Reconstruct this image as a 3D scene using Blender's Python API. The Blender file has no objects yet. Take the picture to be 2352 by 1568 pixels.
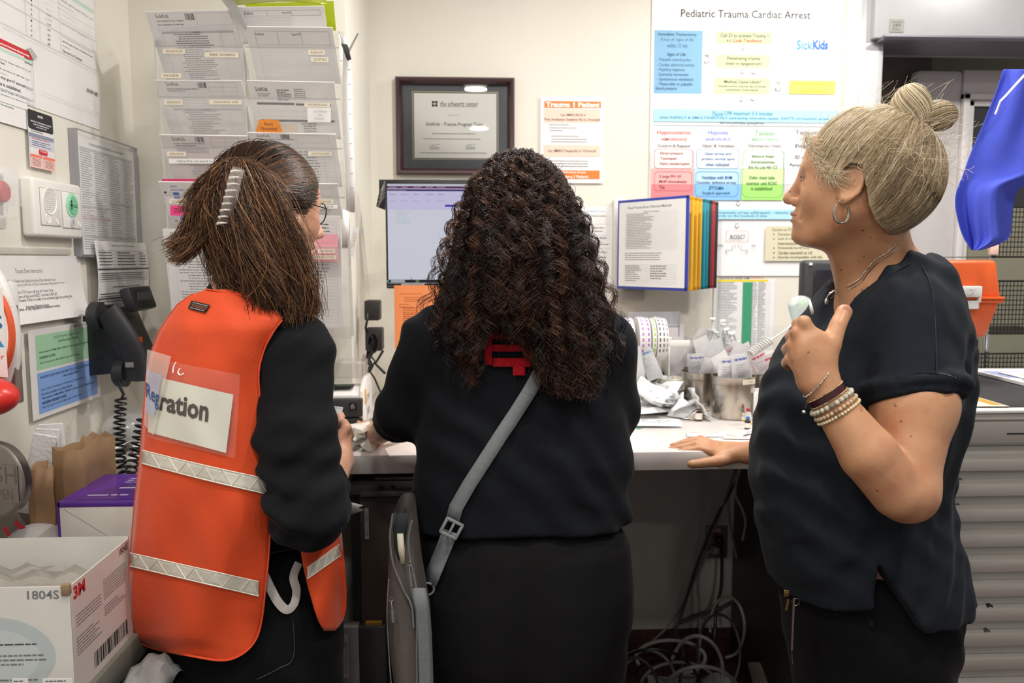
import bpy, bmesh, math, random
import numpy as np
from mathutils import Vector, Matrix, Euler
random.seed(7); np.random.seed(7)
COL = bpy.context.scene.collection
# ---------------------------------------------------------------- camera model
FPX = 1870.0; CX = 1176.0; CY = 784.0; CAMH = 1.45
YAW = math.radians(2.94); PIT = math.radians(5.7)
CAM = Vector((0, 0, CAMH))
FW = Vector((math.sin(YAW)*math.cos(PIT), math.cos(YAW)*math.cos(PIT), -math.sin(PIT)))
RT = Vector((math.cos(YAW), -math.sin(YAW), 0))
UPV = RT.cross(FW)
def ray(px, py): return FW + RT*((px-CX)/FPX) + UPV*((CY-py)/FPX)
def P(px, py, Y=None, X=None, Z=None):
    d = ray(px, py)
    if Y is not None: t = Y/d.y
    elif X is not None: t = X/d.x
    else: t = (Z-CAMH)/d.z
    return CAM + d*t
def S(n, Y): return n*Y/FPX
XL = -0.92; YR = 2.33; YB = 2.86; YC = 1.93; ZC = 0.985
# ---------------------------------------------------------------- materials
MATS = {}
def lin(h):
    if isinstance(h, str):
        h = h.lstrip('#'); c = [int(h[i:i+2], 16)/255 for i in (0, 2, 4)]
    else: c = [x/255 for x in h]
    return tuple(x/12.92 if x <= .04045 else ((x+.055)/1.055)**2.4 for x in c)
def mat(name, col, rough=.5, metal=0., spec=.5, var=.04, scale=30., bump=0., bscale=200., trans=0., alpha=1., emis=None, estr=0., coat=0., sss=0., ior=1.45, sheen=0., aniso=0.):
    if name in MATS: return MATS[name]
    m = bpy.data.materials.new(name); m.use_nodes = True
    nt = m.node_tree; N = nt.nodes; Lk = nt.links; b = N['Principled BSDF']
    c = lin(col)
    b.inputs['Roughness'].default_value = rough; b.inputs['Metallic'].default_value = metal
    b.inputs['Specular IOR Level'].default_value = spec; b.inputs['IOR'].default_value = ior
    tc = N.new('ShaderNodeTexCoord')
    if var > 0:
        nz = N.new('ShaderNodeTexNoise'); nz.inputs['Scale'].default_value = scale; nz.inputs['Detail'].default_value = 3
        Lk.new(tc.outputs['Object'], nz.inputs['Vector'])
        r = N.new('ShaderNodeValToRGB'); Lk.new(nz.outputs['Fac'], r.inputs['Fac'])
        r.color_ramp.elements[0].position = .3; r.color_ramp.elements[1].position = .7
        r.color_ramp.elements[0].color = tuple(x*(1-var) for x in c)+(1,)
        r.color_ramp.elements[1].color = tuple(min(1, x*(1+var)) for x in c)+(1,)
        Lk.new(r.outputs['Color'], b.inputs['Base Color'])
    else: b.inputs['Base Color'].default_value = c+(1,)
    if bump > 0:
        n2 = N.new('ShaderNodeTexNoise'); n2.inputs['Scale'].default_value = bscale; n2.inputs['Detail'].default_value = 4
        Lk.new(tc.outputs['Object'], n2.inputs['Vector'])
        bp = N.new('ShaderNodeBump'); bp.inputs['Strength'].default_value = bump; bp.inputs['Distance'].default_value = .002
        Lk.new(n2.outputs['Fac'], bp.inputs['Height']); Lk.new(bp.outputs['Normal'], b.inputs['Normal'])
    if trans: b.inputs['Transmission Weight'].default_value = trans
    if alpha < 1: b.inputs['Alpha'].default_value = alpha
    if emis is not None:
        b.inputs['Base Color'].default_value = (0, 0, 0, 1)
        b.inputs['Emission Color'].default_value = lin(emis)+(1,); b.inputs['Emission Strength'].default_value = estr
    if coat: b.inputs['Coat Weight'].default_value = coat; b.inputs['Coat Roughness'].default_value = .08
    if sss:
        b.inputs['Subsurface Weight'].default_value = sss; b.inputs['Subsurface Radius'].default_value = (.012, .005, .003); b.inputs['Subsurface Scale'].default_value = .5
    if sheen: b.inputs['Sheen Weight'].default_value = sheen; b.inputs['Sheen Roughness'].default_value = .4
    if aniso: b.inputs['Anisotropic'].default_value = aniso
    MATS[name] = m; return m
def ink(h, name=None): return mat('ink_'+(name or h.strip('#')), h, rough=.6, var=0)
# ---------------------------------------------------------------- mesh builder
def rotm(rx=0, ry=0, rz=0): return Euler((math.radians(rx), math.radians(ry), math.radians(rz))).to_matrix()
class MB:
    def __init__(s): s.v = []; s.f = []; s.m = []; s.mats = []; s.sm = []
    def mi(s, m):
        if m not in s.mats: s.mats.append(m)
        return s.mats.index(m)
    def raw(s, vs, fs, m, smooth=True):
        o = len(s.v); k = s.mi(m); s.v.extend([tuple(v) for v in vs])
        for f in fs: s.f.append(tuple(i+o for i in f)); s.m.append(k); s.sm.append(smooth)
        return s
    def bm(s, b, m, M=None, smooth=True):
        b.verts.ensure_lookup_table(); b.verts.index_update()
        s.raw([(M @ v.co if M else v.co) for v in b.verts], [[v.index for v in f.verts] for f in b.faces], m, smooth); b.free(); return s
    def box(s, c, sz, m, R=None, bev=0., seg=2):
        b = bmesh.new(); bmesh.ops.create_cube(b, size=1)
        for v in b.verts: v.co = Vector((v.co.x*sz[0], v.co.y*sz[1], v.co.z*sz[2]))
        if bev: bmesh.ops.bevel(b, geom=b.edges[:]+b.verts[:], offset=min(bev, min(sz)*.49), segments=seg, affect='EDGES', profile=.5)
        M = Matrix.Translation(Vector(c)) @ (R.to_4x4() if R else Matrix.Identity(4))
        return s.bm(b, m, M)
    def bx(s, lo, hi, m, bev=0., seg=2):
        lo = Vector(lo); hi = Vector(hi); return s.box((lo+hi)/2, [abs(x) for x in (hi-lo)], m, None, bev, seg)
    def sph(s, c, r, m, R=None, u=16, v=10):
        if not hasattr(r, '__len__'): r = (r, r, r)
        b = bmesh.new(); bmesh.ops.create_uvsphere(b, u_segments=u, v_segments=v, radius=1)
        for q in b.verts: q.co = Vector((q.co.x*r[0], q.co.y*r[1], q.co.z*r[2]))
        return s.bm(b, m, Matrix.Translation(Vector(c)) @ (R.to_4x4() if R else Matrix.Identity(4)))
    def tube(s, pts, r, m, n=8, caps=True, flat=1., ref=None):
        P3 = [Vector(p) for p in pts]; k = len(P3)
        rr = list(r) if hasattr(r, '__len__') else [r]*k
        T = [(P3[min(i+1, k-1)]-P3[max(i-1, 0)]).normalized() for i in range(k)]
        a = Vector(ref) if ref else (Vector((0, 0, 1)) if abs(T[0].z) < .9 else Vector((1, 0, 0)))
        nn = (a - T[0]*a.dot(T[0])).normalized(); vs = []; fs = []
        for i in range(k):
            nn = (nn - T[i]*nn.dot(T[i])).normalized(); bb = T[i].cross(nn)
            for j in range(n):
                t = 2*math.pi*j/n; vs.append(P3[i]+(nn*math.cos(t)*flat+bb*math.sin(t))*rr[i])
        for i in range(k-1):
            for j in range(n): fs.append((i*n+j, i*n+(j+1) % n, (i+1)*n+(j+1) % n, (i+1)*n+j))
        if caps: fs.append(tuple(range(n))[::-1]); fs.append(tuple((k-1)*n+j for j in range(n)))
        return s.raw(vs, fs, m)
    def cyl(s, a, b, r, m, n=24, r2=None): return s.tube([a, b], [r, r if r2 is None else r2], m, n)
    def lathe(s, c, prof, m, n=32, R=None):
        c = Vector(c); vs = []; fs = []; k = len(prof)
        for (r, z) in prof:
            for j in range(n):
                t = 2*math.pi*j/n; v = Vector((r*math.cos(t), r*math.sin(t), z)); vs.append(c+(R @ v if R else v))
        for i in range(k-1):
            for j in range(n): fs.append((i*n+j, i*n+(j+1) % n, (i+1)*n+(j+1) % n, (i+1)*n+j))
        if prof[0][0] > 1e-6: fs.append(tuple(range(n))[::-1])
        if prof[-1][0] > 1e-6: fs.append(tuple((k-1)*n+j for j in range(n)))
        return s.raw(vs, fs, m)
    def prism(s, poly, off, m, bev=0):
        """poly: list of 3d points, off: extrusion vector"""
        n = len(poly); vs = [Vector(p) for p in poly]+[Vector(p)+Vector(off) for p in poly]
        fs = [tuple(range(n))[::-1], tuple(range(n, 2*n))]+[(i, (i+1) % n, n+(i+1) % n, n+i) for i in range(n)]
        if bev:
            b = bmesh.new(); q = [b.verts.new(v) for v in vs]
            for f in fs: b.faces.new([q[i] for i in f])
            bmesh.ops.bevel(b, geom=b.edges[:]+b.verts[:], offset=bev, segments=2, affect='EDGES', profile=.5)
            return s.bm(b, m)
        return s.raw(vs, fs, m)
    def grid(s, pts, m, closed=False):
        """pts: rows of points"""
        r = len(pts); c = len(pts[0]); fs = []
        for i in range(r-1):
            for j in range(c if closed else c-1): fs.append((i*c+j, i*c+(j+1) % c, (i+1)*c+(j+1) % c, (i+1)*c+j))
        return s.raw([p for row in pts for p in row], fs, m)
    def build(s, name, parent=None, label=None, cat=None, group=None, kind=None, sharp=35, solid=0., solo=0):
        me = bpy.data.meshes.new(name)
        V = np.array([tuple(v) for v in s.v], dtype=np.float64)
        if parent is not None: off = Vector(parent['_o'])
        else:
            mn = V.min(0); mx = V.max(0); off = Vector(((mn[0]+mx[0])/2, (mn[1]+mx[1])/2, mn[2]))
        me.from_pydata((V-np.array(off)).tolist(), [], s.f)
        for m in s.mats: me.materials.append(m)
        me.polygons.foreach_set('material_index', s.m); me.polygons.foreach_set('use_smooth', s.sm)
        me.update()
        if sharp: me.set_sharp_from_angle(angle=math.radians(sharp))
        o = bpy.data.objects.new(name, me); COL.objects.link(o)
        if solid:
            q = o.modifiers.new('Solidify', 'SOLIDIFY'); q.thickness = solid; q.offset = solo
        if parent is not None:
            o.parent = parent; o['_o'] = parent['_o']
            if label: o['label'] = label
        else:
            o.location = off; o['_o'] = tuple(off); tag(o, label, cat, group, kind)
        return o
def tag(o, label=None, cat=None, group=None, kind=None):
    if label: o['label'] = label
    if cat: o['category'] = cat
    if group: o['group'] = group
    if kind: o['kind'] = kind
def root(name, label, cat, loc, group=None):
    o = bpy.data.objects.new(name, None); COL.objects.link(o); o.location = loc; o.empty_display_size = .05
    o['_o'] = tuple(loc); tag(o, label, cat, group); return o
def struct(mb, name, label=None): return mb.build(name, label=label, kind='structure')
# ---------------------------------------------------------------- printed sheets
_tc = {}
def text_mesh(txt, bold=0., shear=0.):
    k = (txt, bold, shear)
    if k in _tc: return _tc[k]
    cu = bpy.data.curves.new('t', 'FONT'); cu.body = txt; cu.size = 1; cu.resolution_u = 2; cu.fill_mode = 'FRONT' if hasattr(cu, 'fill_mode') else cu.fill_mode
    cu.offset = bold; cu.shear = shear; cu.dimensions = '2D'; cu.fill_mode = 'BOTH'
    ob = bpy.data.objects.new('t', cu); COL.objects.link(ob)
    me = ob.to_mesh()
    V = [(v.co.x, v.co.y) for v in me.vertices]; F = [tuple(p.vertices) for p in me.polygons]
    ob.to_mesh_clear(); bpy.data.objects.remove(ob); bpy.data.curves.remove(cu)
    if not V: V = [(0, 0), (1, 0), (1, 1)]; F = []
    _tc[k] = (V, F); return V, F
class Sheet:
    """flat printed thing: TL corner, unit axes U (right), V (down); everything is one mesh"""
    def __init__(s, TL, TR, BL, base, th=.0008, bend=None, nb=1):
        s.TL = Vector(TL); u = Vector(TR)-s.TL; v = Vector(BL)-s.TL
        s.W = u.length; s.H = v.length; s.U = u.normalized(); s.V = (v - s.U*v.dot(s.U)).normalized()
        s.N = s.V.cross(s.U).normalized()   # toward the viewer
        if s.N.dot(CAM-s.TL) < 0: s.N = -s.N
        s.mb = MB(); s.bend = bend; s.k = th; s.nb = nb; s.th = th
        if bend: n = nb
        else: n = 1
        rows = [[s.pt(s.W*j/n, s.H*i/n, th) for j in range(n+1)] for i in range(n+1)]
        s.mb.grid(rows, base)
        back = [[s.pt(s.W*j/n, s.H*i/n, 0) for j in range(n+1)] for i in range(n+1)]; s.mb.grid(back, base)
        for A in (0, n):
            s.mb.grid([rows[A], back[A]], base); s.mb.grid([[r[A] for r in rows], [r[A] for r in back]], base)
    def pt(s, a, b, z):
        o = s.bend(a/s.W, b/s.H) if s.bend else 0
        return s.TL+s.U*a+s.V*b+s.N*(z+o)
    def L(s, px, py):
        d = ray(px, py); t = (s.TL-CAM).dot(s.N)/d.dot(s.N); q = CAM+d*t-s.TL; return q.dot(s.U), q.dot(s.V)
    def z(s): s.k += .00006; return s.k
    def q(s, a0, b0, a1, b1, m):
        z = s.z(); n = s.nb if s.bend else 1; n2 = max(1, int(n*abs(b1-b0)/s.H+.99)) if s.bend else 1; n1 = max(1, int(n*abs(a1-a0)/s.W+.99)) if s.bend else 1
        s.mb.grid([[s.pt(a0+(a1-a0)*j/n1, b0+(b1-b0)*i/n2, z) for j in range(n1+1)] for i in range(n2+1)], m)
    def rect(s, x0, y0, x1, y1, m):   # pixel coordinates of two opposite corners
        a = s.L(x0, y0); b = s.L(x1, y1); s.q(a[0], a[1], b[0], b[1], m)
    def fr(s, x0, y0, x1, y1, m): s.q(x0*s.W, y0*s.H, x1*s.W, y1*s.H, m)   # fractions
    def rr(s, x0, y0, x1, y1, m, r=.006, line=None, px=True):
        (a0, b0), (a1, b1) = (s.L(x0, y0), s.L(x1, y1)) if px else ((x0*s.W, y0*s.H), (x1*s.W, y1*s.H))
        z = s.z(); pts = []
        for (cx, cy, t0) in ((a1-r, b0+r, -90), (a1-r, b1-r, 0), (a0+r, b1-r, 90), (a0+r, b0+r, 180)):
            for k in range(5):
                t = math.radians(t0+k*22.5); pts.append((cx+r*math.cos(t), cy+r*math.sin(t)))
        if line is None: s.mb.raw([s.pt(p[0], p[1], z) for p in pts], [tuple(range(len(pts)))], m)
        else:
            c0 = (a0+a1)/2; c1 = (b0+b1)/2; hw = (a1-a0)/2; hh = (b1-b0)/2
            inn = [(c0+(p[0]-c0)*(hw-line)/hw, c1+(p[1]-c1)*(hh-line)/hh) for p in pts]; n = len(pts)
            s.mb.raw([s.pt(p[0], p[1], z) for p in pts+inn], [(i, (i+1) % n, n+(i+1) % n, n+i) for i in range(n)], m)
    def poly(s, pts, m, px=True):
        z = s.z(); s.mb.raw([s.pt(*(s.L(*p) if px else (p[0]*s.W, p[1]*s.H)), z) for p in pts], [tuple(range(len(pts)))], m)
    def line(s, x0, y0, x1, y1, w, m, px=True):
        a = Vector(s.L(x0, y0) if px else (x0*s.W, y0*s.H)); b = Vector(s.L(x1, y1) if px else (x1*s.W, y1*s.H))
        d = (b-a).normalized()*w/2; n = Vector((-d.y, d.x)); z = s.z()
        s.mb.raw([s.pt(*q, z) for q in (a-n, b-n, b+n, a+n)], [(0, 1, 2, 3)], m)
    def _t(s, txt, a0, b0, a1, b1, m, bold, shear, keep=False):
        V, F = text_mesh(txt, bold, shear)
        x0 = min(v[0] for v in V); x1 = max(v[0] for v in V); y0 = min(v[1] for v in V); y1 = max(v[1] for v in V)
        z = s.z(); sx = (a1-a0)/max(x1-x0, 1e-6); sy = (b1-b0)/max(y1-y0, 1e-6)
        s.mb.raw([s.pt(a0+(v[0]-x0)*sx, b1-(v[1]-y0)*sy, z) for v in V], F, m, False)
    def T(s, txt, x0, y0, x1, y1, m, bold=.012, shear=0.):   # text fitted to a pixel box
        a = s.L(x0, y0); b = s.L(x1, y1); s._t(txt, a[0], a[1], b[0], b[1], m, bold, shear)
    def F(s, txt, x0, y0, x1, y1, m, bold=.01, shear=0.): s._t(txt, x0*s.W, y0*s.H, x1*s.W, y1*s.H, m, bold, shear)
    def greek(s, x0, y0, x1, y1, n, m, px=True, h=.45, full=.9, indent=0):
        (a0, b0), (a1, b1) = (s.L(x0, y0), s.L(x1, y1)) if px else ((x0*s.W, y0*s.H), (x1*s.W, y1*s.H))
        st = (b1-b0)/n; z = s.z(); vs = []; fs = []
        for i in range(n):
            end = a0+(a1-a0)*random.uniform(full-.35, full+.1) if random.random() < .5 else a0+(a1-a0)*full
            x = a0+indent*random.choice((0, 1)); t = b0+st*i; hh = st*h
            while x < end:
                w = min(hh*random.uniform(1.2, 4.5), end-x); k = len(vs)
                vs += [s.pt(x, t, z), s.pt(x+w, t, z), s.pt(x+w, t+hh*.8, z), s.pt(x, t+hh*.8, z)]; fs.append((k, k+1, k+2, k+3)); x += w+hh*.55
        s.mb.raw(vs, fs, m, False)
    def bars(s, x0, y0, x1, y1, n, m, px=True):
        (a0, b0), (a1, b1) = (s.L(x0, y0), s.L(x1, y1)) if px else ((x0*s.W, y0*s.H), (x1*s.W, y1*s.H))
        z = s.z(); w = (a1-a0)/n; vs = []; fs = []
        for i in range(n):
            k = len(vs); ww = w*random.choice((.3, .5, .75)); x = a0+w*i
            vs += [s.pt(x, b0, z), s.pt(x+ww, b0, z), s.pt(x+ww, b1, z), s.pt(x, b1, z)]; fs.append((k, k+1, k+2, k+3))
        s.mb.raw(vs, fs, m, False)
    def table(s, x0, y0, x1, y1, rows, cols, m, w=.0005, px=True):
        (a0, b0), (a1, b1) = (s.L(x0, y0), s.L(x1, y1)) if px else ((x0*s.W, y0*s.H), (x1*s.W, y1*s.H))
        cs = cols if hasattr(cols, '__len__') else [i/cols for i in range(cols+1)]
        z = s.z(); vs = []; fs = []
        def r_(p0, q0, p1, q1):
            k = len(vs); vs.extend([s.pt(p0, q0, z), s.pt(p1, q0, z), s.pt(p1, q1, z), s.pt(p0, q1, z)]); fs.append((k, k+1, k+2, k+3))
        for i in range(rows+1): t = b0+(b1-b0)*i/rows; r_(a0, t-w/2, a1, t+w/2)
        for c in cs: x = a0+(a1-a0)*c; r_(x-w/2, b0, x+w/2, b1)
        s.mb.raw(vs, fs, m, False)
    def done(s, name, **k): return s.mb.build(name, **k)
def wsheet(x0, y0, x1, y1, base, Y=YB, off=.002, **k):
    """sheet on a wall facing the room (plane y=Y), from pixel corners"""
    a = P(x0, y0, Y=Y-off); b = P(x1, y1, Y=Y-off)
    return Sheet(a, (b.x, a.y, a.z), (a.x, a.y, b.z), base, **k)
def lsheet(x0, y0, x1, y1, base, X=XL, off=.002, **k):
    a = P(x0, y0, X=X+off); b = P(x1, y1, X=X+off)
    return Sheet(a, (a.x, b.y, a.z), (a.x, a.y, b.z), base, **k)
PAPER = mat('paper_white', '#ebe9e8', rough=.65, var=.015, scale=12)
BLK = ink('#1c1c1f', 'black'); GRY = ink('#77777a', 'grey'); LG = ink('#b9b9bd', 'light_grey'); DGR = ink('#4a4a4e', 'dark_grey')
ACR = mat('clear_acrylic', '#f4f6f6', rough=.06, var=0, alpha=.13, spec=.6)
FILM = mat('clear_plastic_film', '#f4f6f8', rough=.12, var=0, alpha=.22, spec=.8, bump=.5, bscale=60)
CRINK = mat('crinkled_clear_plastic', '#f2f2f2', rough=.1, var=0, alpha=.42, spec=1., bump=1., bscale=45)
BLKP = mat('black_plastic', '#222225', rough=.45, var=.05, bump=.05, bscale=900)
WHTP = mat('white_plastic', '#e9e7e1', rough=.35, var=.01)
STEEL = mat('brushed_steel', '#a8a49d', rough=.28, metal=1., var=.12, scale=18, bump=.03)
CHROME = mat('chrome', '#d8d8d8', rough=.12, metal=1., var=0)
# ================================================================ STRUCTURE
M_WALL = mat('wall_paint_cream', '#e5e1d6', rough=.55, var=.015, scale=3, bump=.12, bscale=260)
M_WALL2 = mat('wall_paint_far', '#8f8c7c', rough=.6, var=.03, scale=4)
M_FLOOR = mat('terrazzo_floor', '#4a2f2a', rough=.35, var=.35, scale=160)
M_BASE = mat('vinyl_baseboard', '#4d2f2a', rough=.5, var=.25, scale=60)
M_CEIL = mat('ceiling_tile', '#d9d7d0', rough=.8, var=.03, scale=60)
M_ALU = mat('painted_aluminium', '#b9b9bb', rough=.4, metal=.2, var=.02)
M_ALUD = mat('shutter_lip_grey', '#77727c', rough=.4, metal=.3, var=.03)
M_DOOR = mat('door_white', '#c9c4c4', rough=.5, var=.02)
M_TAUPE = mat('taupe_wall', '#6f665e', rough=.6, var=.03)
M_CTR = mat('counter_laminate', '#e4dedb', rough=.28, var=.012, scale=20)
M_KICK = mat('dark_panel', '#4a4540', rough=.45, var=.12, scale=8)
XE = P(1945, 300, Y=YB).x
b = MB(); b.bx((XL-.12, -1.2, 0), (XL, YR+.2, 2.7), M_WALL); struct(b, 'wall_left')
xr = P(800, 300, Y=YR).x
b = MB(); b.bx((XL-.1, YR, 0), (xr, YB+.12, 2.7), M_WALL, bev=.004)
b.bx((xr-.02, YB, 0), (XE, YB+.12, 2.7), M_WALL); struct(b, 'wall_back')
b = MB(); b.bx((XL-.2, -1.2, -.08), (3.2, 4.2, 0), M_FLOOR); struct(b, 'floor')
b = MB(); b.bx((XL-.2, -2.4, 2.62), (3.2, 4.2, 2.7), M_CEIL); struct(b, 'ceiling')
b = MB(); b.bx((XE-.4, 3.9, 0), (3.2, 4.0, 2.7), M_WALL2); struct(b, 'wall_far')
b = MB(); b.bx((xr, YB-.012, 0), (XE, YB, .095), M_BASE, bev=.004); struct(b, 'baseboard_back')
b = MB(); b.bx((XL, 0, 0), (XL+.01, YR, .095), M_BASE, bev=.003); struct(b, 'baseboard_left')
# shutter jamb and header at the end of the wall
j1 = P(2018, 300, Y=YB-.02).x; hz = P(2100, 88, Y=YB-.06).z
b = MB(); b.bx((XE-.02, YB-.03, 0), (j1, YB+.2, 2.62), M_ALU, bev=.003); b.bx((XE-.028, YB-.036, 0), (XE+.02, YB, 2.62), M_WALL, bev=.003)
for zz in (1.62, 1.9, 2.2): b.cyl((XE+.07, YB-.034, zz), (XE+.07, YB-.029, zz), .003, STEEL, 10)
struct(b, 'trim_1')
b = MB(); b.bx((j1-.05, YB-.06, hz), (3.0, YB+.2, 2.6), M_ALU, bev=.004)
b.prism([(j1-.03, YB-.06, hz), (j1-.03, YB+.12, hz), (j1-.03, YB+.12, hz-.012), (j1-.03, YB-.085, hz-.012), (j1-.03, YB-.095, hz-.004), (j1-.03, YB-.095, hz+.002)], (1.6, 0, 0), M_ALUD)
struct(b, 'trim_2')
b = MB(); b.bx((j1-.02, YB+.35, 0), (P(2105, 300, Y=YB+.35).x+.05, YB+.43, 2.6), M_TAUPE); struct(b, 'wall_passage')
# white glazed door beyond the opening
DY = YB+.25
dx0 = P(2100, 300, Y=DY).x; wx0 = P(2203, 400, Y=DY).x; wz = P(2203, 218, Y=DY).z
b = MB(); b.bx((dx0, DY, 0), (wx0, DY+.06, hz-.03), M_DOOR, bev=.02); b.bx((wx0, DY, wz), (3.0, DY+.06, hz-.03), M_DOOR, bev=.004)
dr = b.build('door_1', kind='structure')
fb = MB(); fb.bx((wx0-.004, DY-.014, .1), (wx0+.022, DY+.03, wz+.004), mat('door_frame_white', '#dedad9', rough=.45, var=.01), bev=.003); fb.bx((wx0-.004, DY-.014, wz-.018), (3.0, DY+.03, wz+.004), MATS['door_frame_white'], bev=.003)
fb.bx((wx0+.03, DY+.005, .1), (wx0+.05, DY+.03, wz-.02), MATS['door_frame_white'], bev=.002); fb.bx((wx0+.03, DY+.005, wz-.04), (3.0, DY+.03, wz-.02), MATS['door_frame_white'], bev=.002)
fb.build('glazing_frame', dr)
fb = MB(); fb.bx((wx0+.045, DY+.02, wz-.42), (3.0, DY+.03, wz-.03), mat('dark_glass', '#3a3a3c', rough=.15, var=.02)); fb.build('glass_panel', dr)
fb = MB(); fb.bx((wx0+.045, DY+.02, .1), (3.0, DY+.03, wz-.42), mat('green_grey_panel', '#8d8b78', rough=.4, var=.03)); fb.build('lower_panel', dr)
# label plate on the header
s = wsheet(2044, 44, 2075, 74, mat('plate_grey', '#98958f', rough=.5, var=.02), Y=YB-.06)
s.T('Service No', 2048, 48, 2071, 53, DGR); s.T('21873', 2051, 55, 2068, 61, BLK); s.greek(2049, 63, 2071, 72, 3, DGR)
s.done('nameplate', label='small grey riveted nameplate on the metal shutter header', cat='nameplate')
# ================================================================ COUNTER
CT = .047
XCAB = P(2085, 1200, Y=1.76).x
b = MB(); b.bx((XL+.002, YC, ZC-CT), (XCAB-.006, YR-.002, ZC), M_CTR, bev=.004)
b.bx((xr+.002, YR-.01, ZC-CT), (XCAB-.006, YB-.002, ZC), M_CTR, bev=.002)
b.bx((XCAB-.03, YR, ZC-CT), (1.30, YB-.002, ZC), M_CTR, bev=.002)
ctr = b.build('counter', label='long white laminate counter running below the wall notices', cat='counter')
xp = min(P(1693, 1300, Y=YB).x, XCAB-.04)
b = MB(); b.bx((xp, YC+.04, 0), (xp+.03, YB-.014, ZC-CT-.001), M_KICK, bev=.002); b.build('support_panel', ctr, label='dark upright panel under the counter')
# ================================================================ LIGHTS (recessed ceiling lamps)
M_LAMP = mat('lamp_glow', '#fff4e2', var=0, emis='#fff0dc', estr=14.)
M_TRIMW = mat('lamp_trim', '#f0efec', rough=.4, var=0)
def downlight(x, y, W, blend=1., spot=None, lab='', r=.075):
    t = root('downlight', 'recessed round ceiling downlight '+lab, 'ceiling light', (x, y, 2.62), 'recessed ceiling downlights')
    q = MB(); q.lathe((x, y, 2.60), [(r, .018), (r+.02, .018), (r+.02, .012), (r+.004, .008), (r, .012)], M_TRIMW, 32); q.build('trim_ring', t)
    q = MB(); q.lathe((x, y, 2.612), [(0, 0), (r, 0)], M_LAMP, 32); q.build('lens', t)
    ld = bpy.data.lights.new('downlight_lamp', 'SPOT' if spot else 'AREA')
    ld.color = (1, .96, .91); ld.energy = W
    if spot: ld.spot_size = math.radians(spot); ld.spot_blend = blend; ld.shadow_soft_size = r
    else: ld.shape = 'DISK'; ld.size = r*2
    lo = bpy.data.objects.new('lamp', ld); COL.objects.link(lo); lo.parent = t; lo.location = (0, 0, -.03)
downlight(.35, 1.85, 25, lab='above the middle of the counter')
downlight(1.12, 2.30, 14, lab='close to the tall notice')
downlight(.95, .70, 21, lab='over the grey-haired person')
downlight(-.45, .75, 16, lab='behind the orange vest')
downlight(1.9, 1.85, 34, lab='over the steel drawer cabinet')
# linear ceiling panels of the room behind the camera
downlight(.045, .09, 13, lab='mirrored high in the certificate glass')
downlight(.085, -1.55, 13, lab='mirrored low in the certificate glass')
downlight(-.75, -.7, 8, lab='behind the camera on the left')
downlight(1.0, -.7, 13, lab='behind the camera on the right')
for (x, y, W, lab) in ():
    t = root('ceiling_panel', 'wide flat '+lab, 'ceiling light', (x, y, 2.62))
    q = MB(); q.bx((x-.62, y-.32, 2.600), (x+.62, y+.32, 2.619), M_TRIMW); q.build('frame', t)
    q = MB(); q.bx((x-.6, y-.3, 2.598), (x+.6, y+.3, 2.6), mat('panel_glow', '#ffffff', var=0, emis='#fff6ea', estr=3)); q.build('diffuser', t)
    ld = bpy.data.lights.new('panel_lamp', 'AREA'); ld.shape = 'RECTANGLE'; ld.size = 1.2; ld.size_y = .6; ld.energy = W; ld.color = (1, .97, .93)
    lo = bpy.data.objects.new('lamp', ld); COL.objects.link(lo); lo.parent = t; lo.location = (0, 0, -.04)
w = bpy.data.worlds.new('World'); bpy.context.scene.world = w; w.use_nodes = True
w.node_tree.nodes['Background'].inputs[0].default_value = (1, .98, .96, 1); w.node_tree.nodes['Background'].inputs[1].default_value = .50
# ================================================================ BIG POSTER
PW = mat('poster_paper', '#f3f2f2', rough=.5, var=.01)
TEAL = ink('#1d7f9c'); DB = ink('#1c3f63'); OLV = ink('#5d6136')
s = wsheet(1499, -60, 1926, 633, PW, off=.004)
s.T('Pediatric Trauma Cardiac Arrest', 1564, 21, 1861, 44, ink('#2a2a2c'), bold=.012)
s.rect(1503, 69, 1611, 216, ink('#86b7d9', 'poster_blue'))
for t_, x0, x1, y0, bd in (('Immediate Thoracotomy', 1512, 1600, 75, .02), ("if loss of 'signs of life'", 1518, 1594, 87, 0), ('within 15 min', 1532, 1579, 100, 0), ('Signs of Life:', 1532, 1576, 121, .02), ('- Palpable central pulse', 1509, 1586, 133, 0), ('- Cardiac electrical activity', 1509, 1595, 145, 0), ('- Pupillary response', 1509, 1572, 156, 0), ('- Extremity movement', 1509, 1581, 167, 0), ('- Spontaneous ventilation', 1509, 1592, 178, 0), ('- Measurable or palpable', 1509, 1590, 189, 0), ('blood pressure', 1506, 1554, 199, 0)):
    s.T(t_, x0, y0, x1, y0+10, DB, bold=bd)
GRB = ink('#ccd6ae', 'poster_olive')
for (x0, y0, x1, y1) in ((1645, 72, 1773, 102), (1645, 125, 1768, 157), (1641, 178, 1768, 217)): s.rr(x0, y0, x1, y1, GRB, r=.008)
s.T('Call 25 to activate Trauma 1', 1655, 77, 1764, 87, ink('#33362a'), bold=.01); s.T('+/-', 1668, 90, 1681, 98, ink('#33362a')); s.T('Code Transfusion', 1683, 89, 1750, 98, ink('#b04a3a'), shear=.2, bold=.02)
s.T('Penetrating trauma', 1670, 130, 1746, 141, OLV); s.T('chest or epigastrium?', 1666, 142, 1750, 152, OLV)
s.T('Medical Cause Likely?', 1663, 184, 1747, 194, OLV); s.T('includes primary hypoxia (eg. drowning,', 1650, 196, 1759, 202, OLV); s.T('asphyxiation, impact apnea)', 1667, 204, 1741, 210, OLV)
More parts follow.
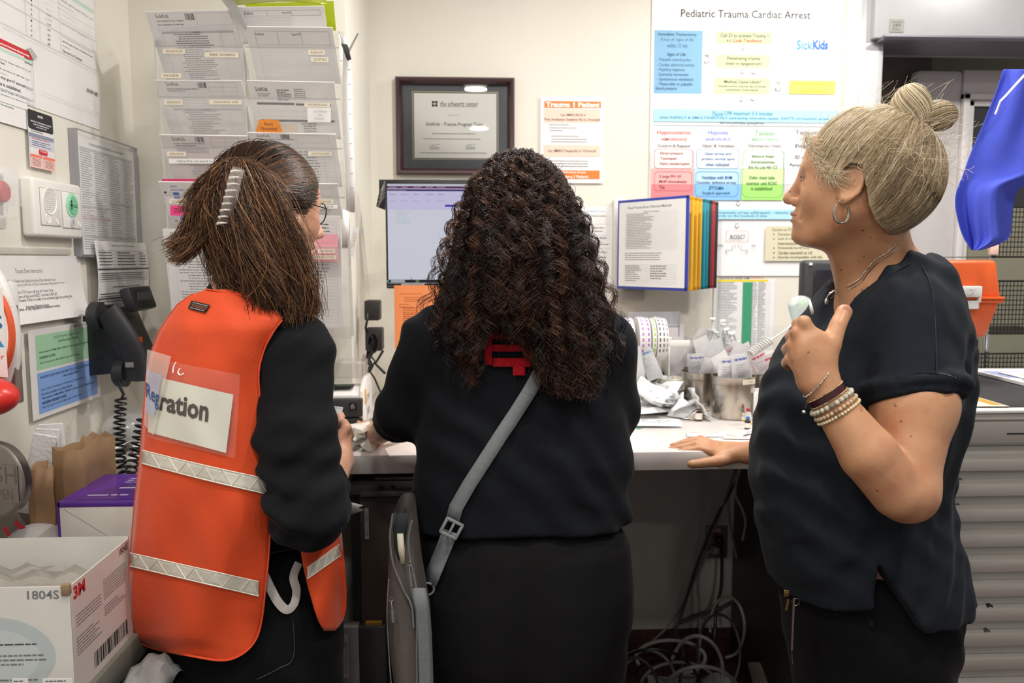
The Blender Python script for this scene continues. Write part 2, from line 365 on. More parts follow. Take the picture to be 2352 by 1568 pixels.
def arrow(s, x, y, m, d='d', k=6):
    pts = [(-.5, -1), (.5, -1), (.5, 0), (1, 0), (0, 1), (-1, 0), (-.5, 0)]
    if d == 'l': pts = [(b_, a) for a, b_ in pts]; pts = [(-a, b_) for a, b_ in pts]
    if d == 'r': pts = [(b_, a) for a, b_ in pts]
    s.poly([(x+a*k, y+b_*k) for a, b_ in pts], m); s.poly([(x+a*k*.72, y+b_*k*.72) for a, b_ in pts], PW)
ARW = ink('#6a6a6a')
arrow(s, 1708, 111, ARW); arrow(s, 1705, 165, ARW); arrow(s, 1703, 229, ARW); arrow(s, 1622, 142, ARW, 'l'); arrow(s, 1787, 205, ARW, 'r', 7); arrow(s, 1695, 468, ARW); arrow(s, 1692, 519, ARW)
s.T('YES', 1616, 125, 1629, 132, ARW); s.T('No', 1725, 166, 1735, 172, ARW); s.T('No', 1723, 227, 1733, 233, ARW); s.T('YES', 1781, 188, 1792, 194, ARW)
s.T('Sick', 1830, 92, 1865, 114, ink('#4fa9e2'), bold=.01); s.T('Kids', 1867, 92, 1901, 114, ink('#3f7cd6'), bold=.03)
s.T('June 1, 2023', 1862, 130, 1901, 136, ink('#cfcfd2'))
s.rect(1812, 185, 1918, 217, ink('#f7e06e', 'poster_yellow')); s.T('PALS algorithms for', 1825, 190, 1904, 199, ink('#c9a51f')); s.T('medical arrest', 1834, 205, 1893, 213, ink('#c9a51f'))
s.rect(1501, 250, 1924, 283, ink('#aedcf2', 'poster_sky')); s.rect(1501, 283, 1924, 291, ink('#dff1fa', 'poster_pale'))
s.T('Pause', 1635, 256, 1660, 266, TEAL, shear=.25, bold=.01); s.line(1635, 267, 1660, 267, .001, TEAL); s.T('CPR maximum 3-5 minutes', 1663, 256, 1773, 266, TEAL, bold=.015)
s.T('while RAPIDLY & SIMULTANEOUSLY addressing reversible causes  (HHTT) of traumatic arrest', 1513, 267, 1903, 278, TEAL, bold=.015)
s.T('Do not prioritize epinephrine', 1653, 280, 1753, 289, DGR, shear=.25)
for (a, b_, c, x0, x1, col) in (('Hypovolemia', 'HEMORRHAGE', 'Control & Replace', 1509, 1586, '#d0605e'), ('Hypoxia', 'AIRWAY', 'Open & Ventilate', 1626, 1672, '#6f8de0'), ('Tension', 'BREATHING', 'Decompress Chest', 1733, 1779, '#7cc193'), ('Tamponade', 'CHECK the pericardium', 'Precordial', 1826, 1900, '#6b6b70')):
    k = ink(col); s.T(a, x0, 299, x1, 311, k)
    cx = (x0+x1)/2; s.T(b_, cx-30, 316, cx+30, 323, k); s.T(c, cx-37, 331, cx+37, 340, DGR)
for (x0, x1, c1, c2, c3) in ((1495, 1591, '#fbe3e2', '#f1b3b3', '#e0878d'), (1594, 1700, '#e3f0fb', '#b9dcf7', '#86bfee'), (1702, 1797, '#e9f7e0', '#cdefa9', '#a2dd75'), (1801, 1924, '#f4f4f6', '#e9e9ec', '#d2d2d6')):
    s.rect(x0, 345, x1, 388, ink(c1)); s.rect(x0, 388, x1, 424, ink(c2)); s.rect(x0, 424, x1, 460, ink(c3))
def lab(t_, x0, y0, x1, col=DGR, h=8): s.T(t_, x0, y0, x1, y0+h, col)
R1 = ink('#c56a6a'); B1 = ink('#5d86c4'); G1 = ink('#74b872')
s.rr(1502, 342, 1590, 388, R1, r=.012, line=.0016); s.rr(1502, 394, 1588, 439, R1, r=.012, line=.0016)
s.rr(1599, 342, 1696, 388, B1, r=.012, line=.0016); s.rr(1597, 394, 1694, 452, B1, r=.012, line=.0016); s.rr(1706, 343, 1797, 454, G1, r=.02, line=.0016); s.rr(1809, 343, 1915, 455, LG, r=.02, line=.0016)
for a in (('Direct pressure', 1516, 349, 1568), ('Tourniquet', 1516, 361, 1553), ('Pelvic binder/splint', 1515, 373, 1583), ('2 large PIV/ IO', 1514, 402, 1564), ('MHP immediately', 1513, 414, 1577), ('TXA', 1513, 426, 1526)): lab(*a, col=ink('#8d3d40'))
for a in (('Open airway and', 1618, 350, 1678), ('protect cervical spine', 1611, 362, 1686), ('when indicated', 1620, 374, 1673), ('Ventilate with BVM', 1611, 404, 1680), ('Consider definitive airway', 1599, 416, 1690), ('ETT/LMA', 1628, 428, 1661), ('Surgical approach', 1612, 440, 1675)): lab(*a, col=ink('#2d5a88'))
for a in (('Bilateral finger', 1726, 356, 1778), ('thoracostomies', 1723, 368, 1778), ('Ant Ax Line 4th ICS', 1717, 380, 1784), ('Defer chest tube', 1720, 404, 1778), ('insertion until ROSC', 1713, 417, 1784), ('is established', 1724, 429, 1772)): lab(*a, col=ink('#4c7a3a'))
lab('ED ultrasound', 1825, 357, 1880); lab('Pericardiocentesis', 1813, 375, 1890)
s.rect(1498, 480, 1924, 504, ink('#aedcf2', 'poster_sky2')); s.T('Reversible causes of traumatic arrest addressed -', 1560, 484, 1772, 492, TEAL, bold=.015); s.T('resume CPR', 1776, 484, 1832, 492, TEAL, shear=.25, bold=.01); s.T('Bring family to the bedside if able', 1618, 493, 1760, 500, TEAL, bold=.015)
s.rr(1666, 530, 1717, 556, ink('#c98080'), r=.006, line=.0014); s.T('ROSC?', 1676, 539, 1709, 549, DGR)
for sg, x in ((-1, 1680), (1, 1700)):
    s.line(x, 562, x, 574, .0014, ARW); s.line(x, 574, x+sg*16, 577, .0014, ARW); s.line(x+sg*16, 577, x+sg*11, 571, .0014, ARW); s.line(x+sg*16, 577, x+sg*11, 583, .0014, ARW); s.line(x+sg*-6, 562, x+sg*-6, 570, .0014, ARW)
s.T('YES', 1646, 561, 1659, 567, ARW); s.T('NO', 1725, 561, 1734, 567, ARW)
s.rect(1757, 519, 1900, 599, ink('#d9d3b8', 'poster_sand'))
for i, t_ in enumerate(('Decision to STOP', 'Duration of arrest', 'Lack of response to', 'interventions', 'Persistently low ETCO2', 'Cardiac standstill on US', 'Injuries incompatible with life')):
    w_ = len(t_)*3.25; x = 1772 if i == 0 else 1785; s.T(t_, x, 524+i*10.6, x+w_, 531+i*10.6, OLV)
    if i and i != 3: s.rr(1774, 526+i*10.6, 1777, 529+i*10.6, OLV, r=.001)
s.done('wall_poster', label='tall printed poster headed Pediatric Trauma Cardiac Arrest', cat='poster')
# ---------------------------------------------------------------- Trauma 1 Patient sheet
ORG = ink('#e5823a', 'orange_print'); PCH = ink('#f6d3c2', 'peach_print')
s = wsheet(1241, 221, 1385, 421, mat('laminated_sheet', '#f1eff0', rough=.16, var=.01, coat=.5), off=.006)
s.rect(1250, 232, 1380, 249, ORG); s.T('Trauma 1 Patient', 1254, 234, 1377, 247, ink('#ffffff', 'white'), bold=.035)
s.rect(1249, 250, 1379, 283, PCH); s.T('Use', 1287, 261, 1298, 267, DGR); s.T('EMERG RSI Kit in', 1301, 261, 1345, 267, BLK, bold=.02); s.T('Post Intubation Sedation Kit in Omnicell', 1251, 271, 1377, 278, BLK, bold=.015)
for y in (286, 293, 299): s.greek(1262, y, 1262+random.randint(38, 70), y+4, 1, DGR)
for y in (312, 319, 325): s.greek(1266, y, 1266+random.randint(80, 100), y+4, 1, DGR)
s.rect(1249, 333, 1378, 360, PCH); s.T('Use', 1258, 343, 1269, 350, DGR); s.T('EMERG Trauma Kit', 1272, 343, 1327, 350, BLK, bold=.02); s.T('in Omnicell', 1330, 343, 1368, 350, DGR)
for y in (369, 375, 381): s.greek(1262, y, 1360, y+4, 1, DGR)
s.rect(1249, 391, 1377, 411, ORG); s.T('Have All Medications Ready', 1262, 393, 1345, 399, ink('#ffffff', 'white')); s.T('for Trauma 1 Patients', 1275, 402, 1351, 409, ink('#ffffff', 'white'))
s.done('wall_notice', label='laminated white and orange notice headed Trauma 1 Patient', cat='notice')
# ---------------------------------------------------------------- certificate
M_MAHO = mat('mahogany_frame', '#3a2024', rough=.28, var=.15, scale=12, coat=.3)
M_MATB = mat('slate_mat_board', '#62676a', rough=.8, var=.06, scale=40)
a = P(907, 174, Y=YB-.03); c = P(1182, 402, Y=YB-.03)
t = root('picture_frame', 'dark mahogany framed certificate with slate mat on the wall', 'framed certificate', ((a.x+c.x)/2, YB, c.z))
W = c.x-a.x; H = a.z-c.z; fw = .022
q = MB()
prof = [(0, 0), (0, -.022), (.006, -.03), (.014, -.028), (fw, -.016), (fw, 0)]
rows = []
for (u, v) in prof:
    rows.append([(a.x+u, YB+v-.0005, a.z-u), (c.x-u, YB+v-.0005, a.z-u), (c.x-u, YB+v-.0005, c.z+u), (a.x+u, YB+v-.0005, c.z+u)])
q.grid(rows, M_MAHO, closed=True); q.build('frame', t, sharp=25)
s = Sheet((a.x+fw-.002, YB-.004, a.z-fw+.002), (c.x-fw+.002, YB-.004, a.z-fw+.002), (a.x+fw-.002, YB-.004, c.z+fw-.002), M_MATB)
s.done('mat_board', parent=t)
s = wsheet(946, 209, 1145, 368, ink('#b7ab93', 'cream_edge'), Y=YB-.006, off=0)
s.rect(948.5, 211.5, 1142.5, 366, ink('#56595a', 'slate_line')); s.rect(950.5, 213.5, 1140.5, 364, mat('certificate_paper', '#fbf9f2', rough=.6, var=.01))
s.T('the schwartz center', 1011, 232, 1098, 246, ink('#6f716c')); s.T('FOR COMPASSIONATE HEALTHCARE', 1017, 243, 1092, 247, LG)
for dx, dy in ((0, 0), (7, 0), (0, 7), (7, 7)): s.rr(992+dx, 232+dy, 998+dx, 238+dy, BLK, r=.0012)
s.rr(996, 236, 1001, 241, ink('#e8e6dd'), r=.003); s.T('Hereby honours', 1029, 263, 1055, 267, LG)
s.T('SickKids - Trauma Program Team', 978, 281, 1109, 292, ink('#3a3a3c'), bold=.012, shear=.12)
s.greek(993, 306, 1093, 311, 1, GRY, full=1); s.greek(972, 318, 1112, 323, 1, GRY, full=1); s.greek(965, 350, 1118, 355, 1, GRY, full=1)
for x in (990, 1072):
    s.line(x-4, 335, x+20, 331, .0008, DGR); s.line(x+2, 332, x+12, 337, .0006, DGR); s.greek(x-2, 338, x+22, 345, 2, GRY)
s.done('certificate', parent=t)
q = MB(); GLS = bpy.data.materials.new('picture_glass'); GLS.use_nodes = True; gn = GLS.node_tree.nodes; gl = GLS.node_tree.links; gn.clear(); go = gn.new('ShaderNodeOutputMaterial'); gm = gn.new('ShaderNodeMixShader'); gt = gn.new('ShaderNodeBsdfTransparent'); gg = gn.new('ShaderNodeBsdfGlossy'); gg.inputs['Roughness'].default_value = .015; gf = gn.new('ShaderNodeFresnel'); gf.inputs[0].default_value = 1.5; gl.new(gf.outputs[0], gm.inputs[0]); gl.new(gt.outputs[0], gm.inputs[1]); gl.new(gg.outputs[0], gm.inputs[2]); gl.new(gm.outputs[0], go.inputs[0])
q.raw([(a.x+fw*.8, YB-.0135, c.z+fw*.8), (c.x-fw*.8, YB-.0135, c.z+fw*.8), (c.x-fw*.8, YB-.0135, a.z-fw*.8), (a.x+fw*.8, YB-.0135, a.z-fw*.8)], [(0, 1, 2, 3)], GLS); q.build('glass', t)
# ---------------------------------------------------------------- generic name list
s = wsheet(1640, 640, 1775, 815, mat('plain_sheet', '#ecebec', rough=.5, var=.01), off=.003)
s.T('LOCATION BY GENERIC NAME', 1653, 635+1, 1722, 640+1.5, BLK, bold=.01); s.T('(BY CRITICAL)', 1725, 636, 1754, 641, ink('#c0392b'))
s.rect(1647, 642, 1764, 647, ink('#ecd52e', 'yellow_band')); s.rect(1706, 648, 1724, 812, ink('#23966b', 'green_band'))
s.table(1647, 647, 1764, 812, 46, [0, .5, .66, .8, 1], LG, w=.0004); s.greek(1649, 648, 1700, 811, 46, GRY, full=.8); s.greek(1727, 648, 1738, 811, 46, GRY, full=.8); s.greek(1742, 648, 1758, 811, 46, GRY, full=.8)
s.done('wall_notice', label='long drug location list with a solid green column', cat='notice')
# sheet tucked behind the flip panels, between curly hair and the panels
s = wsheet(1335, 474, 1408, 668, MATS['plain_sheet'], off=.004)
s.T('of Respiratory Therapy', 1345, 483, 1389, 488, ink('#5d9ed1')); s.T('Critical Guideline/Conditions', 1342, 493, 1392, 498, DGR, bold=.01)
s.rr(1345, 512, 1353, 524, ink('#8db8cf'), r=.004)
for y in (522, 530, 545, 560, 578, 590, 605, 625, 640): s.greek(1342, y, 1400, y+6, 1, GRY)
for y in (515, 540, 548, 570): s.line(1342, y, 1402, y, .0006, LG)
s.done('wall_notice', label='white respiratory therapy sheet half hidden behind the flip panels', cat='notice')
# ================================================================ LEFT WALL NOTICES
def lz(x0, x1, xt, yt, xb, yb, base, off=.002, **k):
    """sheet on the left wall: horizontal extent from pixel columns, top through (xt,yt), bottom through (xb,yb)"""
    a = P(x0, 500, X=XL+off).y; b = P(x1, 500, X=XL+off).y; zt = P(xt, yt, X=XL+off).z; zb = P(xb, yb, X=XL+off).z
    return Sheet((XL+off, a, zt), (XL+off, b, zt), (XL+off, a, zb), base, **k)
MINT = ink('#c3dccd', 'mint'); TEALG = ink('#5fa08c', 'teal_green'); NAVY = ink('#27304a', 'navy_print')
s = lz(-170, 238, 240, -60, 243, 304, PAPER, off=.001)
s.rect(-60, -120, 214, 32, MINT) if False else None
a = s.L(139, -30); b = s.L(214, 35)
s.q(a[0], b[1]-.012, b[0], b[1]-.002, MINT)
for t_, x0, y0, x1, y1, bd in (('rapidly; follow IV dose with 0.5-1 mL', 139, 2, 212, 43, 0), ('normal saline flush.', 130, 4, 169, 30, 0), ('Repeat every 3 to 5 minutes if HR <60 with', 131, 17, 215, 67, 0), ('chest compressions.', 133, 29, 173, 52, 0), ("When IV dose, may give IV epinephrine as", 137, 42, 215, 87, 0), ('soon as IV route is established.', 139, 52, 197, 87, 0), ('Not responding to steps of resuscitation', 141, 82, 211, 122, .01), ('and has signs of shock or history of acute', 142, 91, 212, 134, 0), ('blood loss.', 143, 103, 161, 115, 0), ('Give over 5 to 10 minutes.', 143, 112, 188, 142, 0)):
    s.T(t_, x0, y0, x1, y1, NAVY, bold=bd)
for i, t_ in enumerate(('1', '2', '3', '4', '1', '2', '3', '4')):
    yy = (-2, 8, 19, 30, 44, 56, 67, 78)[i]; s.T(t_, 69.5, yy, 72, yy+6, NAVY)
for i, t_ in enumerate(('0.4-0.5', '0.6-1.2', '0.5-1', '1-2', '1.5-3', '2-4', '10', '20', '30', '40')):
    yy = (-7, 5, 19, 31, 41, 52, 65, 77, 87, 98)[i]; h = .5+len(t_)*.75; s.T(t_, 110-len(t_)*1.2, yy, 111+len(t_)*1.2, yy+6+len(t_)*.6, NAVY)
for x in (55, 86, 133, 216):
    l0 = s.L(x, 10); s.q(l0[0], s.L(x, -60)[1], l0[0]+.0008, s.L(216, 160)[1], LG)
for (xx, yy) in ((10, 5), (216, 94), (216, 160)):
    l0 = s.L(xx, yy); s.q(s.L(-120, 5)[0], l0[1], s.L(216, 10)[0], l0[1]+.0008, LG)
s.T('of active plasma concentration of drug, so vascular access should be established as soon as possible. Drugs given endotracheally require higher', 0, 61, 219, 168, DGR, bold=-.01)
s.T('commendations in this publication do not indicate an exclusive course of treatment or serve as a', 91, 209, 226, 263, DGR); s.T('standard of medical care. Variations, taking into account individual circumstances, may be appropriate.', 91, 216, 226, 269, DGR)
s.bars(197, 202, 213, 217, 14, BLK); s.bars(215, 210, 222, 222, 8, BLK)
s.done('wall_poster', label='large white dosing poster at the upper left with a mint table header', cat='poster')
s = lz(-170, 76, 76, 118, 76, 302, PAPER, off=.0035)
l0 = s.L(72, 122); l1 = s.L(72, 137); s.q(0, l0[1], l0[0], l1[1]+.001, ink('#d02f36', 'red_banner'))
s.T('tion Recommendations)', -25, 84, 66, 133, ink('#ffffff', 'white'), bold=.02)
l2 = s.L(76, 145); s.q(0, l1[1]+.004, l2[0], l1[1]+.010, MINT)
for t_, x0, y0, x1, y1 in (('follow IV dose with 0.5-1 mL', -12, 128, 71, 167), ('flush.', 0, 140, 11, 150), ('3-5 minutes if HR<60 with', -8, 152, 68, 186), ('compressions.', -20, 158, 16, 174), ('may give IV epinephrine as', 0, 173, 75, 210), ('route is established.', -14, 182, 47, 213), ('ng to steps of resuscitation', 0, 204, 74, 235), ('of shock or history of acute', 0, 214, 75, 244), ('10 minutes', 0, 237, 31, 251), ('ished as soon as possible. Drugs given', 0, 250, 76, 274)):
    s.T(t_, x0, y0, x1, y1, NAVY, bold=.005)
for yy in (230, 258): l0 = s.L(76, yy); s.q(0, l0[1], s.L(77, yy)[0], l0[1]+.0007, TEALG)
l0 = s.L(73, 150); s.q(l0[0], l1[1]+.004, l0[0]+.0009, s.L(76, 258)[1], TEALG)
s.done('wall_poster', label='second dosing sheet with a red banner taped over the large poster', cat='poster')
q = MB(); a = P(66, 110, X=XL+.006)
q.prism([P(62, 112, X=XL+.0058), P(70, 109, X=XL+.0058), P(86, 131, X=XL+.0045), P(77, 139, X=XL+.0045)], (.0006, 0, 0), mat('grey_tape', '#bdb9b2', rough=.5, var=.05)); q.build('sticky_tape', label='piece of wrinkled tape at the corner of the red bannered sheet', cat='tape')
# badge card
s = lz(76, 132, 104, 263, 104, 390, mat('card_white', '#e8e6e6', rough=.3, var=0), off=.007)
s.rr(0, 0, 1, .33, ink('#2c2b30', 'card_black'), r=.006, px=False); s.fr(0, .12, 1, .3, ink('#2c2b30', 'card_black')); s.rr(.38, .06, .6, .1, LG, r=.002, px=False)
for i in range(3): s.F(('EMERGENCY CODE RESPONSE ALGORITHM', 'FOR THE EMERGENCY', 'DEPARTMENT (ED)')[i], .1+.1*i, .18+.045*i, .92-.1*i, .205+.045*i, ink('#ffffff', 'white'))
s.greek(.1, .33, .9, .39, 2, DGR, px=False); s.fr(0, .40, 1, .47, ink('#8993a4', 'slate_blue')); s.fr(0, .47, 1, .64, ink('#ccd0de', 'pale_lilac'))
s.greek(.1, .48, .9, .52, 1, ink('#c0392b'), px=False); s.greek(.1, .53, .9, .63, 3, DGR, px=False)
s.rr(.36, .66, .7, .75, ink('#cf3038', 'red_box'), r=.002, px=False)
s.F('IF IT IS SAFE', .42, .675, .66, .70, ink('#ffffff', 'white'))
for x in (0.02, .53): s.fr(x, .77, x+.46, .82, ink('#ec7d66', 'coral')); s.fr(x, .82, x+.46, 1, ink('#f3c2b8', 'salmon')); s.greek(x+.05, .84, x+.42, .98, 6, DGR, px=False)
s.done('badge_card', label='narrow black, white and salmon response card stuck above the intercom', cat='card')
# ---------------------------------------------------------------- clear document holder
def wallbox(x0, x1, xt, yt, xb, yb, depth):
    a = P(x0, 500, X=XL+depth).y; b = P(x1, 500, X=XL+depth).y
    return a, b, P(xt, yt, X=XL+depth).z, P(xb, yb, X=XL+depth).z
ya, yb_, zt, zb = wallbox(186, 322, 186, 297, 202, 590, .02)
t = root('document_holder', 'clear acrylic wall pocket holding a dense phone list', 'document holder', (XL, (ya+yb_)/2, zb))
q = MB(); q.bx((XL+.001, ya, zb), (XL+.004, yb_, zt), ACR); q.bx((XL+.017, ya, zb), (XL+.020, yb_, zt-.004), ACR, bev=.001)
q.bx((XL+.001, ya, zb), (XL+.02, ya+.004, zt), mat('acrylic_edge', '#a9a8ae', rough=.1, var=0, alpha=.75)); q.bx((XL+.001, yb_-.004, zb), (XL+.02, yb_, zt), MATS['acrylic_edge']); q.bx((XL+.001, ya, zb), (XL+.02, yb_, zb+.003), MATS['acrylic_edge'])
q.bx((XL+.017, ya, zt-.003), (XL+.0202, yb_, zt), MATS['acrylic_edge']); q.build('pocket', t)
s = Sheet((XL+.012, ya+.012, zt-.012), (XL+.012, yb_-.008, zt-.012), (XL+.012, ya+.012, zb+.006), PAPER)
s.fr(.04, .09, .96, .115, LG); s.table(.04, .09, .96, .97, 46, [0, .25, .5, .76, 1], LG, px=False, w=.0004)
for x in (.05, .27, .52, .78): s.greek(x, .12, x+.19, .965, 44, GRY, px=False)
for y, x in ((.58, .04), (.67, .04), (.84, .04), (.52, .5), (.84, .5)): s.fr(x, y, x+.46, y+.018, LG)
s.fr(.04, .67, .5, .70, ink('#c9b3be')); s.F('PHONE NUMBERS FOR EMERGENCY DEPARTMENT', .2, .04, .8, .06, GRY)
s.done('phone_list', label='printed phone list inside the clear wall pocket', cat='sheet')
def wav(a): return lambda u, v: a*(v**2)*(.5+.5*math.sin(2.4+2*u))
s = lz(213, 327, 327, 558, 325, 690, PAPER, off=.022, bend=lambda u, v: .006*math.sin(3*v)+.004*u, nb=8)
s.F('Designated Support Person for Trauma Team Activations', .3, .05, .75, .085, BLK)
s.table(.02, .15, .98, .42, 5, [0, .34, .8, 1], DGR, px=False, w=.0006); s.fr(.0, .43, 1, .455, ink('#4b4b4f', 'dark_band'))
s.greek(.04, .17, .3, .41, 5, DGR, px=False); s.greek(.37, .17, .76, .41, 5, DGR, px=False); s.greek(.82, .17, .97, .41, 5, DGR, px=False)
s.table(.02, .5, .98, .63, 4, [0, .34, .8, 1], DGR, px=False, w=.0006); s.greek(.05, .5, .95, .62, 4, DGR, px=False)
s.greek(.25, .72, .8, .75, 1, BLK, px=False, full=1); s.fr(0, .89, 1, .915, ink('#4b4b4f', 'dark_band')); s.table(.02, .82, .98, .99, 4, [0, .34, .8, 1], DGR, px=False); s.greek(.04, .82, .9, .98, 4, DGR, px=False)
s.done('schedule_sheet', label='white support person schedule taped below the clear wall pocket', cat='sheet')
# timer instructions, laminated, curling at its right side
s = lz(-140, 178, 168, 588, 178, 725, mat('timer_paper', '#e6e4e2', rough=.35, var=.01), off=.004, bend=lambda u, v: .03*max(0, v-.45)**1.3+.02*max(0, u-.8)*v, nb=14)
for t_, x0, y0, x1, y1 in (('Trauma Timer Instructions', 33, 617, 96, 625), ('The Trauma Timer must display the time of day when not in use.', 6, 643, 127, 652), ('To activate the Trauma Timer, you must push one of the Emergency Response buttons.', -55, 656, 148, 664), ('Pushing the STOP button will stop the Trauma Timer.', 22, 669, 121, 677), ('To return to the time-of-day push RESET and then DISPLAY.', -5, 681, 129, 689), ('is displayed, the Trauma Timer is ready to be activated again by pushing the', -3, 690, 160, 700), ('Emergency Response button.', 51, 701, 105, 709), ('Please leave the time of day displayed in-between events.', -10, 712, 130, 721)):
    a = s.L(x0, y0); b = s.L(x1, y0); c = .0095 if 'Instr' in t_ else .0085; s._t(t_, a[0], a[1], b[0], a[1]+c, DGR, 0, 0)
s.done('wall_notice', label='white Trauma Timer Instructions sheet curling off the wall', cat='notice')
q = MB(); ya, yb_, zt, zb = wallbox(-100, 160, 150, 571, 150, 585, .006); q.bx((XL+.001, ya, zb), (XL+.006, yb_, zt), mat('clear_strip', '#dcd8cf', rough=.3, alpha=.6), bev=.001); q.build('holder_strip', label='clear plastic strip above the timer instructions', cat='holder strip')
# blood protocol
s = lz(48, 210, 208, 736, 210, 918, mat('laminate_white', '#e4e2df', rough=.22, var=.01, coat=.3), off=.008)
GN = ink('#9cc7a4', 'protocol_green'); BL = ink('#7fa3dc', 'protocol_blue')
s.F('MARCH 6/2024', .62, .015, .93, .05, GRY, shear=.3)
s.fr(.08, .07, .95, .46, GN); s.fr(.08, .49, .95, .95, BL)
for t_, x0, y0, x1, bd in (('UNCROSSMATCHED BLOOD', .32, .11, .72, 0), ('Call Blood Bank X55606', .38, .16, .68, .01), ("Give patient's NAME, MRN, WEIGHT and that BLOOD HAS BEEN", .12, .25, .86, .01), ('ORDERED IN EPIC', .12, .31, .34, .01), ('Send Transport to Blood Bank with 2 ADT labels', .12, .37, .68, 0)): s.F(t_, x0, y0, x1, y0+.03, ink('#42574b'), bold=bd)
for t_, x0, y0, x1, bd in (('MASSIVE HEMORRHAGE PROTOCOL/CODE TRANSFUSION', .12, .53, .93, 0), ('Call Locating X5555', .42, .58, .65, .02), ("State 'Code Transfusion in Emergency Trauma Room'", .12, .67, .74, 0), ('Do then transferred to Blood Bank', .12, .72, .55, 0), ('With patient, NAME, MRN, WEIGHT, and that CODE TRANSFUSION', .12, .77, .9, .01), ('HAS BEEN ORDERED IN EPIC', .12, .82, .46, .02), ('Send Transport to Blood Bank with 2 ADT labels', .12, .87, .68, 0)): s.F(t_, x0, y0, x1, y0+.03, ink('#2f4468'), bold=bd)
s.done('wall_notice', label='laminated green and blue blood protocol sheet left of the phone', cat='notice')
# ---------------------------------------------------------------- intercom panel
ya, yb_, zt, zb = wallbox(79, 190, 190, 427, 190, 548, .028)
t = root('intercom_panel', 'white wall intercom with round speaker grille and green CALL button', 'intercom', (XL, (ya+yb_)/2, zb))
q = MB(); q.bx((XL+.0005, ya, zb), (XL+.028, yb_, zt), WHTP, bev=.007, seg=3); q.build('housing', t)
s = Sheet((XL+.0285, ya, zt), (XL+.0285, yb_, zt), (XL+.0285, ya, zb), WHTP, th=.0002) if False else None
class Pn:  # local panel coordinates on the housing face
    def __init__(s, x): s.x = x
    def __call__(s, u, v, d=0): return Vector((s.x+d, ya+(yb_-ya)*u, zt-(zt-zb)*v))
pn = Pn(XL+.028); RY = rotm(0, 90, 0)
GRV = mat('groove_grey', '#a9a69f', rough=.6, var=0)
for (u0, u1, v0, v1, nm) in ((.12, .50, .17, .80, 'speaker_plate'), (.55, .93, .17, .82, 'button_plate')):
    q = MB(); a = pn(u0, v1); b = pn(u1, v0); q.box(((a+b)/2)+Vector((.0002, 0, 0)), (.0012, b.y-a.y+.003, b.z-a.z+.003), GRV, bev=.0005); q.box((a+b)/2, (.005, b.y-a.y, b.z-a.z), WHTP, bev=.002); q.build(nm, t)
q = MB(); c = pn(.29, .38, .0025); r = (yb_-ya)*.14
q.lathe(c, [(r, 0), (r*.97, .0015), (r*.9, .0015), (r*.86, .0003), (0, .0003)], WHTP, 32, RY)
for i in range(-5, 6):
    for j in range(-5, 6):
        if i*i+j*j < 27: q.lathe(c+Vector((.0006, i*r*.15, j*r*.15)), [(r*.03, 0), (0, .0001)], DGR, 6, RY)
q.build('speaker_grille', t)
q = MB(); c = pn(.74, .40, .002); q.lathe(c, [(r*.95, 0), (r*.93, .002), (r*.8, .0035), (0, .004)], mat('call_green', '#a4d8bb', rough=.3, var=.02), 32, RY)
q.lathe(c+Vector((.004, 0, 0)), [(r*.7, 0), (r*.66, .001), (0, .0012)], mat('call_green2', '#78c79a', rough=.3, var=.02), 32, RY); cb = q.build('call_button', t, label='green call button with a small figure')
s = Sheet(c+Vector((.0052, -r*.6, r*.35)), c+Vector((.0052, r*.6, r*.35)), c+Vector((.0052, -r*.6, -r*.35)), MATS['call_green2'], th=.0001)
s.F('CALL', .42, .4, .98, .75, BLK, bold=.02); s.rr(.14, .0, .3, .28, BLK, r=.0012, px=False); s.fr(.1, .34, .34, .62, BLK); s.fr(.13, .62, .2, 1, BLK); s.fr(.24, .62, .31, 1, BLK); s.done('call_symbol', parent=cb)
q = MB(); c = pn(.74, .71, .002); q.lathe(c, [(r*.42, 0), (r*.4, .002), (0, .0024)], mat('cancel_grey', '#c3c6cc', rough=.35, var=0), 24, RY); q.build('cancel_button', t)
s = Sheet(c+Vector((.0026, -.004, .006)), c+Vector((.0026, .004, .006)), c+Vector((.0026, -.004, -.006)), MATS['cancel_grey'], th=.0001); s.F('C', .2, .15, .8, .85, BLK, bold=.03); s.done('cancel_letter', parent=t)
for u, v, rr_ in ((.24, .69, .36), (.42, .72, .18), (.89, .73, .2)):
    q = MB(); q.lathe(pn(u, v, .002), [(r*rr_, 0), (r*rr_*.95, .0015), (r*rr_*.8, .001), (0, .001)], WHTP, 20, RY); q.build('round_insert', t)
# ---------------------------------------------------------------- emergency button with lifted clear cover
ya2, yb2, zt2, zb2 = wallbox(-80, 18, 18, 398, 18, 527, .03)
t = root('emergency_button', 'red push button on a white wall box with clear lifted cover', 'emergency button', (XL, (ya2+yb2)/2, zb2))
q = MB(); q.bx((XL+.0005, ya2, zb2), (XL+.03, yb2, zt2), WHTP, bev=.006); q.build('housing', t)
q = MB(); q.lathe(P(0, 440, X=XL+.03), [(.02, 0), (.02, .008), (.017, .011), (0, .012)], mat('button_red', '#b83236', rough=.35, var=.02), 24, RY); q.build('push_button', t)
q = MB(); c = P(-2, 440, X=XL+.045); q.box(c, (.03, .09, .10), FILM, bev=.008); q.bx((XL+.03, yb2-.02, zt2-.03), (XL+.05, yb2+.012, zt2+.004), FILM, bev=.004); q.build('clear_cover', t)
q = MB(); y0 = P(20, 400, X=XL+.02).y; q.bx((XL+.001, y0, P(30, 474, X=XL+.02).z), (XL+.03, y0+.028, P(30, 411, X=XL+.02).z), FILM, bev=.002); q.build('cover_hinge', t)
